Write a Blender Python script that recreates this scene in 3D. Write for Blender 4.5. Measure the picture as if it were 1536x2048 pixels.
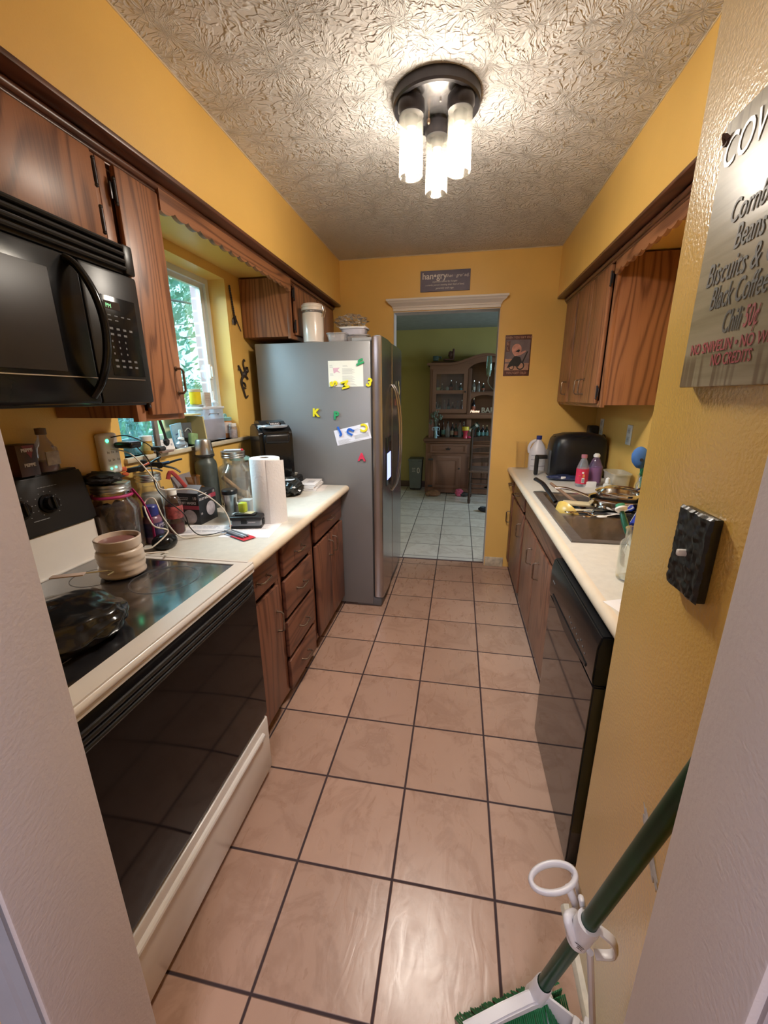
import bpy, bmesh, math, random
from mathutils import Vector, Matrix, noise
for o in list(bpy.data.objects): bpy.data.objects.remove(o, do_unlink=True)
SC = bpy.context.scene
C = SC.collection
PI = math.pi

# ------------------------------------------------------------------ camera
CAM_M = ((0.9840153, 0.0424388, -0.1729531), (0.1779569, -0.2709850, 0.9459907), (-0.0067210, -0.9616476, -0.2742057))
right = Vector([r[0] for r in CAM_M]).normalized()
fwd = Vector([r[2] for r in CAM_M]).normalized()
down = fwd.cross(right).normalized()
cd = bpy.data.cameras.new('camera')
cam = bpy.data.objects.new('camera', cd); C.objects.link(cam)
cd.sensor_fit = 'HORIZONTAL'; cd.sensor_width = 36; cd.lens = 808.88 / 1536 * 36
cd.clip_start = 0.02; cd.clip_end = 100
m = Matrix((right, -down, -fwd)).transposed().to_4x4()
m.translation = Vector((0, 0, 1.45))
cam.matrix_world = m
SC.camera = cam

# ------------------------------------------------------------------ colour management, world, lights
SC.view_settings.view_transform = 'Standard'
SC.view_settings.look = 'None'
SC.view_settings.gamma = 1
SC.view_settings.use_curve_mapping = False
SC.view_settings.exposure = 1.0
SC.cycles.max_bounces = 8
SC.cycles.diffuse_bounces = 4
SC.cycles.glossy_bounces = 4
SC.cycles.transparent_max_bounces = 24
SC.cycles.transmission_bounces = 6
SC.cycles.sample_clamp_indirect = 4.0
SC.cycles.caustics_reflective = False
SC.cycles.caustics_refractive = False
SC.cycles.use_denoising = True

W = bpy.data.worlds.new('world'); SC.world = W; W.use_nodes = True
bg = W.node_tree.nodes['Background']
bg.inputs[0].default_value = (0.50, 0.86, 0.95, 1); bg.inputs[1].default_value = 1.45

def area(name, loc, target, sx, sy, power, col, spread=PI):
    l = bpy.data.lights.new(name, 'AREA'); l.shape = 'RECTANGLE'; l.size = sx; l.size_y = sy
    l.energy = power; l.color = col; l.spread = spread
    o = bpy.data.objects.new(name, l); C.objects.link(o); o.location = loc
    o.rotation_euler = (Vector(target) - Vector(loc)).to_track_quat('-Z', 'Y').to_euler()
    return o
# daylight from outside the kitchen window (above the line of sight), the dining room's window, and an unseen fill light added in the room behind the doorway
area('daylight_kitchen', (-2.5, 1.7, 2.7), (-1.0, 1.8, 1.1), 1.2, 1.0, 95, (0.62, 0.85, 1.0))
area('daylight_dining', (2.9, 4.9, 1.9), (0, 4.7, 0.0), 1.4, 0.9, 34, (0.72, 0.88, 1.0))
area('fill_hall', (-0.1, -1.3, 2.40), (-0.1, -0.6, 0), 0.9, 0.9, 30, (0.90, 0.88, 1.0))

# ------------------------------------------------------------------ material helpers
MT = {}
def nt(name):
    m = bpy.data.materials.new(name); m.use_nodes = True
    t = m.node_tree; return m, t, t.nodes['Principled BSDF']
def N(t, k, **kw):
    n = t.nodes.new(k)
    for a, b in kw.items():
        if a.startswith('i_'):
            key = a[2:]; n.inputs[int(key) if key.isdigit() else key.replace('_', ' ')].default_value = b
        else: setattr(n, a, b)
    return n
def L(t, a, b): t.links.new(a, b)
def ramp(t, stops, src=None):
    r = t.nodes.new('ShaderNodeValToRGB'); e = r.color_ramp.elements
    while len(e) < len(stops): e.new(0.5)
    for x, (p, c) in zip(e, stops):
        x.position = p; x.color = (*c, 1) if len(c) == 3 else c
    if src is not None: L(t, src, r.inputs[0])
    return r
def coords(t, scale=(1, 1, 1), obj=True, rot=(0, 0, 0)):
    g = N(t, 'ShaderNodeTexCoord'); mp = N(t, 'ShaderNodeMapping')
    mp.inputs['Scale'].default_value = scale; mp.inputs['Rotation'].default_value = rot
    L(t, g.outputs['Object'], mp.inputs[0]); return mp.outputs[0]
def wcoords(t, scale=(1, 1, 1)):
    g = N(t, 'ShaderNodeNewGeometry'); mp = N(t, 'ShaderNodeMapping'); mp.inputs['Scale'].default_value = scale
    L(t, g.outputs['Position'], mp.inputs[0]); return mp.outputs[0]
def sc3(c, k): return tuple(min(1, x * k) for x in c)
def P(name, col, rough=0.5, metal=0.0, var=0.12, vs=12, bump=0.0, bs=60, spec=0.5, coat=0.0, alpha=1.0, trans=0.0, sub=0.0):
    """painted / plastic / metal surface with slight procedural unevenness"""
    if name in MT: return MT[name]
    m, t, b = nt(name)
    co = coords(t)
    n = N(t, 'ShaderNodeTexNoise', i_Scale=vs, i_Detail=4.0); L(t, co, n.inputs['Vector'])
    r = ramp(t, [(0.3, sc3(col, 1 - var)), (0.7, sc3(col, 1 + var * 0.5))], n.outputs[0])
    L(t, r.outputs[0], b.inputs['Base Color'])
    b.inputs['Roughness'].default_value = rough; b.inputs['Metallic'].default_value = metal
    b.inputs['Specular IOR Level'].default_value = spec; b.inputs['Coat Weight'].default_value = coat
    b.inputs['Alpha'].default_value = alpha; b.inputs['Transmission Weight'].default_value = trans
    if bump:
        n2 = N(t, 'ShaderNodeTexNoise', i_Scale=bs, i_Detail=3.0); L(t, co, n2.inputs['Vector'])
        bp = N(t, 'ShaderNodeBump', i_Strength=bump, i_Distance=0.002); L(t, n2.outputs[0], bp.inputs['Height'])
        L(t, bp.outputs[0], b.inputs['Normal'])
    MT[name] = m; return m
def GL(name, tint=(0.95, 0.97, 0.97), rough=0.03, op=0.06, col=None, refl=0.5):
    """thin clear glass / plastic: tinted see-through sheet with a reflecting, slightly diffuse skin"""
    if name in MT: return MT[name]
    m, t, b = nt(name)
    tr = N(t, 'ShaderNodeBsdfTransparent'); tr.inputs[0].default_value = (*tint, 1)
    gl = N(t, 'ShaderNodeBsdfGlossy'); gl.inputs['Roughness'].default_value = rough; gl.inputs[0].default_value = (1, 1, 1, 1)
    b.inputs['Base Color'].default_value = (*(col or tint), 1); b.inputs['Roughness'].default_value = 0.3
    nz = N(t, 'ShaderNodeTexNoise', i_Scale=9.0); L(t, coords(t), nz.inputs['Vector'])
    mr = N(t, 'ShaderNodeMapRange', i_3=op * 0.7, i_4=op * 1.3); L(t, nz.outputs[0], mr.inputs[0])
    mx = N(t, 'ShaderNodeMixShader'); L(t, mr.outputs[0], mx.inputs[0]); L(t, tr.outputs[0], mx.inputs[1]); L(t, b.outputs[0], mx.inputs[2])
    lw = N(t, 'ShaderNodeLayerWeight', i_Blend=0.35); pw = N(t, 'ShaderNodeMath', operation='MULTIPLY', i_1=refl); L(t, lw.outputs['Fresnel'], pw.inputs[0])
    m2 = N(t, 'ShaderNodeMixShader'); L(t, pw.outputs[0], m2.inputs[0]); L(t, mx.outputs[0], m2.inputs[1]); L(t, gl.outputs[0], m2.inputs[2])
    L(t, m2.outputs[0], t.nodes['Material Output'].inputs[0])
    MT[name] = m; return m
def EM(name, col, s):
    if name in MT: return MT[name]
    m, t, b = nt(name)
    b.inputs['Base Color'].default_value = (*col, 1)
    b.inputs['Emission Color'].default_value = (*col, 1); b.inputs['Emission Strength'].default_value = s
    MT[name] = m; return m
def WOOD(name, c1, c2, axis='z', rough=0.42, k=150, sc=3.0, coat=0.15):
    """oak: cathedral figure from the contour lines of a stretched noise plus fine pores"""
    if name in MT: return MT[name]
    m, t, b = nt(name)
    st = {'z': (1, 1, 0.16), 'y': (1, 0.16, 1), 'x': (0.16, 1, 1)}[axis]
    co = wcoords(t, tuple(sc * s for s in st))
    n = N(t, 'ShaderNodeTexNoise', i_Scale=1.0, i_Detail=2.0, i_Distortion=0.25); L(t, co, n.inputs['Vector'])
    mu = N(t, 'ShaderNodeMath', operation='MULTIPLY', i_1=float(k)); L(t, n.outputs[0], mu.inputs[0])
    fr = N(t, 'ShaderNodeMath', operation='SINE'); L(t, mu.outputs[0], fr.inputs[0])
    ps = {'z': (240, 240, 6), 'y': (240, 6, 240), 'x': (6, 240, 240)}[axis]
    co2 = wcoords(t, ps)
    n2 = N(t, 'ShaderNodeTexNoise', i_Scale=1.0, i_Detail=3.0); L(t, co2, n2.inputs['Vector'])
    sh = ramp(t, [(0.0, (0.24, 0.24, 0.24)), (0.30, (0.60, 0.60, 0.60)), (1.0, (0.80, 0.80, 0.80))]); s1 = N(t, 'ShaderNodeMath', operation='MULTIPLY_ADD', i_1=0.5, i_2=0.5); L(t, fr.outputs[0], s1.inputs[0]); L(t, s1.outputs[0], sh.inputs[0])
    a = N(t, 'ShaderNodeMath', operation='MULTIPLY', i_1=1.0); L(t, sh.outputs[0], a.inputs[0])
    s = N(t, 'ShaderNodeMath', operation='MULTIPLY_ADD', i_1=0.7, i_2=-0.35); L(t, n2.outputs[0], s.inputs[0])
    ad = N(t, 'ShaderNodeMath', operation='ADD'); L(t, a.outputs[0], ad.inputs[0]); L(t, s.outputs[0], ad.inputs[1])
    r = ramp(t, [(0.15, c1), (0.75, c2)], ad.outputs[0]); L(t, r.outputs[0], b.inputs['Base Color'])
    b.inputs['Roughness'].default_value = rough; b.inputs['Coat Weight'].default_value = coat; b.inputs['Coat Roughness'].default_value = 0.3
    bp = N(t, 'ShaderNodeBump', i_Strength=0.12, i_Distance=0.001); L(t, ad.outputs[0], bp.inputs['Height']); L(t, bp.outputs[0], b.inputs['Normal'])
    MT[name] = m; return m

def wall_paint(name, col, rough=0.42, bstr=0.25):
    m, t, b = nt(name); co = wcoords(t)
    n = N(t, 'ShaderNodeTexNoise', i_Scale=2.2, i_Detail=3.0); L(t, co, n.inputs['Vector'])
    r = ramp(t, [(0.3, sc3(col, 0.93)), (0.7, sc3(col, 1.04))], n.outputs[0]); L(t, r.outputs[0], b.inputs['Base Color'])
    n2 = N(t, 'ShaderNodeTexNoise', i_Scale=170.0, i_Detail=2.0); L(t, co, n2.inputs['Vector'])
    bp = N(t, 'ShaderNodeBump', i_Strength=bstr, i_Distance=0.002); L(t, n2.outputs[0], bp.inputs['Height']); L(t, bp.outputs[0], b.inputs['Normal'])
    b.inputs['Roughness'].default_value = rough
    MT[name] = m; return m
YEL = wall_paint('yellow_paint', (0.80, 0.505, 0.14), 0.38)
YELGLOSS = wall_paint('yellow_gloss_paint', (0.78, 0.50, 0.12), 0.28, 0.55)
_t = YELGLOSS.node_tree; L(_t, [n for n in _t.nodes if n.type == 'BUMP'][0].outputs[0], _t.nodes['Principled BSDF'].inputs['Coat Normal'])
YELGLOSS.node_tree.nodes['Principled BSDF'].inputs['Coat Weight'].default_value = 1.0; YELGLOSS.node_tree.nodes['Principled BSDF'].inputs['Coat Roughness'].default_value = 0.20
OLIVE = wall_paint('dining_paint', (0.40, 0.34, 0.12), 0.6)
WHITE_TRIM = P('white_trim_paint', (0.72, 0.68, 0.66), 0.4, var=0.05, vs=3)
JAMB = wall_paint('jamb_paint', (0.66, 0.58, 0.56), 0.45, 0.3)
GREY_TRIM = P('grey_casing_paint', (0.34, 0.35, 0.40), 0.4, var=0.1, vs=8)

def ceiling_mat():
    m, t, b = nt('stomped_ceiling')
    b.inputs['Base Color'].default_value = (0.62, 0.595, 0.59, 1); b.inputs['Roughness'].default_value = 0.62
    hs = []
    for sc, off, k in ((5.5, 0.0, 4.6), (7.3, 3.7, 4.0)):
        g = N(t, 'ShaderNodeNewGeometry'); mp = N(t, 'ShaderNodeMapping'); mp.inputs['Location'].default_value = (off, off * 1.7, 0); mp.inputs['Scale'].default_value = (1, 1, 0)
        L(t, g.outputs['Position'], mp.inputs[0])
        wn = N(t, 'ShaderNodeTexNoise', i_Scale=9.0, i_Detail=2.0); L(t, mp.outputs[0], wn.inputs['Vector'])
        wa = N(t, 'ShaderNodeVectorMath', operation='MULTIPLY_ADD'); wa.inputs[1].default_value = (0.055, 0.055, 0); L(t, wn.outputs['Color'], wa.inputs[0]); L(t, mp.outputs[0], wa.inputs[2])
        v = N(t, 'ShaderNodeTexVoronoi', voronoi_dimensions='2D', i_Scale=sc); L(t, wa.outputs[0], v.inputs['Vector'])
        su = N(t, 'ShaderNodeVectorMath', operation='SUBTRACT'); L(t, wa.outputs[0], su.inputs[0]); L(t, v.outputs['Position'], su.inputs[1])
        sp = N(t, 'ShaderNodeSeparateXYZ'); L(t, su.outputs[0], sp.inputs[0])
        nv = N(t, 'ShaderNodeVectorMath', operation='NORMALIZE'); L(t, su.outputs[0], nv.inputs[0])
        sv = N(t, 'ShaderNodeVectorMath', operation='SCALE'); sv.inputs['Scale'].default_value = k; L(t, nv.outputs[0], sv.inputs[0])
        # radial strokes: noise over direction, slowly changing with radius, random per stamp
        ln = N(t, 'ShaderNodeVectorMath', operation='LENGTH'); L(t, su.outputs[0], ln.inputs[0])
        rz = N(t, 'ShaderNodeMath', operation='MULTIPLY', i_1=22.0); L(t, ln.outputs['Value'], rz.inputs[0])
        sc2 = N(t, 'ShaderNodeSeparateXYZ'); L(t, v.outputs['Color'], sc2.inputs[0])
        rr = N(t, 'ShaderNodeMath', operation='MULTIPLY_ADD', i_1=50.0); L(t, sc2.outputs[0], rr.inputs[0]); L(t, rz.outputs[0], rr.inputs[2])
        s3 = N(t, 'ShaderNodeSeparateXYZ'); L(t, sv.outputs[0], s3.inputs[0])
        cb = N(t, 'ShaderNodeCombineXYZ'); L(t, s3.outputs[0], cb.inputs[0]); L(t, s3.outputs[1], cb.inputs[1]); L(t, rr.outputs[0], cb.inputs[2])
        n = N(t, 'ShaderNodeTexNoise', i_Scale=1.0, i_Detail=1.0, i_Distortion=0.4); L(t, cb.outputs[0], n.inputs['Vector'])
        r = ramp(t, [(0.46, (0, 0, 0)), (0.54, (1, 1, 1)), (0.62, (0.75, 0.75, 0.75))], n.outputs[0]); hs.append(r.outputs[0])
    mxn = N(t, 'ShaderNodeMath', operation='ADD'); L(t, hs[0], mxn.inputs[0]); L(t, hs[1], mxn.inputs[1])
    bp = N(t, 'ShaderNodeBump', i_Strength=0.8, i_Distance=0.0055); L(t, mxn.outputs[0], bp.inputs['Height']); L(t, bp.outputs[0], b.inputs['Normal'])
    MT['stomped_ceiling'] = m; return m
CEIL = ceiling_mat()

def tile_mat(name, x0, y0, p, c1, c2, grout, gw=0.006, rough=0.30):
    m, t, b = nt(name)
    g = N(t, 'ShaderNodeNewGeometry'); s = N(t, 'ShaderNodeSeparateXYZ'); L(t, g.outputs['Position'], s.inputs[0])
    ds = []; ids = []
    for i, o in ((0, x0), (1, y0)):
        a = N(t, 'ShaderNodeMath', operation='MULTIPLY_ADD', i_1=1 / p, i_2=-o / p + 50); L(t, s.outputs[i], a.inputs[0])
        f = N(t, 'ShaderNodeMath', operation='FRACT'); L(t, a.outputs[0], f.inputs[0])
        fl = N(t, 'ShaderNodeMath', operation='FLOOR'); L(t, a.outputs[0], fl.inputs[0]); ids.append(fl.outputs[0])
        c = N(t, 'ShaderNodeMath', operation='SUBTRACT', i_1=0.5); L(t, f.outputs[0], c.inputs[0])
        ab = N(t, 'ShaderNodeMath', operation='ABSOLUTE'); L(t, c.outputs[0], ab.inputs[0]); ds.append(ab.outputs[0])
    mx = N(t, 'ShaderNodeMath', operation='MAXIMUM'); L(t, ds[0], mx.inputs[0]); L(t, ds[1], mx.inputs[1])
    e = 0.5 - gw / 2 / p
    gr = ramp(t, [(e - 0.006, (0, 0, 0)), (e, (1, 1, 1))], mx.outputs[0])
    cid = N(t, 'ShaderNodeCombineXYZ'); L(t, ids[0], cid.inputs[0]); L(t, ids[1], cid.inputs[1])
    wn = N(t, 'ShaderNodeTexWhiteNoise', noise_dimensions='2D'); L(t, cid.outputs[0], wn.inputs[0])
    ofs = N(t, 'ShaderNodeVectorMath', operation='MULTIPLY_ADD'); ofs.inputs[1].default_value = (7, 7, 7); L(t, wn.outputs['Color'], ofs.inputs[0]); L(t, g.outputs['Position'], ofs.inputs[2])
    n = N(t, 'ShaderNodeTexNoise', i_Scale=5.0, i_Detail=5.0, i_Roughness=0.62, i_Distortion=1.1); L(t, ofs.outputs[0], n.inputs['Vector'])
    r = ramp(t, [(0.25, c2), (0.50, sc3(c2, 0.97)), (0.58, c1), (0.64, sc3(c2, 0.95)), (0.80, c2)], n.outputs[0])
    hv = N(t, 'ShaderNodeHueSaturation'); mr = N(t, 'ShaderNodeMapRange', i_3=0.92, i_4=1.06); L(t, wn.outputs['Value'], mr.inputs[0]); L(t, mr.outputs[0], hv.inputs['Value']); L(t, r.outputs[0], hv.inputs['Color'])
    mc = N(t, 'ShaderNodeMix', data_type='RGBA'); L(t, gr.outputs[0], mc.inputs[0]); L(t, hv.outputs[0], mc.inputs[6]); mc.inputs[7].default_value = (*grout, 1)
    L(t, mc.outputs[2], b.inputs['Base Color'])
    n2 = N(t, 'ShaderNodeTexNoise', i_Scale=26.0, i_Detail=3.0, i_Distortion=0.8); mpx = N(t, 'ShaderNodeMapping'); mpx.inputs['Scale'].default_value = (1, 0.35, 1); L(t, ofs.outputs[0], mpx.inputs[0]); L(t, mpx.outputs[0], n2.inputs['Vector'])
    rr = N(t, 'ShaderNodeMapRange', i_3=rough - 0.04, i_4=rough + 0.15); L(t, n2.outputs[0], rr.inputs[0])
    ra = N(t, 'ShaderNodeMath', operation='MULTIPLY_ADD', i_1=0.5); L(t, gr.outputs[0], ra.inputs[0]); L(t, rr.outputs[0], ra.inputs[2]); L(t, ra.outputs[0], b.inputs['Roughness'])
    h = N(t, 'ShaderNodeMath', operation='MULTIPLY_ADD', i_1=-1.4); L(t, gr.outputs[0], h.inputs[0])
    hm = N(t, 'ShaderNodeMath', operation='MULTIPLY', i_1=0.55); L(t, n2.outputs[0], hm.inputs[0]); L(t, hm.outputs[0], h.inputs[2])
    bp = N(t, 'ShaderNodeBump', i_Strength=0.5, i_Distance=0.003); L(t, h.outputs[0], bp.inputs['Height']); L(t, bp.outputs[0], b.inputs['Normal'])
    MT[name] = m; return m
TILE = tile_mat('kitchen_tile', -0.1449, 0.8876, 0.31104, (0.39, 0.235, 0.168), (0.47, 0.295, 0.215), (0.040, 0.020, 0.022), rough=0.24)
TILE2 = tile_mat('dining_tile', -0.1449, 3.577, 0.3245, (0.50, 0.46, 0.42), (0.62, 0.59, 0.55), (0.07, 0.06, 0.06))

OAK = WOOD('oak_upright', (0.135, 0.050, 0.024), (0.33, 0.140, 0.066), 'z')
OAKH = WOOD('oak_lengthwise', (0.135, 0.050, 0.024), (0.33, 0.140, 0.066), 'y')
OAKL = WOOD('oak_shaded_upright', (0.090, 0.032, 0.019), (0.200, 0.080, 0.045), 'z')  # same oak as the wall cabinets, weaker light low down darkened into its colour
OAKLH = WOOD('oak_shaded_lengthwise', (0.090, 0.032, 0.019), (0.200, 0.080, 0.045), 'y')  # lengthwise grain, same shade put into the colour
OAKD = WOOD('oak_crown', (0.060, 0.022, 0.012), (0.125, 0.045, 0.024), 'y', rough=0.35)
PINE = WOOD('hutch_pine', (0.095, 0.040, 0.024), (0.180, 0.082, 0.050), 'z', rough=0.5, k=18)
PINEH = WOOD('hutch_pine_crosswise', (0.095, 0.040, 0.024), (0.180, 0.082, 0.050), 'x', rough=0.5, k=18)
LAM = P('cream_laminate', (0.66, 0.62, 0.55), 0.32, var=0.07, vs=40, bump=0.03, bs=200)
LAM2 = P('cream_laminate_nose', (0.70, 0.585, 0.45), 0.34, var=0.05, vs=20)
BLK = P('black_gloss', (0.009, 0.009, 0.010), 0.15, var=0.2, spec=0.28)
BLKS = P('black_satin', (0.012, 0.011, 0.012), 0.34, var=0.2, spec=0.35)
BLKM = P('black_matte', (0.018, 0.017, 0.018), 0.6, var=0.2)
WENAM = P('white_enamel', (0.74, 0.70, 0.66), 0.22, var=0.03)
WPL = P('white_plastic', (0.78, 0.76, 0.73), 0.4, var=0.04)
PAPER = P('white_paper', (0.80, 0.78, 0.80), 0.8, var=0.03)
BRONZE = P('bronze_metal', (0.24, 0.17, 0.12), 0.34, 0.85, var=0.3, vs=60)
DKMET = P('dark_bronze', (0.055, 0.050, 0.055), 0.33, 0.6, var=0.25)
CHROME = P('polished_steel', (0.74, 0.72, 0.70), 0.12, 1.0, var=0.1)
STEEL = P('satin_steel', (0.55, 0.54, 0.53), 0.30, 1.0, var=0.12)
INK = P('black_ink', (0.02, 0.02, 0.03), 0.6)
GREYINK = P('grey_print', (0.42, 0.42, 0.46), 0.6)
REDP = P('red_plastic', (0.62, 0.03, 0.05), 0.35)

# ------------------------------------------------------------------ mesh helpers
class G:
    def __init__(s): s.bm = bmesh.new()
    def _merge(s, b2, M=None):
        if M is not None: bmesh.ops.transform(b2, matrix=M, verts=b2.verts)
        me = bpy.data.meshes.new('t'); b2.to_mesh(me); b2.free(); s.bm.from_mesh(me); bpy.data.meshes.remove(me); return s
    def box(s, x0, x1, y0, y1, z0, z1, b=0.0, seg=2, M=None):
        q = bmesh.new(); bmesh.ops.create_cube(q, size=1)
        bmesh.ops.transform(q, matrix=Matrix.Translation(((x0 + x1) / 2, (y0 + y1) / 2, (z0 + z1) / 2)) @ Matrix.Diagonal((abs(x1 - x0), abs(y1 - y0), abs(z1 - z0), 1)), verts=q.verts)
        if b > 0: bmesh.ops.bevel(q, geom=list(q.edges), offset=min(b, 0.45 * min(abs(x1 - x0), abs(y1 - y0), abs(z1 - z0))), segments=seg, affect='EDGES', profile=0.5)
        return s._merge(q, M)
    def cyl(s, p0, p1, r0, r1=None, n=24):
        p0 = Vector(p0); p1 = Vector(p1); r1 = r0 if r1 is None else r1; d = p1 - p0
        q = bmesh.new(); bmesh.ops.create_cone(q, cap_ends=True, segments=n, radius1=r0, radius2=r1, depth=d.length)
        M = Matrix.Translation((p0 + p1) / 2) @ d.to_track_quat('Z', 'Y').to_matrix().to_4x4()
        return s._merge(q, M)
    def lathe(s, prof, c=(0, 0, 0), n=32, M=None, sx=1, sy=1):
        q = bmesh.new(); rows = []
        for r, z in prof:
            if r < 1e-6: rows.append([q.verts.new((0, 0, z))])
            else: rows.append([q.verts.new((r * sx * math.cos(2 * PI * i / n), r * sy * math.sin(2 * PI * i / n), z)) for i in range(n)])
        for a, b in zip(rows, rows[1:]):
            if len(a) == 1 and len(b) == 1: continue
            for i in range(n):
                j = (i + 1) % n
                if len(a) == 1: q.faces.new((a[0], b[j], b[i]))
                elif len(b) == 1: q.faces.new((a[i], a[j], b[0]))
                else: q.faces.new((a[i], a[j], b[j], b[i]))
        bmesh.ops.recalc_face_normals(q, faces=q.faces)
        T = Matrix.Translation(c)
        return s._merge(q, (M @ T) if M is not None else T)
    def tube(s, pts, r, n=8, smooth=0, closed=False, flat=1.0):
        pts = [Vector(p) for p in pts]
        if smooth: pts = crom(pts, smooth, closed)
        q = bmesh.new(); rows = []; up = Vector((0, 0, 1)); K = len(pts); nrm = None
        for i, p in enumerate(pts):
            a = pts[(i - 1) % K] if closed or i > 0 else p; b = pts[(i + 1) % K] if closed or i < K - 1 else p
            t = (b - a).normalized() if (b - a).length > 1e-9 else up
            if nrm is None:
                nrm = t.orthogonal().normalized() if abs(t.z) > 0.95 else t.cross(up).normalized()
            else:
                nrm = (nrm - t * nrm.dot(t)); nrm = nrm.normalized() if nrm.length > 1e-6 else t.orthogonal().normalized()
            bn = t.cross(nrm); rr = r(i / max(1, K - 1)) if callable(r) else r
            rows.append([q.verts.new(p + nrm * (math.cos(2 * PI * k / n) * rr) + bn * (math.sin(2 * PI * k / n) * rr * flat)) for k in range(n)])
        for i in range(K if closed else K - 1):
            a, b = rows[i], rows[(i + 1) % K]
            for k in range(n): q.faces.new((a[k], a[(k + 1) % n], b[(k + 1) % n], b[k]))
        if not closed: q.faces.new(rows[0][::-1]); q.faces.new(rows[-1])
        bmesh.ops.recalc_face_normals(q, faces=q.faces)
        return s._merge(q)
    def prism(s, poly, axis, a, b, M=None, bev=0):
        """poly in the two other axes (order x,y,z), extruded along axis from a to b"""
        q = bmesh.new()
        def mk(u, v, w): return {'x': (w, u, v), 'y': (u, w, v), 'z': (u, v, w)}[axis]
        A = [q.verts.new(mk(u, v, a)) for u, v in poly]; B = [q.verts.new(mk(u, v, b)) for u, v in poly]; n = len(poly)
        q.faces.new(A); q.faces.new(B[::-1])
        for i in range(n): q.faces.new((A[i], B[i], B[(i + 1) % n], A[(i + 1) % n]))
        bmesh.ops.recalc_face_normals(q, faces=q.faces)
        if bev: bmesh.ops.bevel(q, geom=list(q.edges), offset=bev, segments=2, affect='EDGES')
        bmesh.ops.triangulate(q, faces=[f for f in q.faces if len(f.verts) > 4])
        return s._merge(q, M)
    def sph(s, c, r, n=16, M=None):
        q = bmesh.new(); bmesh.ops.create_uvsphere(q, u_segments=n, v_segments=max(6, n // 2 + 2), radius=1)
        rr = (r, r, r) if not hasattr(r, '__len__') else r
        T = Matrix.Translation(c) @ (M or Matrix()) @ Matrix.Diagonal((*rr, 1))
        return s._merge(q, T)
    def blob(s, c, r, amp=0.2, f=2.0, seed=0, sub=4, floor=None, M=None, ridged=False):
        q = bmesh.new(); bmesh.ops.create_icosphere(q, subdivisions=sub, radius=1)
        rr = (r, r, r) if not hasattr(r, '__len__') else r
        for v in q.verts:
            p = v.co.copy(); k = noise.noise(p * f + Vector((seed * 7.3, seed, 1)))
            k2 = noise.noise(p * f * 2.7 + Vector((seed * 3.1, 2, 1)))
            if ridged: k = 1 - 2 * abs(k) * 1.6; k2 = 1 - 2 * abs(k2) * 1.6
            v.co = p * (1 + amp * k + amp * 0.5 * k2)
        q2 = Matrix.Translation(c) @ (M or Matrix()) @ Matrix.Diagonal((*rr, 1))
        bmesh.ops.transform(q, matrix=q2, verts=q.verts)
        if floor is not None:
            for v in q.verts:
                if v.co.z < floor: v.co.z = floor
        return s._merge(q)
    def poly(s, pts):
        vs = [s.bm.verts.new(p) for p in pts]; s.bm.faces.new(vs); return s
    def sheet(s, nx, ny, fn, th=0.0):
        q = bmesh.new(); g = [[q.verts.new(fn(i / nx, j / ny)) for j in range(ny + 1)] for i in range(nx + 1)]
        for i in range(nx):
            for j in range(ny): q.faces.new((g[i][j], g[i + 1][j], g[i + 1][j + 1], g[i][j + 1]))
        if th:
            bmesh.ops.recalc_face_normals(q, faces=q.faces)
            bmesh.ops.solidify(q, geom=list(q.faces), thickness=th)
        return s._merge(q)
    def ring_cut(s, outer, inner, axis, a, b): 
        """plate with a hole: outer, inner = (u0,u1,v0,v1)"""
        o, i = outer, inner
        def bx(u0, u1, v0, v1):
            if u1 - u0 < 1e-6 or v1 - v0 < 1e-6: return
            if axis == 'x': s.box(a, b, u0, u1, v0, v1)
            elif axis == 'y': s.box(u0, u1, a, b, v0, v1)
            else: s.box(u0, u1, v0, v1, a, b)
        bx(o[0], o[1], o[2], i[2]); bx(o[0], o[1], i[3], o[3]); bx(o[0], i[0], i[2], i[3]); bx(i[1], o[1], i[2], i[3]); return s
def crom(pts, k, closed=False):
    out = []; n = len(pts)
    for i in range(n if closed else n - 1):
        g = (lambda j: pts[j % n]) if closed else (lambda j: pts[max(0, min(n - 1, j))])
        a, b, c, d = g(i - 1), g(i), g(i + 1), g(i + 2)
        for j in range(k):
            t = j / k
            out.append(0.5 * ((2 * b) + (c - a) * t + (2 * a - 5 * b + 4 * c - d) * t * t + (3 * b - a - 3 * c + d) * t ** 3))
    if not closed: out.append(pts[-1])
    return out

ORG = {}
def tag(o, label=None, cat=None, group=None, kind=None):
    if label: o['label'] = label
    if cat: o['category'] = cat
    if group: o['group'] = group
    if kind: o['kind'] = kind
    return o
def thing(name, label, cat, loc=(0, 0, 0), group=None):
    o = bpy.data.objects.new(name, None); C.objects.link(o); o.empty_display_size = 0.05
    o.location = loc; ORG[o.name] = Vector(loc); return tag(o, label, cat, group)
def part(name, g, mat, parent=None, label=None, cat=None, group=None, kind=None, ang=35, flat=False):
    """link the collected shapes as ONE mesh; with a parent it becomes a part, else a thing with its origin at its base"""
    bm = g.bm
    if parent is not None: org = ORG[parent.name]
    else:
        xs = [v.co for v in bm.verts]
        org = Vector(((min(v.x for v in xs) + max(v.x for v in xs)) / 2, (min(v.y for v in xs) + max(v.y for v in xs)) / 2, min(v.z for v in xs)))
    bmesh.ops.translate(bm, vec=-org, verts=bm.verts)
    me = bpy.data.meshes.new(name); bm.to_mesh(me); bm.free()
    for mm in (mat if isinstance(mat, (list, tuple)) else [mat]): me.materials.append(mm)
    if not flat:
        me.shade_smooth(); me.set_sharp_from_angle(angle=math.radians(ang))
    o = bpy.data.objects.new(name, me); C.objects.link(o)
    if parent is not None: o.parent = parent
    else: o.location = org
    ORG[o.name] = org
    return tag(o, label, cat, group, kind)
def struct(name, g, mat, ang=35): return part(name, g, mat, None, kind='structure', ang=ang)
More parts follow.
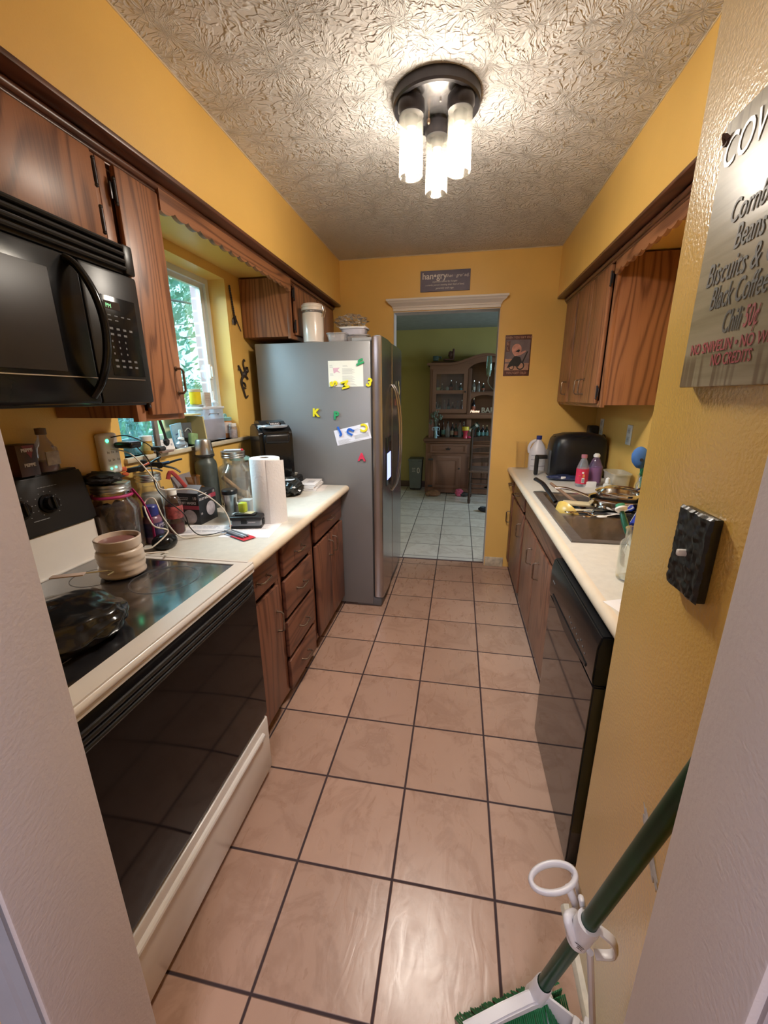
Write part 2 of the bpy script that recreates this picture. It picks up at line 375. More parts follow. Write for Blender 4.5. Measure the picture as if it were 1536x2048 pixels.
def place(root, loc, rot=(0, 0, 0), s=None):
    root.location = loc; root.rotation_euler = rot
    if s: root.scale = (s, s, s)
    return root
def dup(root, loc=None, rot=None, **kw):
    r = root.copy(); C.objects.link(r)
    if loc is not None: r.location = loc
    if rot is not None: r.rotation_euler = rot
    tag(r, **kw)
    for ch in list(root.children):
        c = ch.copy(); C.objects.link(c); c.parent = r
        for g2 in list(ch.children):
            d = g2.copy(); C.objects.link(d); d.parent = c
    return r
def text(parent, s, size, org, ru, rv, mat, name='lettering', depth=0.0008, align='LEFT', bold=0.0, shear=0.0, label=None, sx=1.0, space=1.0, fit=None):
    """raised lettering as mesh: org = baseline start, ru = reading direction, rv = up direction"""
    cu = bpy.data.curves.new('t', 'FONT'); cu.body = s; cu.size = size; cu.extrude = depth / 2; cu.align_x = align
    cu.offset = bold; cu.shear = shear; cu.space_character = space; cu.resolution_u = 3
    o = bpy.data.objects.new('t', cu); C.objects.link(o)
    bpy.context.view_layer.update()
    me = bpy.data.meshes.new_from_object(o.evaluated_get(bpy.context.evaluated_depsgraph_get()))
    bpy.data.objects.remove(o); bpy.data.curves.remove(cu)
    if fit: sx = fit / max(v.co.x for v in me.vertices)
    ru = Vector(ru).normalized(); rv = Vector(rv).normalized(); rn = ru.cross(rv)
    M = Matrix((ru * sx, rv, rn)).transposed().to_4x4(); M.translation = Vector(org) + rn * depth * 0.5
    g = G(); g.bm.from_mesh(me); bmesh.ops.transform(g.bm, matrix=M, verts=g.bm.verts); bpy.data.meshes.remove(me)
    return part(name, g, mat, parent, label=label, flat=True)
def lines(g, org, ru, rv, rows, w, h=0.0012, gap=0.004, seed=1, th=0.0004):
    """rows of unreadable small print as thin raised dashes"""
    R = random.Random(seed); ru = Vector(ru).normalized(); rv = Vector(rv).normalized(); rn = ru.cross(rv)
    M = Matrix((ru, rv, rn)).transposed().to_4x4(); M.translation = Vector(org)
    for k in range(rows):
        x = 0
        while x < w * (0.75 + 0.25 * R.random()):
            l = min(w - x, R.uniform(0.08, 0.2) * w)
            if l > 0: g.box(x, x + l, -k * gap - h, -k * gap, 0, th, M=M)
            x += l + 0.025 * w
    return g

# ------------------------------------------------------------------ the setting
XL, XR, YF, ZC = -1.36, 1.04, 3.44, 2.47          # wall planes, far wall, ceiling
SOF = 2.152                                        # underside of the soffits
WY0, WY1, WZ0, WZ1 = 1.46, 2.39, 1.21, 2.105       # window opening
g = G(); g.box(-2.2, 2.2, -3.2, 3.50, -0.05, 0); struct('floor', g, TILE)
g = G(); g.box(XL - 0.15, 2.9, 3.50, 6.75, -0.05, 0); struct('floor_dining', g, TILE2)
g = G(); g.box(-0.54, 0.27, 3.488, 3.512, 0.0, 0.0015); struct('trim_1', g, P('threshold_grout', (0.09, 0.05, 0.05), 0.8))
g = G(); g.box(XL - 0.15, 2.2, 0.28, 3.50, ZC, ZC + 0.05); g.box(-2.2, 2.2, -3.2, 0.28, ZC, ZC + 0.05); struct('ceiling', g, CEIL)
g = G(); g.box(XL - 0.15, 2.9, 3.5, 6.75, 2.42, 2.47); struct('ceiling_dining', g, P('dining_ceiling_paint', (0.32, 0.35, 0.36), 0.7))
# left wall with window opening and soffit
g = G(); g.ring_cut((0.27, 3.56, -0.02, ZC + 0.02), (WY0, WY1, WZ0, WZ1), 'x', XL - 0.15, XL)
g.box(XL, -0.97, 0.27, YF, SOF, ZC, 0); struct('wall_left', g, YEL)
g = G(); g.box(XR, XR + 0.12, 0.905, 3.56, -0.02, ZC + 0.02); g.box(0.67, XR, 0.905, YF, 2.135, ZC); struct('wall_right', g, YEL)
# the wall return with the light switch
g = G(); g.box(0.375, 1.16, 0.395, 0.905, -0.02, ZC + 0.02, 0.006); struct('wall_return', g, YELGLOSS)
# wall with the far doorway
DX0, DX1, DZ = -0.54, 0.27, 2.085
g = G(); g.ring_cut((XL - 0.15, 3.0, -0.02, ZC + 0.02), (DX0, DX1, -0.03, DZ), 'y', YF, YF + 0.115); struct('wall_far', g, YEL)
g = G(); g.box(DX1 - 0.004, DX1, YF - 0.003, YF + 0.118, 0, DZ); g.box(DX0, DX0 + 0.004, YF - 0.003, YF + 0.118, 0, DZ); g.box(DX0, DX1, YF - 0.003, YF + 0.118, DZ - 0.004, DZ)
struct('trim_2', g, P('reveal_paint', (0.55, 0.50, 0.50), 0.5))
# crown moulding over the doorway, mitred ends
prof = [(0.0, 2.090), (0.014, 2.090), (0.014, 2.108), (0.020, 2.112), (0.020, 2.120), (0.030, 2.130), (0.046, 2.142), (0.052, 2.152), (0.060, 2.158), (0.060, 2.170), (0.0, 2.170)]
g = G(); q = g.bm
la = [q.verts.new((DX0 - 0.002 - max(0, d - 0.014) * 1.1, YF - d, z)) for d, z in prof]; lb = [q.verts.new((DX1 + 0.002 + max(0, d - 0.014) * 1.1, YF - d, z)) for d, z in prof]
q.faces.new(la); q.faces.new(lb[::-1])
for i in range(len(prof)): j = (i + 1) % len(prof); q.faces.new((la[i], lb[i], lb[j], la[j]))
bmesh.ops.recalc_face_normals(q, faces=q.faces); struct('trim_3', g, WHITE_TRIM, 20)
# dining room walls (window opening on its right) 
g = G(); g.box(XL - 0.15, 3.0, 6.62, 6.75, -0.02, 2.45); struct('wall_back', g, OLIVE)
g = G(); g.box(XL - 0.15, XL - 0.05, 3.556, 6.62, -0.02, 2.45); struct('wall_dining_left', g, OLIVE)
g = G(); g.ring_cut((3.5, 6.7, -0.02, 2.45), (4.2, 5.6, 0.9, 2.1), 'x', 2.6, 2.7); struct('wall_dining_right', g, OLIVE)
g = G(); g.box(XL - 0.05, 2.6, 6.605, 6.62, 0, 0.10, 0.003); struct('baseboard_back', g, P('dark_baseboard', (0.10, 0.06, 0.05), 0.5))
g = G(); g.box(0.275, 0.43, YF - 0.012, YF, 0, 0.085, 0.003); struct('baseboard_far', g, P('worn_baseboard', (0.60, 0.52, 0.38), 0.6, var=0.4, vs=25))
# near wall with the doorway the camera stands in
JL, JR, JY0, JY1 = -0.551, 0.275, 0.27, 0.40
g = G(); g.box(-2.2, JL, JY0, JY1 - 0.005, -0.02, ZC + 0.02); g.box(JR, 2.2, JY0, JY1 - 0.005, -0.02, ZC + 0.02); g.box(JL - 0.01, JR + 0.01, JY0, JY1 - 0.005, 2.08, ZC + 0.02); struct('wall_near', g, YEL)
g = G(); g.box(JL - 0.002, JL + 0.012, JY0 - 0.006, JY1 + 0.004, 0, 2.08, 0.003); struct('door_1', g, JAMB)
g = G(); g.box(JR - 0.012, JR + 0.002, JY0 - 0.006, JY1 + 0.004, 0, 2.08, 0.003); struct('door_2', g, JAMB)
g = G(); g.box(JL, JR, JY0 - 0.006, JY1 + 0.004, 2.068, 2.08, 0.003); struct('door_3', g, JAMB)
def casing(sgn, x, name, mat):
    pr = [(0, 0), (0, -0.010), (0.010, -0.016), (0.022, -0.016), (0.030, -0.011), (0.040, -0.014), (0.052, -0.019), (0.060, -0.019), (0.062, 0)]
    g = G(); g.prism([(x + sgn * a, JY0 + b) for a, b in pr], 'z', 0, 2.14); struct(name, g, mat, 25)
casing(-1, JL + 0.004, 'trim_4', GREY_TRIM); casing(1, JR - 0.004, 'trim_5', P('mauve_casing_paint', (0.40, 0.35, 0.37), 0.4, var=0.08))
# hall behind the camera
g = G(); g.box(-2.3, -2.2, -3.2, 0.3, -0.02, ZC + 0.02); g.box(2.2, 2.3, -3.2, 0.3, -0.02, ZC + 0.02); g.box(-2.3, 2.3, -3.3, -3.2, -0.02, ZC + 0.02); struct('wall_hall', g, P('hall_paint', (0.62, 0.60, 0.60), 0.6))
# quarter round at the wall return, ceiling caulk line is part of the wall edge
g = G(); g.prism([(0.3755, 0.0), (0.355, 0.0), (0.356, 0.010), (0.362, 0.017), (0.3755, 0.020)], 'y', 0.40, 0.905); struct('baseboard_return', g, P('cream_quarter_round', (0.66, 0.60, 0.50), 0.45, var=0.2, vs=30))
# brown boards under the soffit edges with a half-round bead against the cabinets
def crown(xs, xc, y0, y1, z, name):
    s = 1 if xc > xs else -1
    g = G(); g.box(min(xs - 0.002 * s, xc), max(xs - 0.002 * s, xc), y0, y1, z - 0.014, z, 0.002)
    g.cyl((xc - 0.012 * s, y0, z - 0.024), (xc - 0.012 * s, y1, z - 0.024), 0.0125, n=14)
    g.cyl((xc - 0.006 * s, y0, z - 0.040), (xc - 0.006 * s, y1, z - 0.040), 0.007, n=12); struct(name, g, OAKD)
crown(-0.97, -1.045, 0.41, 3.438, SOF + 0.004, 'trim_6')
crown(0.67, 0.745, 0.91, 3.438, 2.139, 'trim_7')
# thin white caulk line where ceiling meets the walls
CAULK = P('ceiling_caulk', (0.70, 0.58, 0.40), 0.6)
g = G(); g.box(-0.972, -0.966, 0.4, 3.44, ZC - 0.004, ZC); g.box(0.666, 0.672, 0.91, 3.44, ZC - 0.004, ZC); g.box(-0.97, 0.67, 3.434, 3.442, ZC - 0.004, ZC); struct('trim_8', g, CAULK)

# ------------------------------------------------------------------ window and outside
WFR = P('window_white_metal', (0.70, 0.74, 0.76), 0.35, var=0.05)
g = G(); XW = XL - 0.14
g.ring_cut((WY0, WY1, WZ0, WZ1), (WY0 + 0.03, WY1 - 0.03, WZ0 + 0.03, WZ1 - 0.03), 'x', XW - 0.02, XW + 0.035)
g.ring_cut((1.95, WY1 - 0.028, WZ0 + 0.028, WZ1 - 0.028), (1.985, WY1 - 0.062, WZ0 + 0.06, WZ1 - 0.055), 'x', XW - 0.004, XW + 0.018)
g.ring_cut((WY0 + 0.028, 1.985, WZ0 + 0.028, WZ1 - 0.028), (WY0 + 0.06, 1.95, WZ0 + 0.06, WZ1 - 0.055), 'x', XW - 0.02, XW + 0.0)
wf = struct('window_1', g, WFR)
g = G(); g.box(XW + 0.004, XW + 0.008, 1.98, WY1 - 0.06, WZ0 + 0.055, WZ1 - 0.05); g.box(XW - 0.012, XW - 0.008, WY0 + 0.055, 1.955, WZ0 + 0.055, WZ1 - 0.05)
part('window_pane', g, GL('window_glass', (0.93, 0.98, 0.98), 0.01, op=0.015, refl=0.35), wf)
g = G(); g.box(XW + 0.018, XW + 0.032, WY1 - 0.068, WY1 - 0.045, 1.56, 1.64, 0.004); g.box(XW + 0.030, XW + 0.042, WY1 - 0.064, WY1 - 0.052, 1.57, 1.63, 0.003)
part('window_latch', g, WPL, wf)
g = G(); g.box(XL - 0.15, XL + 0.018, 1.452, 2.49, WZ0 - 0.022, WZ0, 0.006); struct('window_1_sill', g, P('cream_sill', (0.62, 0.55, 0.42), 0.45, var=0.1, vs=30))
def brick_mat():
    m, t, b = nt('brick'); co = N(t, 'ShaderNodeNewGeometry'); s = N(t, 'ShaderNodeSeparateXYZ'); L(t, co.outputs['Position'], s.inputs[0])
    a = N(t, 'ShaderNodeMath', operation='ADD'); L(t, s.outputs[0], a.inputs[0]); L(t, s.outputs[1], a.inputs[1])
    c = N(t, 'ShaderNodeCombineXYZ'); L(t, a.outputs[0], c.inputs[0]); L(t, s.outputs[2], c.inputs[1])
    br = N(t, 'ShaderNodeTexBrick', i_Scale=1.0); br.inputs['Brick Width'].default_value = 0.2; br.inputs['Row Height'].default_value = 0.067; br.inputs['Mortar Size'].default_value = 0.005
    br.inputs['Color1'].default_value = (0.30, 0.20, 0.22, 1); br.inputs['Color2'].default_value = (0.36, 0.25, 0.26, 1); br.inputs['Mortar'].default_value = (0.6, 0.6, 0.6, 1)
    L(t, c.outputs[0], br.inputs['Vector']); L(t, br.outputs[0], b.inputs['Base Color']); b.inputs['Roughness'].default_value = 0.85
    return m
g = G(); g.ring_cut((0.2, 6.8, -0.3, 2.7), (WY0 + 0.01, WY1 - 0.012, WZ0 - 0.02, WZ1 - 0.01), 'x', XL - 0.215, XL - 0.155); struct('wall_outside', g, brick_mat())
g = G(); g.box(-26, XL - 0.22, -4, 30, -0.4, -0.3); part('lawn', g, P('grass_lawn', (0.16, 0.30, 0.08), 0.9, var=0.5, vs=6), None, 'green lawn outside beyond the kitchen window', 'lawn', kind='structure')
LEAF = P('pale_leaf', (0.32, 0.58, 0.46), 0.6, var=0.35, vs=1.5)
BARK = P('grey_bark', (0.20, 0.20, 0.19), 0.9)
def tree(loc, h, label, seed, n=6000, R0=2.2):
    R = random.Random(seed); t = thing('tree', label, 'tree', loc, 'trees in the yard outside')
    x, y, z = loc; g = G(); g.tube([(x, y, z), (x + .1, y, z + h * .3), (x, y + .1, z + h * .7)], lambda u: 0.13 * (1 - .6 * u), 8, 4)
    for k in range(9):
        a = R.uniform(0, 6.28); q = Vector((x, y, z + h * R.uniform(.3, .65))); e = q + Vector((math.cos(a) * R0 * .9, math.sin(a) * R0 * .9, R.uniform(-.1, .5)))
        g.tube([q, (q + e) / 2 + Vector((0, 0, .2)), e], lambda u: 0.035 * (1 - .8 * u), 5, 4)
    part('trunk', g, BARK, t)
    g = G(); bm = g.bm
    cl = [Vector((x + R.gauss(0, R0 * .5), y + R.gauss(0, R0 * .5), z + h * R.uniform(.25, 1))) for _ in range(34)]
    for k in range(n):
        c = R.choice(cl) + Vector((R.gauss(0, .34), R.gauss(0, .34), R.gauss(0, .25)))
        d = Vector((R.gauss(0, 1), R.gauss(0, 1), R.gauss(0, 1))).normalized(); e = d.orthogonal().normalized(); f = d.cross(e); s = R.uniform(.04, .10)
        vs = [bm.verts.new(c + e * s), bm.verts.new(c + f * s * .5), bm.verts.new(c - e * s), bm.verts.new(c - f * s * .5)]; bm.faces.new(vs)
    part('foliage', g, LEAF, t, flat=True)
tree((-5.2, 4.9, -0.3), 4.6, 'pale green leafy tree nearest the kitchen window', 1)
tree((-10.0, 9.0, -0.3), 7.0, 'taller leafy tree standing behind, at the left in the window', 2, 8000, 3.0)
tree((-6.4, 12.5, -0.3), 6.4, 'leafy tree farthest right in the window view', 3, 9000, 3.0)

# ------------------------------------------------------------------ cabinets
def pull(parent, x, y, z, out, ax, L_=0.09, label=None):
    """bent wire pull: out = +-1 along x, ax = 'y' or 'z'"""
    d = Vector((0, 1, 0)) if ax == 'y' else Vector((0, 0, 1)); c = Vector((x, y, z)); o = Vector((out, 0, 0))
    pts = [c - d * L_ / 2 - o * .004, c - d * L_ / 2 + o * .020, c - d * (L_ / 2 - .008) + o * .029, c + d * (L_ / 2 - .008) + o * .029, c + d * L_ / 2 + o * .020, c + d * L_ / 2 - o * .004]
    g = G(); g.tube(pts, 0.0042, 8)
    for s in (-1, 1): g.cyl(c + d * s * L_ / 2, c + d * s * L_ / 2 + o * .003, 0.008, n=12)
    return part('handle', g, BRONZE, parent)
def hinge(parent, x, y, z, out):
    g = G(); g.cyl((x + out * .006, y, z - .028), (x + out * .006, y, z + .028), 0.0045, n=10); g.sph((x + out * .006, y, z + .032), .0055, 8); g.sph((x + out * .006, y, z - .032), .0055, 8)
    g.box(x - .002, x + .002, y - .012, y + .012, z - .022, z + .022, .001); return part('hinge', g, DKMET, parent)
def slab(name, parent, xa, xb, y0, y1, z0, z1, mat):
    g = G(); g.box(min(xa, xb), max(xa, xb), y0, y1, z0, z1, 0.0045, 2); return part(name, g, mat, parent)

def base_unit(label, group, side, y0, y1, items, ztop, front, back, toe=0.075, btop=None):
    """side=-1: left run facing +x; +1: right run facing -x. items: ('drawer'|'door'|'panel', y0,y1,z0,z1, handle)"""
    o = -side; xf = front - o * 0.019                     # frame plane behind the door fronts
    t = thing('base_cabinet', label, 'cabinet', ((front + back) / 2, (y0 + y1) / 2, 0), group)
    g = G(); a, b = sorted((xf - o * 0.02, back)); g.box(a, b, y0, y1, toe, btop or ztop - 0.005)
    a, b = sorted((xf - o * 0.055, back)); g.box(a, b, y0, y1, 0.0, toe + .004)
    part('carcass', g, OAKL, t)
    g = G(); a, b = sorted((xf, xf - o * 0.02))
    zc = ztop
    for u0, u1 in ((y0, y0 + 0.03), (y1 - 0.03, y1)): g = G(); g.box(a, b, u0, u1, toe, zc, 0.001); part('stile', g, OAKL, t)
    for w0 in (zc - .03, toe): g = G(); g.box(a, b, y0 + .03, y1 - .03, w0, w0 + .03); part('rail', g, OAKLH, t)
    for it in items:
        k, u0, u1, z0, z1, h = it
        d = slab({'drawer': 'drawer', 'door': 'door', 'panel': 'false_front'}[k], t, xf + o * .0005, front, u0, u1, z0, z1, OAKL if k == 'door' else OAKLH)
        if k == 'drawer' and h: pull(d, front, (u0 + u1) / 2, (z0 + z1) / 2, o, 'y', 0.085)
        if k == 'door' and h: pull(d, front, h[0], h[1], o, 'z', 0.095)
    return t
FL = -0.750
gL = 'oak base cabinets under the left counter'
base_unit('narrow oak base cabinet with one drawer over one door, beside the range', gL, -1, 1.195, 1.545,
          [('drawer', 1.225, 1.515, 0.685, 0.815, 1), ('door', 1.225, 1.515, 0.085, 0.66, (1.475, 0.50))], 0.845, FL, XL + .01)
base_unit('oak base cabinet with a stack of four drawers', gL, -1, 1.547, 1.955,
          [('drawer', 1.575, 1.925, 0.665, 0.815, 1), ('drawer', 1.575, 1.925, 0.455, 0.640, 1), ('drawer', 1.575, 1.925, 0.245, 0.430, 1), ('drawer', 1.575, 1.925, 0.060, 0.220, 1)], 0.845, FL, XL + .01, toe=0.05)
base_unit('oak base cabinet with a wide drawer over two doors, beside the refrigerator', gL, -1, 1.957, 2.53,
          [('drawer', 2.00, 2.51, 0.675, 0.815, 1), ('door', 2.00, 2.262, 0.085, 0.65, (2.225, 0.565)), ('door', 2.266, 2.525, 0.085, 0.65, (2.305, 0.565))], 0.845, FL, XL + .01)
gR = 'oak base cabinets under the sink counter'
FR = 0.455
base_unit('narrowest oak base cabinet of the sink run, in the far corner', gR, 1, 3.30, 3.436,
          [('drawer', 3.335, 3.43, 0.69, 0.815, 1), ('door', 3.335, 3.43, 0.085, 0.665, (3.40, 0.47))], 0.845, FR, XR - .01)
base_unit('oak base cabinet with a drawer over one door, between sink and corner cabinets', gR, 1, 2.72, 3.298,
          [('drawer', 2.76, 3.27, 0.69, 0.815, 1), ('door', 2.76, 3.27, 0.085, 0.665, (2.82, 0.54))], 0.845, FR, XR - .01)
base_unit('oak sink cabinet with two doors under a long false drawer front', gR, 1, 1.585, 2.718,
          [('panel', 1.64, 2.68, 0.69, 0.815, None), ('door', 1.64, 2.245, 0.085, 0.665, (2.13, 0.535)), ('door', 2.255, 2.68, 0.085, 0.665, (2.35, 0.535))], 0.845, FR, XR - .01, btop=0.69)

# countertops: rolled front nose and rear lip
def counter(name, label, xf, xb, y0, y1, zt, hole=None, t=0.042):
    s = 1 if xb > xf else -1
    th = thing(name, label, 'countertop', ((xf + xb) / 2, (y0 + y1) / 2, zt - t))
    g = G(); a, b = sorted((xf + s * 0.02, xb))
    if hole: g.ring_cut((a, b, y0, y1), hole, 'z', zt - t + .006, zt)
    else: g.box(a, b, y0, y1, zt - t + .006, zt)
    part('deck', g, LAM, th)
    g = G(); pr = []
    for k in range(9):
        an = PI * k / 8 - PI / 2; pr.append((xf + s * 0.02 - s * 0.0205 * math.cos(an), zt - t / 2 + t / 2 * math.sin(an)))
    pr += [(xf + s * 0.026, zt + 0.0005), (xf + s * 0.026, zt - t)]
    g.prism(pr[:], 'y', y0, y1); part('front_edge', g, LAM2, th, ang=50)
    return th
ZT = 0.885
ctl = counter('countertop', 'cream laminate countertop on the left, holding the clutter and paper towels', -0.70, XL + 0.002, 1.19, 2.545, ZT)
SX0, SX1, SY0, SY1 = 0.465, 0.975, 1.63, 2.515
ctr = counter('countertop', 'cream laminate countertop on the right with the sink let into it', 0.41, XR - 0.002, 0.908, 3.438, ZT, hole=(SX0 + .02, SX1 - .02, SY0 + .02, SY1 - .02))

# sink
SS = P('brushed_sink_steel', (0.24, 0.215, 0.205), 0.36, 0.65, var=0.15, vs=30, bump=0.05, bs=300)
snk = thing('kitchen_sink', 'double bowl stainless steel sink heaped with dirty dishes', 'sink', ((SX0 + SX1) / 2, (SY0 + SY1) / 2, ZT))
g = G(); yd = 2.03
g.ring_cut((SX0, SX1, SY0, yd - .0), (SX0 + .045, SX1 - .075, SY0 + .035, yd - .02), 'z', ZT - .001, ZT + .005)
g.ring_cut((SX0, SX1, yd, SY1), (SX0 + .045, SX1 - .075, yd + .015, SY1 - .035), 'z', ZT - .001, ZT + .005)
g.tube([(SX0, SY0, ZT + .003), (SX1, SY0, ZT + .003), (SX1, SY1, ZT + .003), (SX0, SY1, ZT + .003)], 0.005, 8, closed=True)
part('rim', g, SS, snk)
def bowl(y0, y1, name='bowl'):
    x0, x1 = SX0 + .045, SX1 - .075; g = G(); q = g.bm; rows = []
    def rr(x0, x1, y0, y1, r, z, n=6):
        out = []
        for cx, cy, a0 in ((x1 - r, y1 - r, 0), (x0 + r, y1 - r, 90), (x0 + r, y0 + r, 180), (x1 - r, y0 + r, 270)):
            for k in range(n + 1): a = math.radians(a0 + 90 * k / n); out.append((cx + r * math.cos(a), cy + r * math.sin(a), z))
        return out
    for ins, z, r in ((0, ZT + .005, .004), (0.002, ZT - .002, .03), (0.005, ZT - .01, .05), (0.014, ZT - .13, .06), (0.028, ZT - .155, .06), (0.055, ZT - .165, .05), (0.14, ZT - .168, .01)):
        rows.append([q.verts.new(p) for p in rr(x0 + ins, x1 - ins, y0 + ins, y1 - ins, r, z)])
    for a, b in zip(rows, rows[1:]):
        for k in range(len(a)): q.faces.new((a[k], b[k], b[(k + 1) % len(a)], a[(k + 1) % len(a)]))
    q.faces.new(rows[-1])
    o = part(name, g, SS, snk, ang=60); return o
bowl(SY0 + .035, yd - .02); bowl(yd + .015, SY1 - .035)
g = G(); g.lathe([(0, .004), (.02, .004), (.038, .006), (.042, .002), (.042, 0)], ((SX0 + SX1) / 2 - .01, 1.83, ZT - .167), 24); part('drain', g, CHROME, snk)

# upper cabinets
def upper(label, group, side, y0, y1, z0, z1, front, back, doors, hinges=()):
    o = -side; xf = front - o * .019
    t = thing('wall_cabinet', label, 'cabinet', ((front + back) / 2, (y0 + y1) / 2, z0), group)
    g = G(); a, b = sorted((xf - o * .02, back)); g.box(a, b, y0, y1, z0 + .012, z1, .001); part('carcass', g, OAK, t)
    a, b = sorted((xf, xf - o * .02))
    for u in (y0, y1 - .035): g = G(); g.box(a, b, u, u + .035, z0, z1, .001); part('stile', g, OAK, t)
    for w in (z0, z1 - .035): g = G(); g.box(a, b, y0 + .035, y1 - .035, w, w + .035, .001); part('rail', g, OAKH, t)
    for u0, u1, w0, w1, h, hy in doors:
        d = slab('door', t, xf + o * .0005, front, u0, u1, w0, w1, OAK)
        if h: pull(d, front, h[0], h[1], o, 'z', .085)
        if hy is not None:
            for zz in ((w0 + .06, w1 - .07) if w1 - w0 > .3 else (w0 + .05, w1 - .05)): hinge(d, front - o * .008, hy, zz, o)
    return t
gU = 'oak wall cabinets of the kitchen'
UF = -1.020
upper('narrow tall oak wall cabinet with one door, right of the microwave', gU, -1, 1.20, 1.435, 1.375, 2.14, UF, XL + .004, [(1.245, 1.425, 1.395, 2.105, (1.395, 1.51), 1.238)])
upper('low oak wall cabinet above the black microwave', gU, -1, 0.41, 1.198, 1.872, 2.14, UF, XL + .004, [(0.44, 0.795, 1.89, 2.105, (0.76, 1.93), None), (0.80, 1.165, 1.89, 2.105, (0.83, 1.93), 1.172)])
upper('low oak wall cabinet above the refrigerator', gU, -1, 2.55, 3.432, 1.80, 2.14, UF, XL + .004, [(2.60, 3.00, 1.825, 2.105, None, 2.593), (3.03, 3.40, 1.825, 2.105, None, None)])
upper('tall oak wall cabinet with three doors over the far end of the sink counter', gU, 1, 2.45, 3.432, 1.385, 2.125, 0.735, XR - .004,
      [(2.50, 2.785, 1.405, 2.095, (2.75, 1.50), 2.493), (2.795, 3.095, 1.405, 2.095, (2.84, 1.50), None), (3.125, 3.415, 1.405, 2.095, (3.19, 1.50), None)])
def valance(label, side, xf, y0, y1, z0, z1, n, flip=False):
    s = 1 if side > 0 else -1; K = n * 8; bot = []
    for k in range(K + 1):
        u = k / K; w = abs(math.sin(PI * n * u)) ** 0.7
        end = max(0, 1 - min(u, 1 - u) / .05) * 0.014
        bot.append((y0 + (y1 - y0) * u, z0 - 0.013 * w - end + .006))
    poly = bot + [(y1, z1), (y0, z1)]
    g = G(); a, b = sorted((xf, xf + s * .018)); g.prism(poly, 'x', a, b)
    return part('valance', g, OAKH, None, label, 'valance', 'scalloped valances')
valance('scalloped oak valance board across the window bay', -1, UF - .002, 1.436, 2.549, 2.070, 2.14, 15)
valance('scalloped oak valance board above the sink', 1, 0.738, 0.91, 2.449, 2.045, 2.125, 20)

# ------------------------------------------------------------------ refrigerator
FRS = P('fridge_grey_side', (0.215, 0.218, 0.228), 0.42, 0.35, var=0.05, vs=4, bump=0.08, bs=260)
def brushed(name, col, rough, met=0.95):
    m, t, b = nt(name); co = wcoords(t, (3, 260, 3)); n = N(t, 'ShaderNodeTexNoise', i_Scale=1.0, i_Detail=2.0); L(t, co, n.inputs['Vector'])
    r = ramp(t, [(0.3, sc3(col, .82)), (0.7, col)], n.outputs[0]); L(t, r.outputs[0], b.inputs['Base Color']); b.inputs['Metallic'].default_value = met
    mr = N(t, 'ShaderNodeMapRange', i_3=rough * .8, i_4=rough * 1.3); L(t, n.outputs[0], mr.inputs[0]); L(t, mr.outputs[0], b.inputs['Roughness'])
    return m
FRD = brushed('fridge_door_steel', (0.42, 0.40, 0.40), 0.20)
fx0, fx1, fy0, fy1, fz = -1.29, -0.545, 2.552, 3.425, 1.775
fr = thing('refrigerator', 'tall grey side by side refrigerator with letter magnets on its side', 'refrigerator', ((fx0 + fx1) / 2, (fy0 + fy1) / 2, 0))
g = G(); g.box(fx0, fx1, fy0, fy1, 0.02, fz, .006); part('cabinet_body', g, FRS, fr)
fm = fy0 + 0.395
for a, b in ((fy0, fm - .003), (fm + .003, fy1)):
    g = G(); pr = [(fx1 + .010, a), (fx1 + .062, a), (fx1 + .070, a + .006), (fx1 + .078, (a + b) / 2), (fx1 + .070, b - .006), (fx1 + .062, b), (fx1 + .010, b)]
    g.prism(pr, 'z', 0.075, 1.80, bev=.003); d = part('freezer_door' if a == fy0 else 'fridge_door', g, FRD, fr, ang=50)
    hy = fm - .045 if a == fy0 else fm + .045
    g = G(); x = fx1 + .074
    g.tube([(x, hy, .78), (x + .03, hy, .84), (x + .052, hy, 1.0), (x + .058, hy, 1.15), (x + .052, hy, 1.32), (x + .03, hy, 1.47), (x, hy, 1.53)], .012, 10, 6, flat=.8)
    part('handle', g, FRD, d)
    if a == fy0:
        g = G(); g.box(x - .008, x + .004, fy0 + .11, fy0 + .30, .86, 1.19, .004); g.box(x - .004, x + .007, fy0 + .115, fy0 + .295, 1.10, 1.185, .003); part('dispenser', g, BLK, d)
        g = G(); g.box(x + .0035, x + .0055, fy0 + .135, fy0 + .28, .90, 1.08); part('dispenser_light', g, EM('ice_light', (0.22, 0.26, 0.85), 1.6), d)
g = G(); g.box(fx1, fx1 + .010, fy0 + .01, fy1 - .01, .08, 1.775); part('door_seal', g, BLKM, fr)
g = G(); g.box(fx1 - .12, fx1 + .055, fy0 + .006, fy1 - .006, .008, .07, .004); part('kick_grille', g, P('fridge_kick', (0.12, 0.12, 0.13), .5), fr)
for a in (fy0 + .03, fy1 - .09):
    g = G(); g.box(fx1 - .12, fx1 + .05, a, a + .06, fz - .003, fz + .022, .004); g.cyl((fx1 + .035, a + .03, fz + .02), (fx1 + .035, a + .03, fz + .034), .018, n=16); part('hinge_cover', g, P('hinge_grey', (.30, .30, .31), .45), fr)

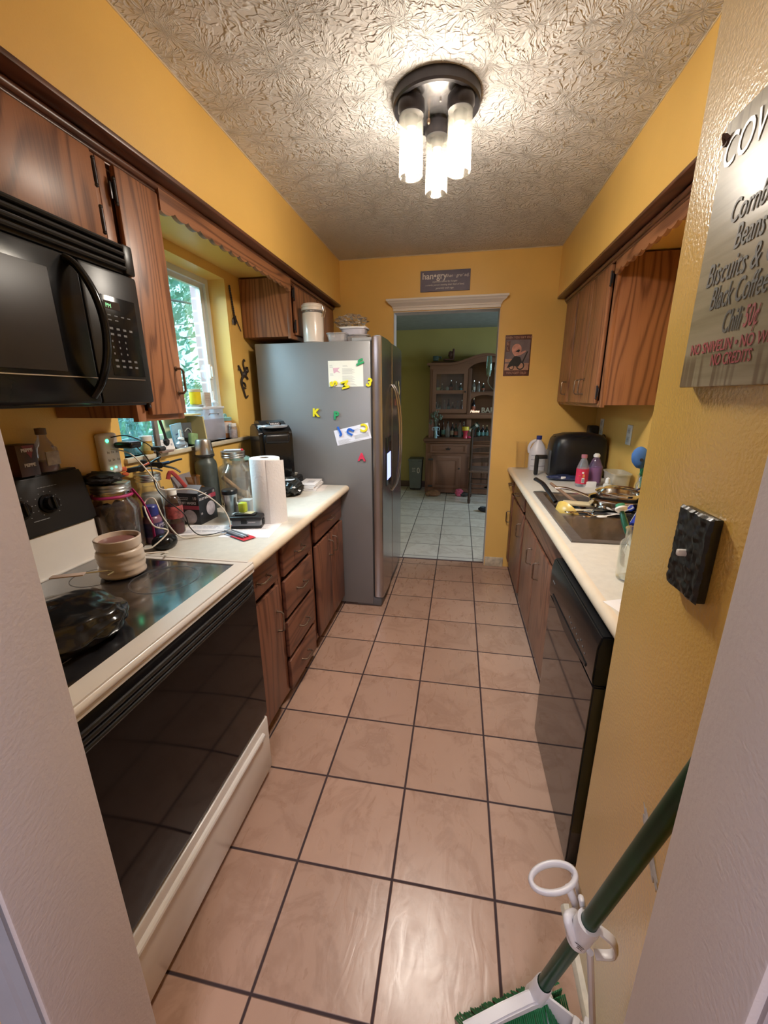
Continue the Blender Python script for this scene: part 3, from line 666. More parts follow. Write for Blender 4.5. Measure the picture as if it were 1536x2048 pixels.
# ------------------------------------------------------------------ range
rg = thing('range', 'white electric range with black glass cooktop and oven door', 'stove', (-1.0, 0.80, 0))
RX, RY0, RY1 = -0.680, 0.425, 1.186
g = G(); g.box(-1.34, RX - .03, RY0, RY1, 0.02, .885, .004); part('body', g, WENAM, rg)
g = G(); g.ring_cut((-1.275, RX + .006, RY0, RY1), (-1.245, RX - .048, RY0 + .03, RY1 - .03), 'z', .872, .908)
g.tube([(RX - .002, RY0 + .006, .893), (RX - .002, RY1 - .006, .893)], .0135, 12); g.box(-1.275, RX - .01, RY1 - .012, RY1, .873, .911, .003)
part('cooktop_frame', g, WENAM, rg)
def cooktop():
    m, t, b = nt('cooktop_glass'); co = wcoords(t)
    n = N(t, 'ShaderNodeTexNoise', i_Scale=14.0, i_Detail=5.0, i_Distortion=.7); L(t, co, n.inputs['Vector'])
    r = ramp(t, [(.35, (.010, .010, .012)), (.68, (.030, .030, .034))], n.outputs[0]); L(t, r.outputs[0], b.inputs['Base Color'])
    # smears and burner wear change the gloss
    h = None
    for cx, cy, R1 in ((-.885, 1.02, .105), (-1.08, .62, .10)):
        d = N(t, 'ShaderNodeVectorMath', operation='DISTANCE'); d.inputs[1].default_value = (cx, cy, .905); L(t, co, d.inputs[0])
        rr = ramp(t, [(R1 * .45, (0, 0, 0)), (R1 * .62, (1, 1, 1)), (R1 * .78, (.15, .15, .15)), (R1 * .95, (.9, .9, .9)), (R1 * 1.2, (0, 0, 0))], d.outputs['Value'])
        if h is None: h = rr.outputs[0]
        else: a = N(t, 'ShaderNodeMath', operation='ADD'); L(t, h, a.inputs[0]); L(t, rr.outputs[0], a.inputs[1]); h = a.outputs[0]
    mr = N(t, 'ShaderNodeMapRange', i_1=.3, i_2=.75, i_3=.07, i_4=.26); L(t, n.outputs[0], mr.inputs[0])
    a = N(t, 'ShaderNodeMath', operation='MULTIPLY_ADD', i_1=.16); L(t, h, a.inputs[0]); L(t, mr.outputs[0], a.inputs[2]); L(t, a.outputs[0], b.inputs['Roughness'])
    b.inputs['Specular IOR Level'].default_value = .9; b.inputs['Coat Weight'].default_value = 1.0; b.inputs['Coat Roughness'].default_value = .10; b.inputs['Coat IOR'].default_value = 1.7
    return m
g = G(); g.box(-1.246, RX - .047, RY0 + .029, RY1 - .029, .895, .905); gl = part('glass_top', g, cooktop(), rg)
for cx, cy, r in ((-.885, 1.02, .10), (-1.11, 1.0, .075), (-.885, .62, .075), (-1.11, .62, .10)):
    g = G(); g.lathe([(r - .0025, 0), (r - .0025, .0006), (r, .0006), (r, 0)], (cx, cy, .905), 48)
    part('burner_ring', g, P('burner_print', (.10, .10, .11), .35), gl)
g = G(); pr = [(RX - .035, .285), (RX, .285), (RX + .003, .30), (RX + .003, .80), (RX - .035, .80)]
g.prism(pr, 'y', RY0 + .004, RY1 - .004, bev=.002); dr = part('oven_door', g, P('oven_black_glass', (.008, .006, .006), .07, var=.1, spec=.14), rg)
g = G(); g.box(RX - .035, RX + .002, RY0 + .004, RY1 - .004, .802, .870, .003)
for k in range(3):
    z = .816 + k * .017; g.tube([(RX + .002, RY0 + .03, z), (RX + .016, RY0 + .07, z), (RX + .018, (RY0 + RY1) / 2, z), (RX + .016, RY1 - .07, z), (RX + .002, RY1 - .03, z)], .0058, 8, 4)
part('handle', g, BLKS, dr)
g = G(); g.box(RX - .035, RX + .002, RY0 + .002, RY1 - .002, .03, .272, .008)
g.tube([(RX + .001, RY0 + .07, .215), (RX + .004, RY0 + .10, .228), (RX + .004, RY1 - .10, .228), (RX + .001, RY1 - .07, .215)], .011, 10, 4)
part('storage_drawer', g, WENAM, rg)
g = G(); g.box(-1.30, RX - .06, RY0 + .02, RY1 - .02, 0, .03); part('base_skirt', g, BLKM, rg)
# back guard
g = G(); g.prism([(-1.342, .88), (-1.255, .88), (-1.262, .925), (-1.272, .95), (-1.275, 1.040), (-1.342, 1.040)], 'y', RY0, RY1, bev=.004); part('back_splash', g, WENAM, rg)
g = G(); g.prism([(-1.342, 1.040), (-1.262, 1.040), (-1.262, 1.062), (-1.290, 1.205), (-1.300, 1.222), (-1.342, 1.222)], 'y', RY0 - .0, RY1 + .004, bev=.008); cp = part('control_panel', g, BLKS, rg)
nrm = Vector((.143, 0, .028)).normalized(); upv = Vector((-.028, 0, .143)).normalized(); rt = Vector((0, 1, 0))
def onp(y, z): return Vector((-1.262 - (z - 1.062) * .196, y, z))
for y in (1.035, .945, .64, .55):
    c = onp(y, 1.130); g = G(); g.cyl(c, c + nrm * .006, .031, .030, 28); g.cyl(c + nrm * .006, c + nrm * .024, .022, .019, 28)
    g.box(-.0045, .0045, -.021, .021, 0, .010, .002, M=Matrix.Translation(c + nrm * .022) @ Matrix((rt, upv, nrm)).transposed().to_4x4()); kb = part('knob', g, BLK, cp)
    g = G()
    for k in range(11):
        a = math.radians(-140 + 28 * k); p = c + rt * (.040 * math.sin(a)) + upv * (.040 * math.cos(a)); g.cyl(p, p + nrm * .0008, .0017, n=6)
    part('dial_marks', g, P('pale_print', (.22, .22, .23), .5), kb)
g = G(); lines(g, onp(1.02, 1.183) + nrm * .0005, rt, upv, 1, .075, .0022, seed=4); lines(g, onp(.972, 1.088) + nrm * .0005, rt, upv, 1, .05, .0022, seed=5); part('lettering', g, MT['pale_print'], cp)

# ------------------------------------------------------------------ microwave
mw = thing('microwave', 'black over the range microwave with curved handle', 'microwave', (-1.15, .80, 1.43))
MX, MY0, MY1, MZ0, MZ1 = -0.950, .42, 1.178, 1.430, 1.868
g = G(); g.box(XL + .006, MX - .03, MY0, MY1, MZ0, MZ1, .004); part('housing', g, BLKS, mw)
g = G(); g.box(MX - .031, MX - .008, MY0, MY1, MZ1 - .078, MZ1, .006)
for k in range(4):
    z = MZ1 - .010 - k * .018; g.tube([(MX - .002, MY0 + .01, z), (MX - .002, MY1 - .035, z)], .0062, 8)
g.box(MX - .03, MX + .002, MY1 - .036, MY1, MZ1 - .078, MZ1, .006); part('vent_grille', g, BLKS, mw)
MD = .985
g = G(); g.box(MX - .031, MX, MY0, MD - .002, MZ0 + .006, MZ1 - .081, .008); md = part('door', g, BLK, mw)
g = G(); g.box(MX - .002, MX + .0015, MY0 + .02, MD - .09, MZ0 + .085, MZ1 - .125, .001); part('window', g, P('door_mesh_window', (.030, .024, .020), .38, var=.1, spec=.3), md)
g = G(); g.box(MX - .001, MX + .0025, MY0, MY1 - .03, MZ0 + .072, MZ0 + .0745); part('trim_line', g, STEEL, md)
g = G(); hy = MD - .018
g.tube([(MX - .004, hy - .015, MZ1 - .088), (MX + .020, hy - .006, MZ1 - .110), (MX + .042, hy + .006, MZ1 - .165), (MX + .050, hy + .012, MZ1 - .235), (MX + .044, hy + .008, MZ1 - .310), (MX + .022, hy, MZ1 - .375), (MX - .004, hy - .008, MZ0 + .025)], .0125, 12, 6, flat=.75); part('handle', g, BLK, md)
g = G(); g.box(MX - .031, MX, MD, MY1, MZ0 + .006, MZ1 - .081, .008); pn = part('control_panel', g, BLKS, mw)
g = G(); g.box(MX, MX + .001, MD + .050, MY1 - .025, MZ0 + .082, MZ1 - .150, .0005); part('keypad', g, BLK, pn)
g = G(); g.box(MX + .001, MX + .0016, MD + .056, MD + .110, MZ1 - .183, MZ1 - .163); part('display', g, P('dim_display', (.05, .035, .03), .2), pn)
g = G(); yy = Vector((0, 1, 0)); zz = Vector((0, 0, 1))
def btn(y, z, w, h): g.box(MX + .001, MX + .0018, y, y + w, z, z + h)
for r_, (z, cols) in enumerate(((MZ1 - .200, 4), (MZ1 - .212, 2), (MZ1 - .235, 4), (MZ1 - .250, 3), (MZ1 - .268, 3), (MZ1 - .284, 3), (MZ1 - .300, 3), (MZ1 - .318, 4), (MZ1 - .334, 4))):
    for c_ in range(cols): btn(MD + .062 + c_ * .023, z, .011 if r_ in (0, 1, 2, 3, 7, 8) else .004, .0028 if r_ in (0, 1) else .0055)
part('button_print', g, P('keypad_print', (.13, .13, .135), .5), pn)
text(pn, 'PM', .015, (MX + .0016, MD + .060, MZ1 - .180), (0, 1, 0), (0, 0, 1), EM('clock_green', (.25, .7, .35), .35), 'clock_digits')

# ------------------------------------------------------------------ dishwasher
DXF, DY0, DY1 = .392, 1.02, 1.578
dw = thing('dishwasher', 'glossy black dishwasher standing proud of the cabinets', 'dishwasher', (.70, 1.3, 0))
g = G(); g.box(DXF + .035, XR - .02, DY0 + .003, DY1 - .003, .06, .838); part('tub', g, BLKM, dw)
g = G(); g.prism([(DXF, .012), (DXF, .68), (DXF + .034, .68), (DXF + .034, .012)], 'y', DY0, DY1, bev=.004); dd = part('door', g, P('dishwasher_black', (.012, .011, .012), .06, var=.1, coat=.3), dw)
g = G(); g.prism([(DXF - .001, .684), (DXF - .005, .70), (DXF - .004, .80), (DXF + .004, .836), (DXF + .034, .838), (DXF + .034, .684)], 'y', DY0, DY1, bev=.004); cpn = part('control_panel', g, BLK, dw)
g = G(); K = 14; pl = [(DY0 + .02 + (DY1 - DY0 - .04) * k / K, .700 - .0 + .0 * k) for k in range(K + 1)]
low = [(DY0 + .06 + (DY1 - DY0 - .12) * k / K, .700 - .028 * math.sin(PI * k / K)) for k in range(K + 1)]
g.prism(low + [(DY1 - .06, .712), (DY0 + .06, .712)], 'x', DXF - .007, DXF + .002, bev=.002); part('pocket_handle', g, BLKS, cpn)
g = G()
for k in range(9): g.box(DXF - .0056, DXF - .004, 1.10 + k * .022, 1.108 + k * .022, .728 + (k % 3) * .008, .731 + (k % 3) * .008)
g.box(DXF - .0056, DXF - .004, 1.50, 1.535, .755, .760); part('button_print', g, MT['keypad_print'], cpn)

# ------------------------------------------------------------------ ceiling light
X_, Y_, Z_ = Vector((1, 0, 0)), Vector((0, 1, 0)), Vector((0, 0, 1))
LC = Vector((-.127, 1.79, ZC))
cl = thing('ceiling_light', 'round dark metal ceiling light with three frosted glass cylinder shades, lit', 'ceiling light', LC)
g = G(); g.lathe([(0, -.012), (.128, -.012), (.130, -.016), (.134, -.034), (.150, -.036), (.155, -.030), (.155, 0), (0, 0)], LC, 56); part('canopy', g, DKMET, cl)
g = G(); g.lathe([(0, -.0125), (.128, -.0125), (.128, -.0165), (0, -.0165)], LC, 48); part('mirror_pan', g, P('pan_metal', (.55, .53, .55), .22, .9), cl)
SHADE = None
def shade_mat():
    m, t, b = nt('frosted_shade')
    tr = N(t, 'ShaderNodeBsdfTransparent'); tr.inputs[0].default_value = (1, .99, .96, 1)
    tl = N(t, 'ShaderNodeBsdfTranslucent'); tl.inputs[0].default_value = (.80, .78, .72, 1)
    gl = N(t, 'ShaderNodeBsdfGlossy'); gl.inputs['Roughness'].default_value = .12
    n = N(t, 'ShaderNodeTexNoise', i_Scale=30.0); L(t, coords(t), n.inputs['Vector']); mr = N(t, 'ShaderNodeMapRange', i_3=.07, i_4=.12); L(t, n.outputs[0], mr.inputs[0])
    a = N(t, 'ShaderNodeMixShader'); L(t, mr.outputs[0], a.inputs[0]); L(t, tr.outputs[0], a.inputs[1]); L(t, tl.outputs[0], a.inputs[2])
    c = N(t, 'ShaderNodeMixShader', i_0=.06); L(t, a.outputs[0], c.inputs[1]); L(t, gl.outputs[0], c.inputs[2]); L(t, c.outputs[0], t.nodes['Material Output'].inputs[0])
    return m
SHADE = shade_mat(); BULB = EM('lit_bulb', (1.0, .90, .74), 9)
for dx, dy in ((-.083, -.055), (.087, -.050), (.0, .088)):
    c = LC + Vector((dx, dy, 0))
    g = G(); g.lathe([(0, -.016), (.030, -.016), (.030, -.030), (.046, -.034), (.047, -.060), (.043, -.068), (.043, -.075), (.024, -.078), (.020, -.110), (0, -.110)], c, 32); so = part('socket', g, DKMET, cl)
    g = G(); g.lathe([(.040, -.070), (.0425, -.078), (.0425, -.250), (.040, -.256), (.037, -.250), (.0395, -.243), (.0395, -.078)], c, 36); part('glass_shade', g, SHADE, cl)
    g = G(); g.lathe([(0, -.110), (.013, -.112), (.014, -.128), (.026, -.150), (.030, -.172), (.026, -.196), (.012, -.210), (0, -.213)], c, 20); part('bulb', g, BULB, so)
    l = bpy.data.lights.new('bulb_light', 'POINT'); l.energy = 3.6; l.color = (1.0, .905, .80); l.shadow_soft_size = .034
    lo = bpy.data.objects.new('bulb_light', l); C.objects.link(lo); lo.location = c + Vector((0, 0, -.235))
    l = bpy.data.lights.new('bulb_downlight', 'SPOT'); l.energy = 12; l.color = (1.0, .905, .80); l.spot_size = math.radians(172); l.spot_blend = .9; l.shadow_soft_size = .034
    lo = bpy.data.objects.new('bulb_downlight', l); C.objects.link(lo); lo.location = c + Vector((0, 0, -.252))
g = G(); g.sph(LC + Vector((-.03, .04, -.045)), (.007, .007, .010)); g.cyl(LC + Vector((-.03, .04, -.016)), LC + Vector((-.03, .04, -.04)), .003); part('finial', g, BRONZE, cl)
g = G(); g.cyl(LC + Vector((.015, -.02, -.016)), LC + Vector((.015, -.02, -.024)), .004); part('screw', g, STEEL, cl)

# ------------------------------------------------------------------ signs and wall things
# hangry sign on the far wall
sg = thing('wall_sign', 'small grey wooden hangry sign above the far doorway', 'sign', (-.145, YF, 2.215))
g = G(); g.box(-.333, .038, YF - .014, YF - .001, 2.215, 2.357, .002, M=Matrix.Rotation(0, 4, 'Y')); part('board', g, P('slate_board', (.16, .15, .22), .6, var=.15), sg)
LW = P('white_letter', (.75, .72, .72), .6)
fy = YF - .0145
text(sg, 'han•gry', .062, (-.320, fy, 2.300), X_, Z_, LW, bold=.0008, sx=.98)
text(sg, '/han · gre/ adj.', .030, (-.142, fy, 2.308), X_, Z_, LW, shear=.3)
text(sg, 'a person fueled by hunger', .0175, (-.150, fy, 2.276), X_, Z_, LW, align='CENTER', shear=.3)
text(sg, 'a cranky person needing their feed of food,', .0165, (-.150, fy, 2.254), X_, Z_, LW, align='CENTER', shear=.3)
text(sg, 'generally with rage', .0175, (-.150, fy, 2.231), X_, Z_, LW, align='CENTER', shear=.3)
# tin poster
ps = thing('tin_poster', 'rusty tin poster of a rider on a motorcycle, right of the doorway', 'poster', (.418, YF, 1.597))
PB = P('rust_brown', (.12, .045, .035), .5, var=.4, vs=30); PS = P('poster_sand', (.50, .27, .18), .5, var=.3, vs=20); PG = P('poster_grey', (.17, .13, .14), .5, var=.3, vs=15)
def P2(x, z): return (x, fy2, z)
fy2 = YF - .004
g = G(); g.box(.322, .514, YF - .004, YF - .001, 1.597, 1.893, .0015); part('tin_sheet', g, PB, ps)
g = G(); g.box(.330, .506, YF - .0046, YF - .004, 1.640, 1.858); part('picture_backdrop', g, PG, ps)
g = G(); g.box(.330, .506, YF - .0052, YF - .0046, 1.640, 1.690); g.box(.330, .430, YF - .0052, YF - .0046, 1.700, 1.722); part('picture_road', g, PS, ps)
g = G()
for cx, cz, r in ((.445, 1.672, .030), (.380, 1.662, .020)): g.lathe([(r * .72, 0), (r * .72, .0012), (r, .0012), (r, 0)], (0, 0, 0), 24, M=Matrix.Translation((cx, YF - .0052, cz)) @ Matrix.Rotation(PI / 2, 4, 'X'))
g.prism([(.345, 1.655), (.365, 1.70), (.400, 1.745), (.440, 1.735), (.455, 1.70), (.43, 1.665), (.39, 1.672)], 'y', YF - .0062, YF - .005); g.prism([(.455, 1.70), (.487, 1.775), (.495, 1.772), (.465, 1.695)], 'y', YF - .0066, YF - .005); part('motorcycle_picture', g, BLKM, ps)
g = G(); g.sph((.410, YF - .005, 1.790), (.036, .0022, .040)); g.prism([(.385, 1.76), (.43, 1.765), (.475, 1.782), (.478, 1.772), (.44, 1.748), (.40, 1.742)], 'y', YF - .0074, YF - .005); part('rider_picture', g, P('rider_pink', (.62, .30, .24), .5, var=.25, vs=40), ps)
g = G(); g.prism([(.40, 1.775), (.428, 1.768), (.435, 1.785), (.425, 1.79)], 'y', YF - .0082, YF - .007); part('helmet_picture', g, BLKM, ps)
text(ps, 'WHEN YOU GET OLD', .0205, (.418, fy2, 1.868), X_, Z_, PS, align='CENTER', bold=.0003)
text(ps, 'YOU GET OLD', .0225, (.418, fy2, 1.612), X_, Z_, PS, align='CENTER', bold=.0003)
g = G(); g.box(.332, .360, YF - .0052, YF - .0046, 1.775, 1.850); part('picture_sign', g, PB, ps)
text(ps, 'E', .034, (.336, fy2 - .002, 1.823), X_, Z_, PS); text(ps, 'L', .034, (.336, fy2 - .002, 1.785), X_, Z_, PS)

# large wooden menu sign on the wall return: faces -x, reads towards -y
def weathered():
    m, t, b = nt('weathered_board'); co = wcoords(t, (1, 2.2, 30)); n = N(t, 'ShaderNodeTexNoise', i_Scale=1.6, i_Detail=5.0); L(t, co, n.inputs['Vector'])
    r = ramp(t, [(.3, (.26, .22, .13)), (.5, (.36, .32, .21)), (.7, (.42, .37, .26))], n.outputs[0])
    co2 = wcoords(t, (1, 60, 3)); n2 = N(t, 'ShaderNodeTexNoise', i_Scale=1.0, i_Detail=2.0); L(t, co2, n2.inputs['Vector'])
    g2 = N(t, 'ShaderNodeNewGeometry'); s = N(t, 'ShaderNodeSeparateXYZ'); L(t, g2.outputs['Position'], s.inputs[0])
    band = ramp(t, [(.0, (1, 1, 1)), (.09, (1, 1, 1)), (.13, (0, 0, 0)), (.78, (0, 0, 0)), (.84, (1, 1, 1))])
    mr = N(t, 'ShaderNodeMapRange', i_1=1.46, i_2=1.86); L(t, s.outputs[2], mr.inputs[0]); L(t, mr.outputs[0], band.inputs[0])
    st = ramp(t, [(.50, (0, 0, 0)), (.58, (1, 1, 1))], n2.outputs[0])
    mu = N(t, 'ShaderNodeMath', operation='MULTIPLY'); L(t, band.outputs[0], mu.inputs[0]); L(t, st.outputs[0], mu.inputs[1])
    mu2 = N(t, 'ShaderNodeMath', operation='MULTIPLY', i_1=.75); L(t, mu.outputs[0], mu2.inputs[0])
    mx = N(t, 'ShaderNodeMix', data_type='RGBA'); L(t, mu2.outputs[0], mx.inputs[0]); L(t, r.outputs[0], mx.inputs[6]); mx.inputs[7].default_value = (.16, .11, .06, 1)
    L(t, mx.outputs[2], b.inputs['Base Color']); b.inputs['Roughness'].default_value = .36
    bp = N(t, 'ShaderNodeBump', i_Strength=.3, i_Distance=.002); L(t, n.outputs[0], bp.inputs['Height']); L(t, bp.outputs[0], b.inputs['Normal']); return m
ms = thing('menu_sign', 'large weathered wooden menu board hung above the dark switch plate', 'sign', (.365, .61, 1.46))
SXF = .375 - .020; rot = Matrix.Translation((.365, .83, 1.86)) @ Matrix.Rotation(math.radians(3.4), 4, 'X') @ Matrix.Translation((-.365, -.83, -1.86))
g = G(); g.box(SXF, .3745, .42, .775, 1.461, 1.816, .002); part('board', g, weathered(), ms)
NY = Vector((0, -1, 0)); sx_ = SXF - .0006
DG = P('sign_dark_ink', (.12, .12, .11), .5, var=.3); RDI = P('sign_red_ink', (.40, .07, .08), .5, var=.3); WH = P('sign_white_ink', (.66, .64, .64), .4, var=.1)
for s, sz, y, z, mt_, fit, sh in (('COWBOY', .056, .768, 1.756, WH, .200, .12),
    ('Cornbread', .040, .720, 1.674, DG, .125, .2), ('Beans', .043, .698, 1.638, DG, .060, .2),
    ('Biscuits & Gravy', .043, .749, 1.602, DG, .195, .2), ('Black Coffee', .043, .728, 1.568, DG, .119, .2),
    ('Chili', .041, .687, 1.532, DG, .041, .15), ('25¢', .036, .632, 1.638, RDI, .034, .15), ('50¢', .038, .641, 1.533, RDI, .028, .1),
    ('NO SNIVELIN • NO WHININ', .0215, .757, 1.509, RDI, .215, 0), ('NO CREDITS', .022, .697, 1.490, RDI, .087, 0)):
    text(ms, s, sz, (sx_, y, z), NY, Z_, mt_, fit=fit, shear=sh, bold=.00015, depth=.0004)
g = G(); g.tube([(SXF - .001, .768, 1.790), (SXF - .006, .765, 1.800), (SXF - .001, .761, 1.793)], .003, 6, 3); g.cyl((SXF - .003, .766, 1.792), (SXF + .001, .766, 1.792), .006); part('nail', g, P('rusty_nail', (.10, .05, .03), .7), ms)

# rock-like switch plate
sw = thing('light_switch', 'black carved stone light switch plate with a white toggle', 'light switch', (.365, .685, 1.13))
g = G(); y0, y1, z0, z1 = .620, .708, 1.145, 1.280
def rk(u, v):
    y = y0 + (y1 - y0) * u; z = z0 + (z1 - z0) * v; e = min(u, 1 - u, v, 1 - v)
    j = noise.noise(Vector((y * 60, z * 60, 1))); j2 = noise.noise(Vector((y * 150, z * 150, 5)))
    if e < .001: y += .0025 * j; z += .0025 * j2
    return (.375 - .017 - .004 * abs(j) - .0018 * j2 + (.004 if e < .001 else 0), y, z)
g.sheet(26, 36, rk); g.box(.3605, .3748, y0 + .0015, y1 - .0015, z0 + .0015, z1 - .0015, .002)
part('plate', g, P('black_slate', (.018, .020, .018), .28, var=.5, vs=50), sw, ang=25)
g = G(); g.box(.344, .362, .660, .668, 1.207, 1.218, .003); part('toggle', g, WPL, sw, label='white toggle')
# plaster scar
g = G(); R = random.Random(3); pl = []
for k in range(26):
    a = 2 * PI * k / 26; r = R.uniform(.6, 1.15); pl.append((.620 + .050 * r * math.cos(a) - .004 * math.sin(a), .662 + .050 * r * math.cos(a) + .018 * r * math.sin(a)))
g.prism(pl, 'x', .3742, .3752); part('plaster_scar', g, P('bare_plaster', (.62, .60, .62), .8, var=.3, vs=60), None, kind='structure')

def outlet(name, label, x, y, z, w=.070, h=.115, out=-1, plug=None):
    t = thing(name, label, 'outlet', (x, y, z - h / 2), None)
    a, b = sorted((x, x + out * .006)); g = G(); g.box(a, b, y - w / 2, y + w / 2, z - h / 2, z + h / 2, .003); part('plate', g, WPL, t)
    a, b = sorted((x + out * .005, x + out * .009)); g = G()
    for dz in (-.027, .027): g.box(a, b, y - .017, y + .017, z + dz - .017, z + dz + .017, .006)
    f = part('receptacle', g, P('outlet_grey', (.55, .53, .50), .4), t); g = G()
    for dz in (-.027, .027):
        for dy in (-.006, .006): a, b = sorted((x + out * .0086, x + out * .0094)); g.box(a, b, y + dy - .0012, y + dy + .0012, z + dz - .004, z + dz + .006)
    part('slots', g, INK, f); return t
outlet('wall_outlet', 'white wall outlet over the sink counter, near the blue sponge', XR, 2.76, 1.212, h=.12, w=.075)
outlet('wall_outlet', 'white wall outlet in the far corner behind the black fryer', XR, 3.28, 1.225)

# surge protector on the left wall
sp = thing('surge_protector', 'white wall-mounted surge protector with green lights and plugged cables', 'surge protector', (XL + .02, 1.365, 1.16))
g = G(); g.box(XL, XL + .034, 1.325, 1.408, 1.165, 1.322, .012, 3); part('housing', g, WPL, sp)
GLED = EM('green_led', (.05, 1.0, .45), 3.5)
for y, z, r in ((1.352, 1.294, .006), (1.350, 1.187, .0035), (1.372, 1.190, .0035)):
    g = G(); g.cyl((XL + .033, y, z), (XL + .036, y, z), r, n=12); part('indicator_light', g, GLED, sp)
g = G()
for yy_ in (1.345, 1.365, 1.388):
    for z in (1.215, 1.245): g.box(XL + .0335, XL + .0345, yy_ - .0015, yy_ + .0015, z, z + .009); g.box(XL + .0335, XL + .0345, yy_ + .005, yy_ + .008, z, z + .007)
part('slots', g, P('slot_grey', (.25, .24, .22), .6), sp)
g = G(); g.box(XL + .035, XL + .115, 1.375, 1.435, 1.262, 1.286, .009, 3, M=None); t = part('usb_charger', g, BLKS, None, 'black charger brick with pale top plugged into the surge protector', 'charger')
g = G(); g.box(XL + .06, XL + .11, 1.385, 1.425, 1.2855, 1.2868, .001); part('pale_label', g, P('charger_label', (.42, .46, .66), .3), t)
WC = P('white_cable', (.72, .66, .58), .45); BC = BLKS
def cable(label, pts, mat, r=.0028, sm=8, name='cable'):
    g = G(); g.tube(pts, r, 8, sm); return part(name, g, mat, None, label, 'cable', 'cables on the left counter', ang=60)
zt = ZT + .004
cable('white charging cable looping from the surge protector across the papers', [(XL + .036, 1.36, 1.262), (-1.27, 1.40, 1.235), (-1.20, 1.42, 1.13), (-1.18, 1.43, 1.09), (-1.08, 1.50, 1.075), (-.99, 1.535, .99), (-.955, 1.52, .905), (-.985, 1.48, zt), (-1.06, 1.44, zt), (-1.11, 1.40, .90), (-1.14, 1.36, .99), (-1.17, 1.36, 1.07), (-1.20, 1.34, 1.05), (-1.12, 1.275, .99), (-1.08, 1.30, .96), (-1.10, 1.24, .92), (-1.12, 1.215, .915)], WC)
cable('white cord curving from the wax warmer back to the counter', [(-1.015, 1.085, .955), (-.99, 1.13, .945), (-.985, 1.165, .93), (-1.02, 1.20, .915), (-1.07, 1.225, zt)], WC)
cable('black cable hanging from the charger brick down to the counter', [(XL + .10, 1.42, 1.265), (-1.23, 1.44, 1.20), (-1.22, 1.44, 1.10), (-1.17, 1.425, 1.05), (-1.10, 1.43, .99), (-1.09, 1.44, .93), (-1.05, 1.46, zt), (-.98, 1.55, zt), (-1.00, 1.63, zt), (-.94, 1.66, zt), (-1.01, 1.69, zt)], BC, .0022)
cable('black cord from the top of the surge protector to the clamps', [(XL + .035, 1.372, 1.305), (-1.28, 1.40, 1.31), (-1.24, 1.45, 1.275), (-1.24, 1.52, 1.22)], BC, .0022)

# black metal wall ornaments beside the window
g = G(); y, z = 2.47, 1.545; M_ = lambda pts: [(yy__, zz__) for yy__, zz__ in pts]
g.tube([(XL + .006, 2.445, 1.640), (XL + .008, 2.475, 1.600), (XL + .008, 2.480, 1.575)], .006, 8, 6)
g.sph((XL + .012, 2.505, 1.595), (.010, .026, .018), 12, Matrix.Rotation(.5, 4, 'X')); g.sph((XL + .013, 2.535, 1.615), (.010, .016, .014), 12)
for dy in (.528, .545): g.prism([(dy + 1.995, 1.622), (dy + 2.005, 1.640), (dy + 2.010, 1.622)], 'x', XL + .006, XL + .014)
g.tube([(XL + .008, 2.520, 1.61), (XL + .008, 2.505, 1.650), (XL + .008, 2.515, 1.680), (XL + .008, 2.528, 1.672)], .0045, 8, 5)
g.tube([(XL + .008, 2.50, 1.59), (XL + .008, 2.535, 1.575), (XL + .008, 2.545, 1.563)], .006, 8, 4)
g.tube([(XL + .008, 2.49, 1.585), (XL + .008, 2.46, 1.545), (XL + .008, 2.475, 1.50), (XL + .008, 2.500, 1.452), (XL + .008, 2.528, 1.462)], lambda u: .0085 * (1 - .5 * u), 8, 6)
g.tube([(XL + .008, 2.468, 1.545), (XL + .008, 2.500, 1.535), (XL + .008, 2.508, 1.517)], .0055, 8, 4); g.tube([(XL + .008, 2.478, 1.51), (XL + .008, 2.508, 1.508)], .005, 8)
g.tube([(XL + .008, 2.475, 1.605), (XL + .008, 2.450, 1.625), (XL + .008, 2.442, 1.612)], .005, 8, 4)
part('cat_ornament', g, P('dark_iron', (.035, .025, .022), .45), None, 'small dark metal cat climbing a branch, hung on the wall beside the window', 'wall ornament')
kc = thing('hanging_keychain', 'dark bead chain with an anchor-like charm hanging beside the window', 'wall ornament', (XL + .008, 2.45, 1.86))
g = G(); 
for k in range(15): g.sph((XL + .010, 2.425 + .0018 * k, 2.075 - .0115 * k), (.006, .006, .0075), 8)
part('bead_chain', g, DKMET, kc)
g = G(); g.tube([(XL + .008, 2.45 + .018 * math.cos(a), 1.895 + .018 * math.sin(a)) for a in [k * PI / 6 for k in range(12)]], .0035, 8, closed=True)
g.tube([(XL + .008, 2.45, 1.92), (XL + .008, 2.452, 1.87)], .004, 8); g.tube([(XL + .008, 2.465, 1.925), (XL + .008, 2.475, 1.90), (XL + .008, 2.515, 1.845)], .003, 8, 4); g.tube([(XL + .008, 2.43, 1.90), (XL + .008, 2.425, 1.87)], .003, 6); g.box(XL + .004, XL + .009, 2.438, 2.462, 1.880, 1.892, .002)
part('charm', g, DKMET, kc)

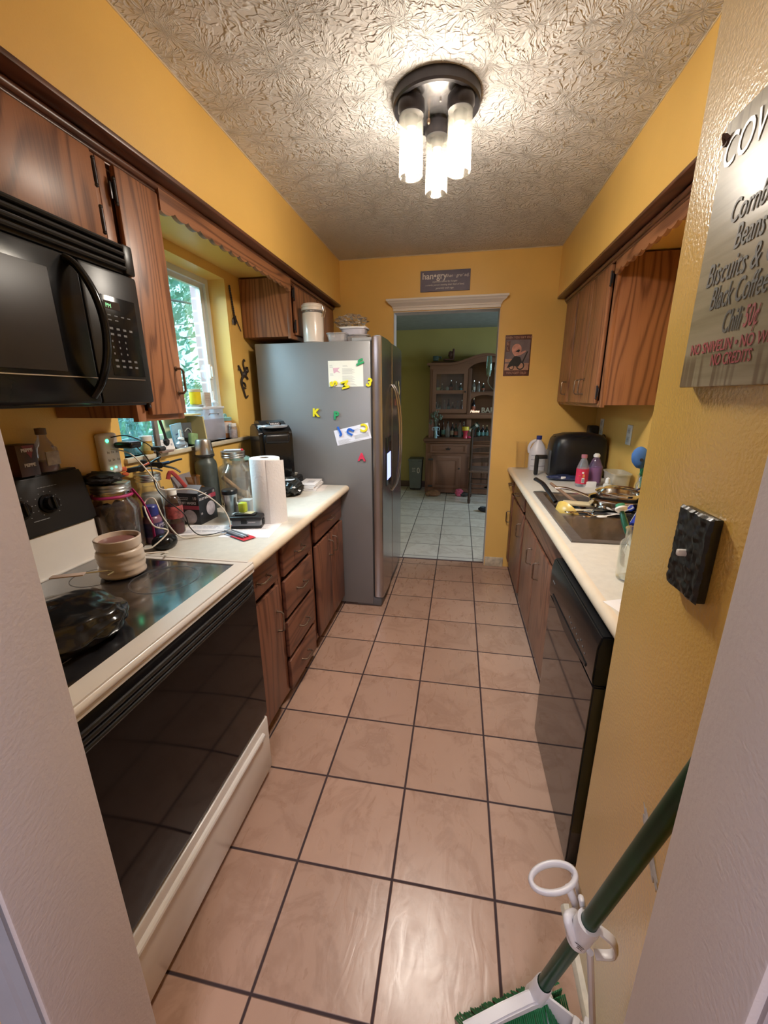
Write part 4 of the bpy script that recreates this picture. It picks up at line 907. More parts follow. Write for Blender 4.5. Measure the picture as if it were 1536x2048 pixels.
# ------------------------------------------------------------------ left counter
CLR = GL('clear_glass', (.96, .98, .97), .02, op=.05); CLRB = GL('smoky_glass', (.80, .76, .74), .03, op=.10, col=(.35, .30, .30)); AMB = GL('amber_glass', (.90, .72, .52), .03, op=.10, col=(.5, .3, .15))
CLP = GL('clear_plastic', (.94, .95, .98), .12, op=.18, col=(.8, .82, .9))
ZINC = P('zinc_lid', (.55, .54, .52), .28, .95, var=.12)
TEAL = P('teal_plastic', (.22, .42, .40), .35)
def jar(label, c, r, h, glass, lid=None, group=None, neck=.72, z=ZT, name='glass_jar', lidmat=None):
    x, y = c; t = thing(name, label, 'jar', (x, y, z), group); hb = h * .76; rn = r * neck
    g = G(); w = .0028
    g.lathe([(0, 0.001), (r * .82, .001), (r * .95, .004), (r, .018), (r, hb * .86), (r * .95, hb * .94), (rn * 1.05, hb), (rn, hb * 1.03), (rn, h * .96), (rn + .003, h * .965), (rn + .003, h * .985), (rn, h * .99), (rn - w, h * .99), (rn - w, hb * 1.02), (r - w, hb * .85), (r - w, .02), (r * .8, .006), (0, .006)], (x, y, z), 36)
    part('glass_body', g, glass, t)
    if lid == 'screw':
        g = G(); zz = z + h * .88; g.lathe([(rn + .002, 0), (rn + .006, .002), (rn + .006, .007), (rn + .0045, .009), (rn + .006, .012), (rn + .006, .018), (rn + .0045, .020), (rn + .006, .023), (rn + .006, h * .12), (rn + .003, h * .125), (rn - .004, h * .125), (rn - .006, h * .118), (0, h * .118)], (x, y, zz), 40); part('lid', g, ZINC, t)
    if lid == 'knob':
        g = G(); zz = z + h * .90; g.lathe([(rn + .002, 0), (rn + .012, .002), (rn + .012, .012), (rn + .004, .020), (rn * .5, .024), (0, .025)], (x, y, zz), 36)
        g.tube([(x - .016, y, zz + .022), (x - .014, y, zz + .040), (x + .014, y, zz + .040), (x + .016, y, zz + .022)], .005, 8, 3); part('lid', g, TEAL, t)
    return t
j = jar('big smoky jar of dark odds and ends standing closest to the range', (-1.272, 1.275), .083, .262, CLRB, 'screw')
g = G()
R = random.Random(8)
for k in range(16):
    a = R.uniform(0, 6.28); q = R.uniform(0, .045); g.blob((-1.272 + q * math.cos(a), 1.275 + q * math.sin(a), ZT + .03 + .135 * R.random()), (.025, .025, .03), .3, 2, k, 2)
part('contents', g, P('dark_contents', (.085, .060, .065), .5, var=.7, vs=60), j)
g = G(); g.tube([(-1.215, 1.31, 1.12), (-1.20, 1.335, 1.06), (-1.185, 1.345, .98), (-1.18, 1.34, .91)], .010, 8, 5, flat=.4); g.tube([(-1.272 + .066 * math.cos(a), 1.275 + .066 * math.sin(a), 1.102) for a in [k * PI / 8 for k in range(16)]], .006, 6, closed=True); part('magenta_ribbon', g, P('magenta_cloth', (.42, .02, .14), .6), j, label='magenta ribbon around the neck')
g = G(); g.blob((-1.285, 1.255, 1.170), (.075, .062, .022), .25, 2.5, 3, 4, floor=1.1475); part('glove', g, BLKM, None, 'crumpled black glove lying on the lid of the jar closest to the range', 'glove')
# purple antacid style bottle
t = thing('medicine_bottle', 'purple bottle with a blue cap behind the black mouse', 'bottle', (-1.205, 1.372, ZT)); c = (-1.205, 1.372, ZT)
g = G(); g.lathe([(0, .001), (.033, .001), (.036, .006), (.036, .095), (.030, .108), (.024, .112), (.024, .12), (0, .12)], c, 28, sx=1); part('body', g, P('purple_plastic', (.20, .09, .14), .3), t)
g = G(); g.lathe([(.0265, .112), (.0280, .114), (.0280, .148), (.025, .152), (0, .152)], c, 24); part('cap', g, P('blue_cap', (.02, .03, .22), .35), t)
g = G(); g.lathe([(.0364, .028), (.0367, .029), (.0367, .085), (.0364, .086)], c, 28); lb = part('wrap_label', g, P('navy_label', (.05, .04, .13), .4, var=.5, vs=60), t)
text(lb, 'UMS', .020, (-1.168, 1.352, ZT + .066), (0, 1, 0), (0, 0, 1), P('pale_violet', (.6, .55, .7), .5), depth=.001)
# red drink bottle
t = thing('drink_bottle', 'clear bottle with a red label and white cap, left of the dust mask box', 'bottle', (-1.185, 1.482, ZT)); c = (-1.185, 1.482, ZT)
g = G(); g.lathe([(0, .001), (.030, .001), (.034, .010), (.034, .060), (.031, .068), (.034, .078), (.034, .130), (.026, .158), (.014, .170), (.014, .178)], c, 28); part('body', g, CLRB, t)
g = G(); g.lathe([(0, .004), (.028, .004), (.031, .011), (.031, .050), (0, .05)], c, 24); part('drink', g, P('red_liquid', (.16, .015, .02), .2), t)
g = G(); g.lathe([(.0345, .072), (.0348, .073), (.0348, .125), (.0345, .126)], c, 28); part('wrap_label', g, P('red_silver_label', (.42, .09, .09), .3, var=.9, vs=45), t)
g = G(); g.lathe([(.0150, .170), (.019, .172), (.019, .194), (.017, .197), (0, .197)], c, 20); part('cap', g, WPL, t)
# flour-like jar with lid, clamps on it
j = jar('jar of pale contents with a metal lid and spring clamps on top', (-1.292, 1.487), .060, .258, CLR, 'screw', neck=.74)
g = G(); g.lathe([(0, .008), (.052, .008), (.055, .02), (.055, .15), (.040, .172), (0, .165)], (-1.292, 1.487, ZT), 28); part('contents', g, P('grey_powder', (.42, .40, .40), .7, var=.2), j)
def clamp(label, c, rot, tipm, tint):
    t = thing('spring_clamp', label, 'clamp', (0, 0, 0), 'clamps on the jar lid')
    g = G(); g.tube([(0, 0, 0), (.03, .004, .010), (.060, .010, .022), (.085, .010, .030)], lambda u: .010 * (1 - .35 * u), 8, 4, flat=.6); g.tube([(0, 0, 0), (.028, .004, -.006), (.056, .008, -.014), (.078, .008, -.030)], lambda u: .009 * (1 - .3 * u), 8, 4, flat=.6); g.cyl((0, -.010, 0), (0, .010, 0), .013, n=16); g.box(-.055, .004, -.007, .007, -.008, .012, .004)
    part('grips', g, BLKS, t)
    g = G(); g.box(-.075, -.050, -.009, .009, .002, .020, .005); g.box(-.072, -.048, -.009, .009, -.018, -.002, .005); part('jaw_pads', g, tipm, t)
    g = G(); g.box(.006, .040, -.0035, .0035, .002, .010, .002, M=Matrix.Rotation(-.3, 4, 'Y')); part('release_lever', g, tint, t)
    return place(t, c, rot)
OR = P('orange_plastic', (.75, .16, .07), .4); BLUE = P('blue_plastic', (.05, .20, .55), .35)
clamp('black clamp with orange jaw pads lying on the jar lid', (-1.300, 1.468, 1.168), (.1, -.1, .9), OR, OR)
clamp('black clamp with a blue lever standing on the jar lid', (-1.262, 1.535, 1.172), (.0, .1, .5), BLKM, BLUE)
g = G(); g.tube([(-1.28, 1.55, 1.165), (-1.285, 1.56, 1.25)], .005, 8); g.box(-1.305, -1.255, 1.545, 1.570, 1.232, 1.250, .004, M=None); g.cyl((-1.262, 1.54, 1.24), (-1.262, 1.575, 1.24), .010); o = part('clamp_bar', g, BLKM, None, 'small upright bar clamp standing behind the spring clamps', 'clamp', 'clamps on the jar lid')
# amber jar without lid
j = jar('open amber-tinted jar between the lidded jar and the big jar of scoops', (-1.268, 1.735), .057, .205, AMB, None, neck=.66)
# wrapper bits: grey card standing between
g = G(); g.box(-.0015, .0015, -.05, .05, 0, .17, M=Matrix.Translation((-1.325, 1.62, ZT)) @ Matrix.Rotation(.35, 4, 'X')); part('grey_card', g, P('grey_cardboard', (.36, .32, .34), .7), None, 'grey card leaning on the wall behind the dust mask box', 'card')
g = G(); g.tube([(-1.275, 1.585, 1.10), (-1.262, 1.60, 1.13), (-1.22, 1.64, 1.04)], .009, 8, 4, flat=.6); part('red_pliers', g, P('red_grip', (.40, .05, .05), .4), None, 'red-gripped tool leaning between the jars and the dust mask box', 'tool')
# dust mask box
t = thing('dust_mask_box', 'open black cardboard box of dust masks with red bands', 'box', (-1.205, 1.672, ZT))
bx0, bx1, by0, by1, bz = -1.258, -1.152, 1.603, 1.740, ZT + .148
BCD = P('black_card', (.014, .013, .016), .35); 
g = G(); g.box(bx0, bx1, by0, by1, ZT, bz, .001); part('carton', g, BCD, t)
g = G(); g.box(bx0, bx1, -.0008, .0008, 0, .05, M=Matrix.Translation((0, by0, bz)) @ Matrix.Rotation(-.9, 4, 'X')); g.box(-.0008, .0008, by0, by1, 0, .075, M=Matrix.Translation((bx0, 0, bz)) @ Matrix.Rotation(-.25, 4, 'Y')); part('flap', g, P('card_inside', (.20, .18, .19), .7), t)
RB = P('dark_red_band', (.36, .05, .08), .4); GC = P('mask_disc', (.48, .42, .45), .6, var=.25, vs=40)
g = G(); g.box(bx0, bx1, by0 - .0006, by0, ZT + .072, ZT + .090); g.box(bx1, bx1 + .0006, by0 + .080, by1, ZT + .108, ZT + .128); part('red_band', g, RB, t)
g = G(); g.lathe([(0, 0), (.034, 0), (.034, .0008), (0, .0008)], (0, 0, 0), 28, M=Matrix.Translation((-1.203, by0, ZT + .036)) @ Matrix.Rotation(PI / 2, 4, 'X')); part('mask_picture', g, GC, t); g = G(); g.lathe([(0, 0), (.034, 0), (.034, .0008), (0, .0008)], (0, 0, 0), 28, M=Matrix.Translation((bx1, 1.690, ZT + .060)) @ Matrix.Rotation(PI / 2, 4, 'Y')); part('mask_picture', g, GC, t)
LP = P('box_lettering', (.62, .58, .60), .5)
text(t, 'DUST MASKS', .0155, (bx0 + .004, by0 - .0006, ZT + .097), X_, Z_, LP, bold=.0004); text(t, 'DUST MASKS', .0150, (bx1 + .0002, by0 + .008, ZT + .112), Y_, Z_, LP, bold=.0003)
text(t, '10', .020, (bx0 + .078, by0 - .0006, ZT + .118), X_, Z_, LP); text(t, '10', .018, (bx1 + .0002, by1 - .026, ZT + .130), Y_, Z_, LP); text(t, '10', .015, (bx1 + .0002, by0 + .007, ZT + .045), Y_, Z_, LP)
g = G(); lines(g, (bx0 + .005, by0 - .0002, ZT + .128), X_, Z_, 2, .055, .003, .008, 3); lines(g, (bx1 + .0002, by0 + .008, ZT + .140), Y_, Z_, 1, .06, .004, .008, 5); part('small_print', g, LP, t)
# gallon jar with wooden scoop
j = jar('big gallon mason jar with a steel lid and wooden scoop inside', (-1.182, 1.985), .085, .292, CLR, 'screw', neck=.66)
WD = P('pale_beech', (.42, .24, .12), .5, var=.2, vs=30)
g = G(); g.tube([(-1.24, 1.955, ZT + .155), (-1.20, 1.97, ZT + .115), (-1.135, 2.002, ZT + .035)], .012, 10, 4); g.sph((-1.138, 2.0, ZT + .045), (.022, .018, .03)); part('wooden_scoop', g, WD, j)
g = G(); R = random.Random(4)
for k in range(18): a = R.uniform(0, 6.28); q = .060 * math.sqrt(R.random()); g.blob((-1.182 + q * math.cos(a), 1.985 + q * math.sin(a), ZT + .022 + .06 * R.random()), (.018, .018, .016), .2, 2, k, 2)
part('biscuits', g, P('dog_biscuit', (.40, .27, .17), .8, var=.4), j)
# steel travel cup with black lid
t = thing('steel_cup', 'small stainless travel cup with a black lid, right of the dust mask box', 'cup', (-1.098, 1.775, ZT)); c = (-1.098, 1.775, ZT)
g = G(); g.lathe([(0, .001), (.024, .001), (.026, .004), (.035, .105), (.0355, .112), (0, .112)], c, 28); part('body', g, STEEL, t)
g = G(); g.lathe([(.036, .110), (.0375, .112), (.0375, .128), (.033, .134), (0, .134)], c, 28); part('lid', g, BLKS, t)
# green grey thermos behind
t = thing('thermos', 'large grey green vacuum flask with a steel cup on top, behind the glass jars', 'flask', (-1.285, 2.09, ZT)); c = (-1.295, 1.905, ZT)
t.location = c; ORG[t.name] = Vector(c)
g = G(); g.lathe([(0, .001), (.052, .001), (.055, .006), (.055, .225), (.052, .245), (.042, .258), (.040, .275), (0, .275)], c, 32); part('body', g, P('hammered_green', (.085, .10, .095), .35, .3, var=.2, vs=40), t)
g = G(); g.lathe([(.046, .272), (.048, .274), (.048, .284), (0, .284)], c, 28); part('collar', g, BLKM, t)
g = G(); g.lathe([(.046, .284), (.047, .286), (.038, .352), (.034, .360), (0, .360)], c, 28); part('cup_lid', g, STEEL, t)
# white pot lid with red tip resting between thermos and jar
g = G(); g.box(-.045, .045, -.020, .020, 0, .006, .002, M=Matrix.Translation((-1.182, 1.99, ZT + .2935)) @ Matrix.Rotation(.5, 4, 'Z')); o = part('plastic_packet', g, P('pale_packet', (.58, .60, .70), .4), None, 'pale packet with a red end lying on the lid of the big mason jar', 'packet')
g = G(); g.box(.038, .052, -.020, .020, -.0005, .0065, .002, M=Matrix.Translation((-1.182, 1.99, ZT + .2935)) @ Matrix.Rotation(.5, 4, 'Z')); part('red_end', g, REDP, o)
# teal lidded canister
j = jar('glass canister with a teal lid, left of the coffee maker', (-1.262, 2.190), .058, .235, CLP, 'knob', neck=.80)
g = G(); g.lathe([(0, .008), (.050, .008), (.052, .02), (.052, .10), (0, .11)], (-1.262, 2.190, ZT), 24); part('contents', g, P('pale_contents', (.50, .46, .42), .8), j)

# coffee maker on its pod drawer
t = thing('pod_drawer', 'low black coffee pod drawer under the coffee maker', 'drawer box', (-1.18, 2.42, ZT)) 
kx0, kx1, ky0, ky1 = -1.345, -1.015, 2.335, 2.535
g = G(); g.box(kx0, kx1, ky0, ky1, ZT, ZT + .070, .008, 3); part('case', g, BLKS, t)
g = G(); g.box(kx1 - .001, kx1 + .006, ky0 + .01, ky1 - .01, ZT + .008, ZT + .058, .003); part('drawer_front', g, BLK, t)
t = thing('coffee_maker', 'tall rounded black single-cup coffee maker', 'coffee maker', (0, 0, 0))
zb = 0
g = G(); g.prism([(-.095, .0), (.108, .0), (.120, .02), (.122, .10), (.122, .25), (.112, .285), (.06, .318), (-.03, .330), (-.085, .308), (-.112, .25), (-.112, .06)], 'y', -.092, .092, bev=.022); part('body', g, BLK, t, ang=50)
g = G(); g.box(.08, .128, -.072, .072, .205, .262, .018, 4); part('brew_head', g, BLKS, t)
g = G(); g.lathe([(0, 0), (.060, 0), (.088, .004), (.090, .012), (.086, .016), (.055, .019), (0, .02)], (.052, 0, .288), 36, sx=.86, sy=.92, M=None); part('silver_band', g, P('silver_plastic', (.50, .54, .60), .25, .6), t)
g = G(); g.box(.015, .108, -.034, .034, .300, .322, .012, 4); h_ = part('handle', g, BLK, t)
text(h_, 'KEURIG', .0145, (.1085, -.029, .3075), (0, 1, 0), (0, 0, 1), LP, bold=.0003)
g = G(); g.box(-.140, -.100, -.080, .080, .01, .28, .016, 4); part('water_tank', g, GL('dark_tank', (.25, .25, .27), .05, op=.3, col=(.05, .05, .06)), t)
place(t, (-1.150, 2.385, ZT + .071), (0, 0, math.radians(-48)), 1.10)
for i, (x, y) in enumerate(((-1.045, 2.375), (-1.060, 2.50))):
    g = G(); g.lathe([(0, 0), (.017, 0), (.022, .010), (.024, .012), (0, .013)], (x, y, ZT + .0708), 20, M=None); part('coffee_pod', g, P('pod_white', (.75, .72, .66), .4), None, ('pale coffee pod on the near end of the pod drawer', 'pale coffee pod on the far end of the pod drawer')[i], 'coffee pod')
g = G(); g.blob((-.985, 2.235, ZT + .047), (.075, .075, .055), .16, 2.0, 5, 4, floor=ZT + .0005, ridged=True); part('plastic_bag', g, P('black_bag', (.016, .018, .018), .28, var=.3, bump=.3, bs=30), None, 'crumpled black plastic bag behind the paper towels', 'bag')
g = G(); g.lathe([(0, 0), (.028, 0), (.032, .004), (0, .006)], (-.97, 2.21, ZT + .096), 20); part('jar_lid', g, P('white_lid', (.7, .72, .78), .4), None, 'white round lid lying on the black plastic bag', 'lid')
# stack of mail
R = random.Random(2)
for i in range(6):
    g = G(); a = Matrix.Translation((-.925, 2.43, ZT + .0075 * i)) @ Matrix.Rotation(math.radians(3 + R.uniform(-4, 4)), 4, 'Z')
    g.box(-.055, .055, -.095, .095, .0002, .0068, .0012, M=a)
    lab = ['white envelope, lowest of the mail stack against the refrigerator', 'white envelope, second from the bottom of the mail stack', 'white envelope, third from the bottom of the mail stack', 'white envelope, fourth from the bottom of the mail stack', 'white envelope, just under the top one of the mail stack', 'white envelope on top of the mail stack, with a printed square'][i]
    e = part('envelope', g, PAPER, None, lab, 'envelope', 'envelopes in the mail stack')
    if i == 5: g = G(); g.box(-.015, .03, -.04, .03, .0069, .0072, M=a); part('printed_square', g, P('pale_print_grey', (.55, .54, .58), .7), e)
g = G(); g.box(-.05, .06, -.08, .10, 0, .0012, M=Matrix.Translation((-.885, 2.43, ZT + .0)) @ Matrix.Rotation(.12, 4, 'Z'))
part('paper_sheet', g, P('cream_paper', (.72, .66, .62), .8), None, 'cream sheet sticking out under the mail stack', 'paper')

# paper towels
t = thing('paper_towel_roll', 'white paper towel roll standing near the counter edge', 'paper towels', (-.872, 1.725, ZT)); c = Vector((-.872, 1.725, ZT))
TW = P('towel_paper', (.80, .77, .76), .9, var=.03, bump=.7, bs=90)
g = G(); g.lathe([(.021, .001), (.066, .001), (.068, .004), (.068, .297), (.066, .300), (.021, .300)], c, 48); part('roll', g, TW, t)
g = G(); g.lathe([(.0205, .0), (.0215, .0), (.0215, .301), (.0205, .301), (.0195, .301), (.0195, 0)], c, 24); part('cardboard_core', g, P('core_card', (.30, .25, .21), .8), t)
g = G(); a0 = math.radians(-60)
g.sheet(14, 10, lambda u, v: (c.x + (.0685 + .004 * u * u * 1.2) * math.cos(a0 + u * 1.0) + .018 * u * u, c.y + (.0685 + .003 * u) * math.sin(a0 + u * 1.0) + .004 * u * u, c.z + .002 + .294 * v - .004 * u), th=.0008); part('loose_sheet', g, TW, t)

# battery pack, lime holder and small boxes
t = thing('battery_pack', 'grey and black power tool battery pack lying on papers', 'battery', (0, 0, 0))
GRY = P('battery_grey', (.20, .21, .23), .45)
g = G(); g.box(-.060, .060, -.038, .038, .002, .036, .007, 3); part('lower_case', g, GRY, t)
g = G(); g.box(-.063, .063, -.040, .040, 0, .012, .004); g.box(-.064, .064, -.041, .041, .034, .050, .006, 3); g.box(-.048, .036, -.020, .020, .048, .056, .003); g.box(-.02, .004, -.0415, -.036, .020, .045, .002); g.box(.058, .066, -.014, .014, .010, .032, .003); part('rails_and_top', g, BLKS, t)
g = G(); lines(g, (.010, -.0385, .028), X_, Z_, 1, .03, .004, .005, 3); part('maker_print', g, LP, t)
place(t, (-.925, 1.622, ZT + .0015), (0, 0, math.radians(14)), 1.08)
t = thing('sticker_card', 'small yellow and white card lying on the battery pack', 'card', (-.935, 1.628, ZT + .0617)); g = G(); g.box(-.965, -.900, 1.610, 1.648, ZT + .0622, ZT + .064, .0005, M=None); part('card', g, P('yellow_white_card', (.62, .62, .42), .6, var=.5, vs=60), t)
g = G(); g.box(-.966, -.932, 1.614, 1.646, ZT + .0642, ZT + .110, .008, 3); g.box(-.961, -.938, 1.613, 1.618, ZT + .072, ZT + .100, .002); part('tape_measure', g, P('lime_plastic', (.42, .50, .03), .4), None, 'lime green level block standing on the battery pack', 'tool')
g = G(); g.box(-1.12, -1.055, 1.775, 1.835, ZT, ZT + .052, .002); part('small_box', g, P('off_white_box', (.62, .60, .55), .7), None, 'small off-white box between the steel cup and the paper towels', 'box')
g = G(); g.box(-1.045, -.985, 1.755, 1.80, ZT, ZT + .085, .002); b_ = part('pill_box', g, P('cream_pill_box', (.66, .60, .55), .7), None, 'taller cream carton with printed bars, left of the paper towels', 'box')
g = G()
for k in range(5): g.box(-1.035 + k * .009, -1.032 + k * .009, 1.7544, 1.755, ZT + .02, ZT + .07)
part('printed_bars', g, GREYINK, b_)
g = G(); g.box(-1.055, -1.02, 1.70, 1.735, ZT, ZT + .03, .003); part('cube_adapter', g, WPL, None, 'white cube adapter in front of the small off-white box', 'charger')
# papers and pens
def sheet_paper(label, cx, cy, w, h, rot, z, mat=PAPER, pr=True, seed=1, name='paper_sheet', print_mat=None):
    M = Matrix.Translation((cx, cy, z)) @ Matrix.Rotation(math.radians(rot), 4, 'Z'); g = G(); g.box(-w / 2, w / 2, -h / 2, h / 2, 0, .0009, M=M); o = part(name, g, mat, None, label, 'paper', None)
    if pr:
        g = G(); q = G(); lines(q, (-w * .38, h * .34, .0010), X_, Y_, 7, w * .7, .0015, h * .085, seed); me = bpy.data.meshes.new('t'); q.bm.to_mesh(me); q.bm.free(); bmesh.ops
        g.bm.from_mesh(me); bmesh.ops.transform(g.bm, matrix=M, verts=g.bm.verts); bpy.data.meshes.remove(me); part('print', g, print_mat or P('pale_blue_print', (.50, .52, .62), .7), o)
    return o
sheet_paper('white letter sheet under the battery pack at the counter edge', -.885, 1.570, .215, .20, 8, ZT)
sheet_paper('white folded letter left of the battery pack, under the white cable', -1.07, 1.53, .24, .10, 20, ZT + .001, seed=3)
sheet_paper('narrow envelope lying farthest left among the letters, by the dust mask box', -1.09, 1.565, .20, .075, 8, ZT + .0022, seed=5)
t = thing('pen_pack', 'blister pack of pens with a red end on the letters', 'pen pack', (-.905, 1.495, ZT + .002))
M = Matrix.Translation((-.905, 1.490, ZT + .003)) @ Matrix.Rotation(math.radians(-28), 4, 'Z')
g = G(); g.box(-.085, .085, -.028, .028, 0, .001, M=M); part('backing_card', g, P('blue_white_card', (.40, .48, .60), .5, var=.3, vs=40), t)
g = G(); g.box(.028, .088, -.029, .029, .001, .0022, M=M); g.box(-.01, .088, -.030, -.024, .001, .003, M=M); part('red_end', g, REDP, t)
for k, mm in ((0, GRY), (1, P('silver_pen', (.5, .5, .54), .3, .5)), (2, GRY)):
    g = G(); y = -.014 + k * .012; a = M @ Vector((-.075, y, .007)); b = M @ Vector((.055, y, .007)); g.cyl(a, b, .0048, n=12); e = M @ Vector((.066, y, .007)); g.cyl(b, e, .0048, .0012, n=12); part('pen', g, mm, t)
g = G(); g.lathe([(0, 0), (.010, 0), (.010, .001), (0, .001)], (-1.0, 1.60, ZT + .0035), 16); part('red_sticker', g, REDP, None, 'round red sticker on the folded letter', 'sticker')
# black mouse-like puck
t = thing('computer_mouse', 'black rounded mouse on the counter corner beside the range', 'mouse', (-1.115, 1.315, ZT)); g = G(); g.blob((-1.115, 1.315, ZT + .024), (.042, .052, .034), .02, 1, 1, 4, floor=ZT + .0005); part('shell', g, BLK, t); 
g = G(); g.cyl((-1.080, 1.300, ZT + .034), (-1.074, 1.302, ZT + .040), .008, n=16); part('wheel', g, BLKM, t)

# on the range: wax warmer, black bag and a tag
t = thing('wax_warmer', 'cream ribbed ceramic pot standing on the black cooktop', 'pot', (-1.045, 1.035, .905)); c = (-1.045, 1.035, .9055)
CER = P('cream_ceramic', (.62, .52, .44), .28, var=.1, coat=.3)
g = G(); q = g.bm; rows = []; n = 64
prof = [(0, .0), (.052, .0), (.060, .004)] + [(.0655 + .0013 * math.sin(k * 2.1), .008 + k * .0066) for k in range(12)] + [(.0655, .084), (.062, .090)]
for r, z in prof: rows.append([q.verts.new((c[0] + (r + (.0013 * math.sin(3 * 2 * PI * i / n + z * 110) if .008 < z < .082 else 0)) * math.cos(2 * PI * i / n), c[1] + (r + (.0013 * math.sin(3 * 2 * PI * i / n + z * 110) if .008 < z < .082 else 0)) * math.sin(2 * PI * i / n), c[2] + z)) for i in range(n)])
for a, b in zip(rows, rows[1:]):
    for i in range(n): q.faces.new((a[i], a[(i + 1) % n], b[(i + 1) % n], b[i]))
q.faces.new(rows[-1]); part('base', g, CER, t, ang=60)
g = G(); g.lathe([(0, .090), (.056, .090), (.058, .094), (.0625, .097), (.064, .102), (.065, .124), (.063, .127), (.059, .126), (.056, .112), (.046, .106), (0, .105)], c, 48); dd_ = part('dish', g, CER, t)
g = G(); g.lathe([(0, .1055), (.050, .1120), (.0555, .1130), (0, .1135)], c, 36); part('wax', g, P('dusty_red_wax', (.26, .11, .10), .3), dd_)
g = G(); g.blob((-.90, .70, .942), (.135, .13, .055), .12, 1.6, 9, 5, floor=.9055); part('plastic_bag', g, P('glossy_black_bag', (.010, .010, .011), .16, var=.3, bump=.35, bs=14), None, 'glossy black bag slumped on the near end of the cooktop', 'bag')
t = thing('gift_tag', 'pale tag with a wire hook lying over the black bag', 'tag', (-1.0, .83, .97)); g = G(); g.box(-.045, .035, -.011, .011, 0, .004, .002, M=Matrix.Translation((-1.015, .835, .990)) @ Matrix.Rotation(.45, 4, 'Z')); part('tag_body', g, P('pinkish_tag', (.52, .40, .34), .6), t)
g = G(); g.tube([(-.985, .855, .992), (-.945, .885, .989), (-.925, .882, .988), (-.925, .862, .987)], .0018, 6); part('wire_hook', g, P('brass_wire', (.55, .47, .25), .3, .6), t)
# on the back guard: pepper can box and syrup bottle
t = thing('pepper_box', 'black and dark red pepper carton on top of the range back guard', 'box', (-1.312, 1.03, 1.222)); 
g = G(); g.box(-1.345, -1.285, .985, 1.045, 1.2225, 1.318, .002); part('carton', g, P('dark_carton', (.05, .02, .02), .4, var=.3), t)
g = G(); g.prism([(1.003, 1.315), (1.040, 1.315), (1.025, 1.275)], 'x', -1.285, -1.2845); part('red_mark', g, P('maroon_print', (.20, .03, .05), .4), t)
text(t, 'PEPPE', .0135, (-1.2846, .999, 1.297), Y_, Z_, LP, bold=.0006); text(t, 'PEPPE', .0135, (-1.2846, .999, 1.252), Y_, Z_, LP, bold=.0006)
t = thing('syrup_bottle', 'handled clear bottle with a pale label and dark red syrup on the range back guard', 'bottle', (-1.315, 1.088, 1.222)); c = (-1.313, 1.095, 1.2225)
g = G(); g.lathe([(0, .001), (.026, .001), (.029, .006), (.029, .060), (.024, .085), (.012, .108), (.012, .122)], c, 28, sx=.9, sy=1.15); g.tube([(c[0], c[1] + .026, c[2] + .080), (c[0], c[1] + .040, c[2] + .070), (c[0], c[1] + .036, c[2] + .045)], .003, 8, 4); part('body', g, GL('cloudy_bottle', (.85, .80, .78), .08, op=.25, col=(.5, .4, .4)), t)
g = G(); g.lathe([(0, .003), (.026, .003), (.027, .008), (.027, .035), (0, .035)], c, 24, sx=.9, sy=1.15); part('syrup', g, P('dark_syrup', (.13, .02, .025), .2), t)
g = G(); g.box(c[0] + .024, c[0] + .0275, c[1] - .022, c[1] + .022, c[2] + .022, c[2] + .066, .001); lb = part('paper_label', g, P('dull_label', (.42, .36, .32), .6, var=.3, vs=60), t)
g = G(); g.lathe([(.0125, .118), (.015, .119), (.015, .138), (0, .140)], c, 20); part('cap', g, P('brown_cap', (.12, .07, .04), .5), t)

# ------------------------------------------------------------------ on the window sill
zs = WZ0
SXC = XL - .045
g = G(); g.blob((SXC - .02, 1.545, zs + .085), (.06, .060, .10), .22, 2.2, 21, 4, floor=zs + .001, ridged=True); g.blob((SXC - .02, 1.655, zs + .085), (.055, .055, .098), .22, 2.4, 25, 4, floor=zs + .001, ridged=True)
part('plastic_bag', g, GL('teal_film', (.80, .94, .97), .15, op=.16, col=(.20, .45, .52)), None, 'translucent teal plastic bag bunched at the left end of the window sill', 'bag')
t = thing('pill_bottle', 'squat yellow pill bottle with a white cap at the left of the sill', 'bottle', (XL - .03, 1.585, zs)); c = (XL - .008, 1.600, zs)
g = G(); g.lathe([(0, .001), (.022, .001), (.024, .004), (.024, .060), (0, .062)], c, 24); part('body', g, P('mustard_plastic', (.50, .30, .05), .35), t)
g = G(); g.lathe([(.0245, .058), (.026, .059), (.026, .078), (.0235, .081), (0, .081)], c, 24); part('cap', g, WPL, t)
g = G(); g.lathe([(.0242, .016), (.0246, .017), (.0246, .048), (.0242, .049)], c, 24); part('wrap_label', g, P('yellow_label', (.62, .50, .18), .5, var=.3, vs=60), t)
# grey stand hanging under the cabinet end
t = thing('towel_stand', 'grey upright stand with a small wooden foot at the sill', 'stand', (XL + .03, 1.655, zs - .01))
g = G(); g.box(XL + .010, XL + .024, 1.628, 1.652, zs + .003, 1.374, .002); part('upright', g, P('weathered_grey', (.20, .17, .16), .6, var=.3, vs=40), t)
g = G(); g.box(XL - .005, XL + .05, 1.62, 1.70, zs + .0, zs + .010, .003); part('foot', g, P('brown_foot', (.26, .17, .14), .6), t)
g = G(); g.tube([(XL + .03, 1.655, 1.37), (XL + .035, 1.66, 1.33), (XL + .035, 1.672, 1.285), (XL + .03, 1.68, 1.25)], .006, 8, 5, flat=.5); g.blob((XL + .03, 1.682, 1.255), (.012, .014, .018), .3, 3, 1, 3); part('black_strap', g, BLKM, None, 'short black strap dangling at the grey stand', 'strap')
t = thing('business_card', 'white printed card leaning at the front of the sill', 'card', (XL - .01, 1.745, zs)); M = Matrix.Translation((XL - .002, 1.735, zs + .001)) @ Matrix.Rotation(-.22, 4, 'Y')
g = G(); g.box(-.0005, .0005, -.042, .042, 0, .052, M=M); part('card', g, PAPER, t)
g = G(); 
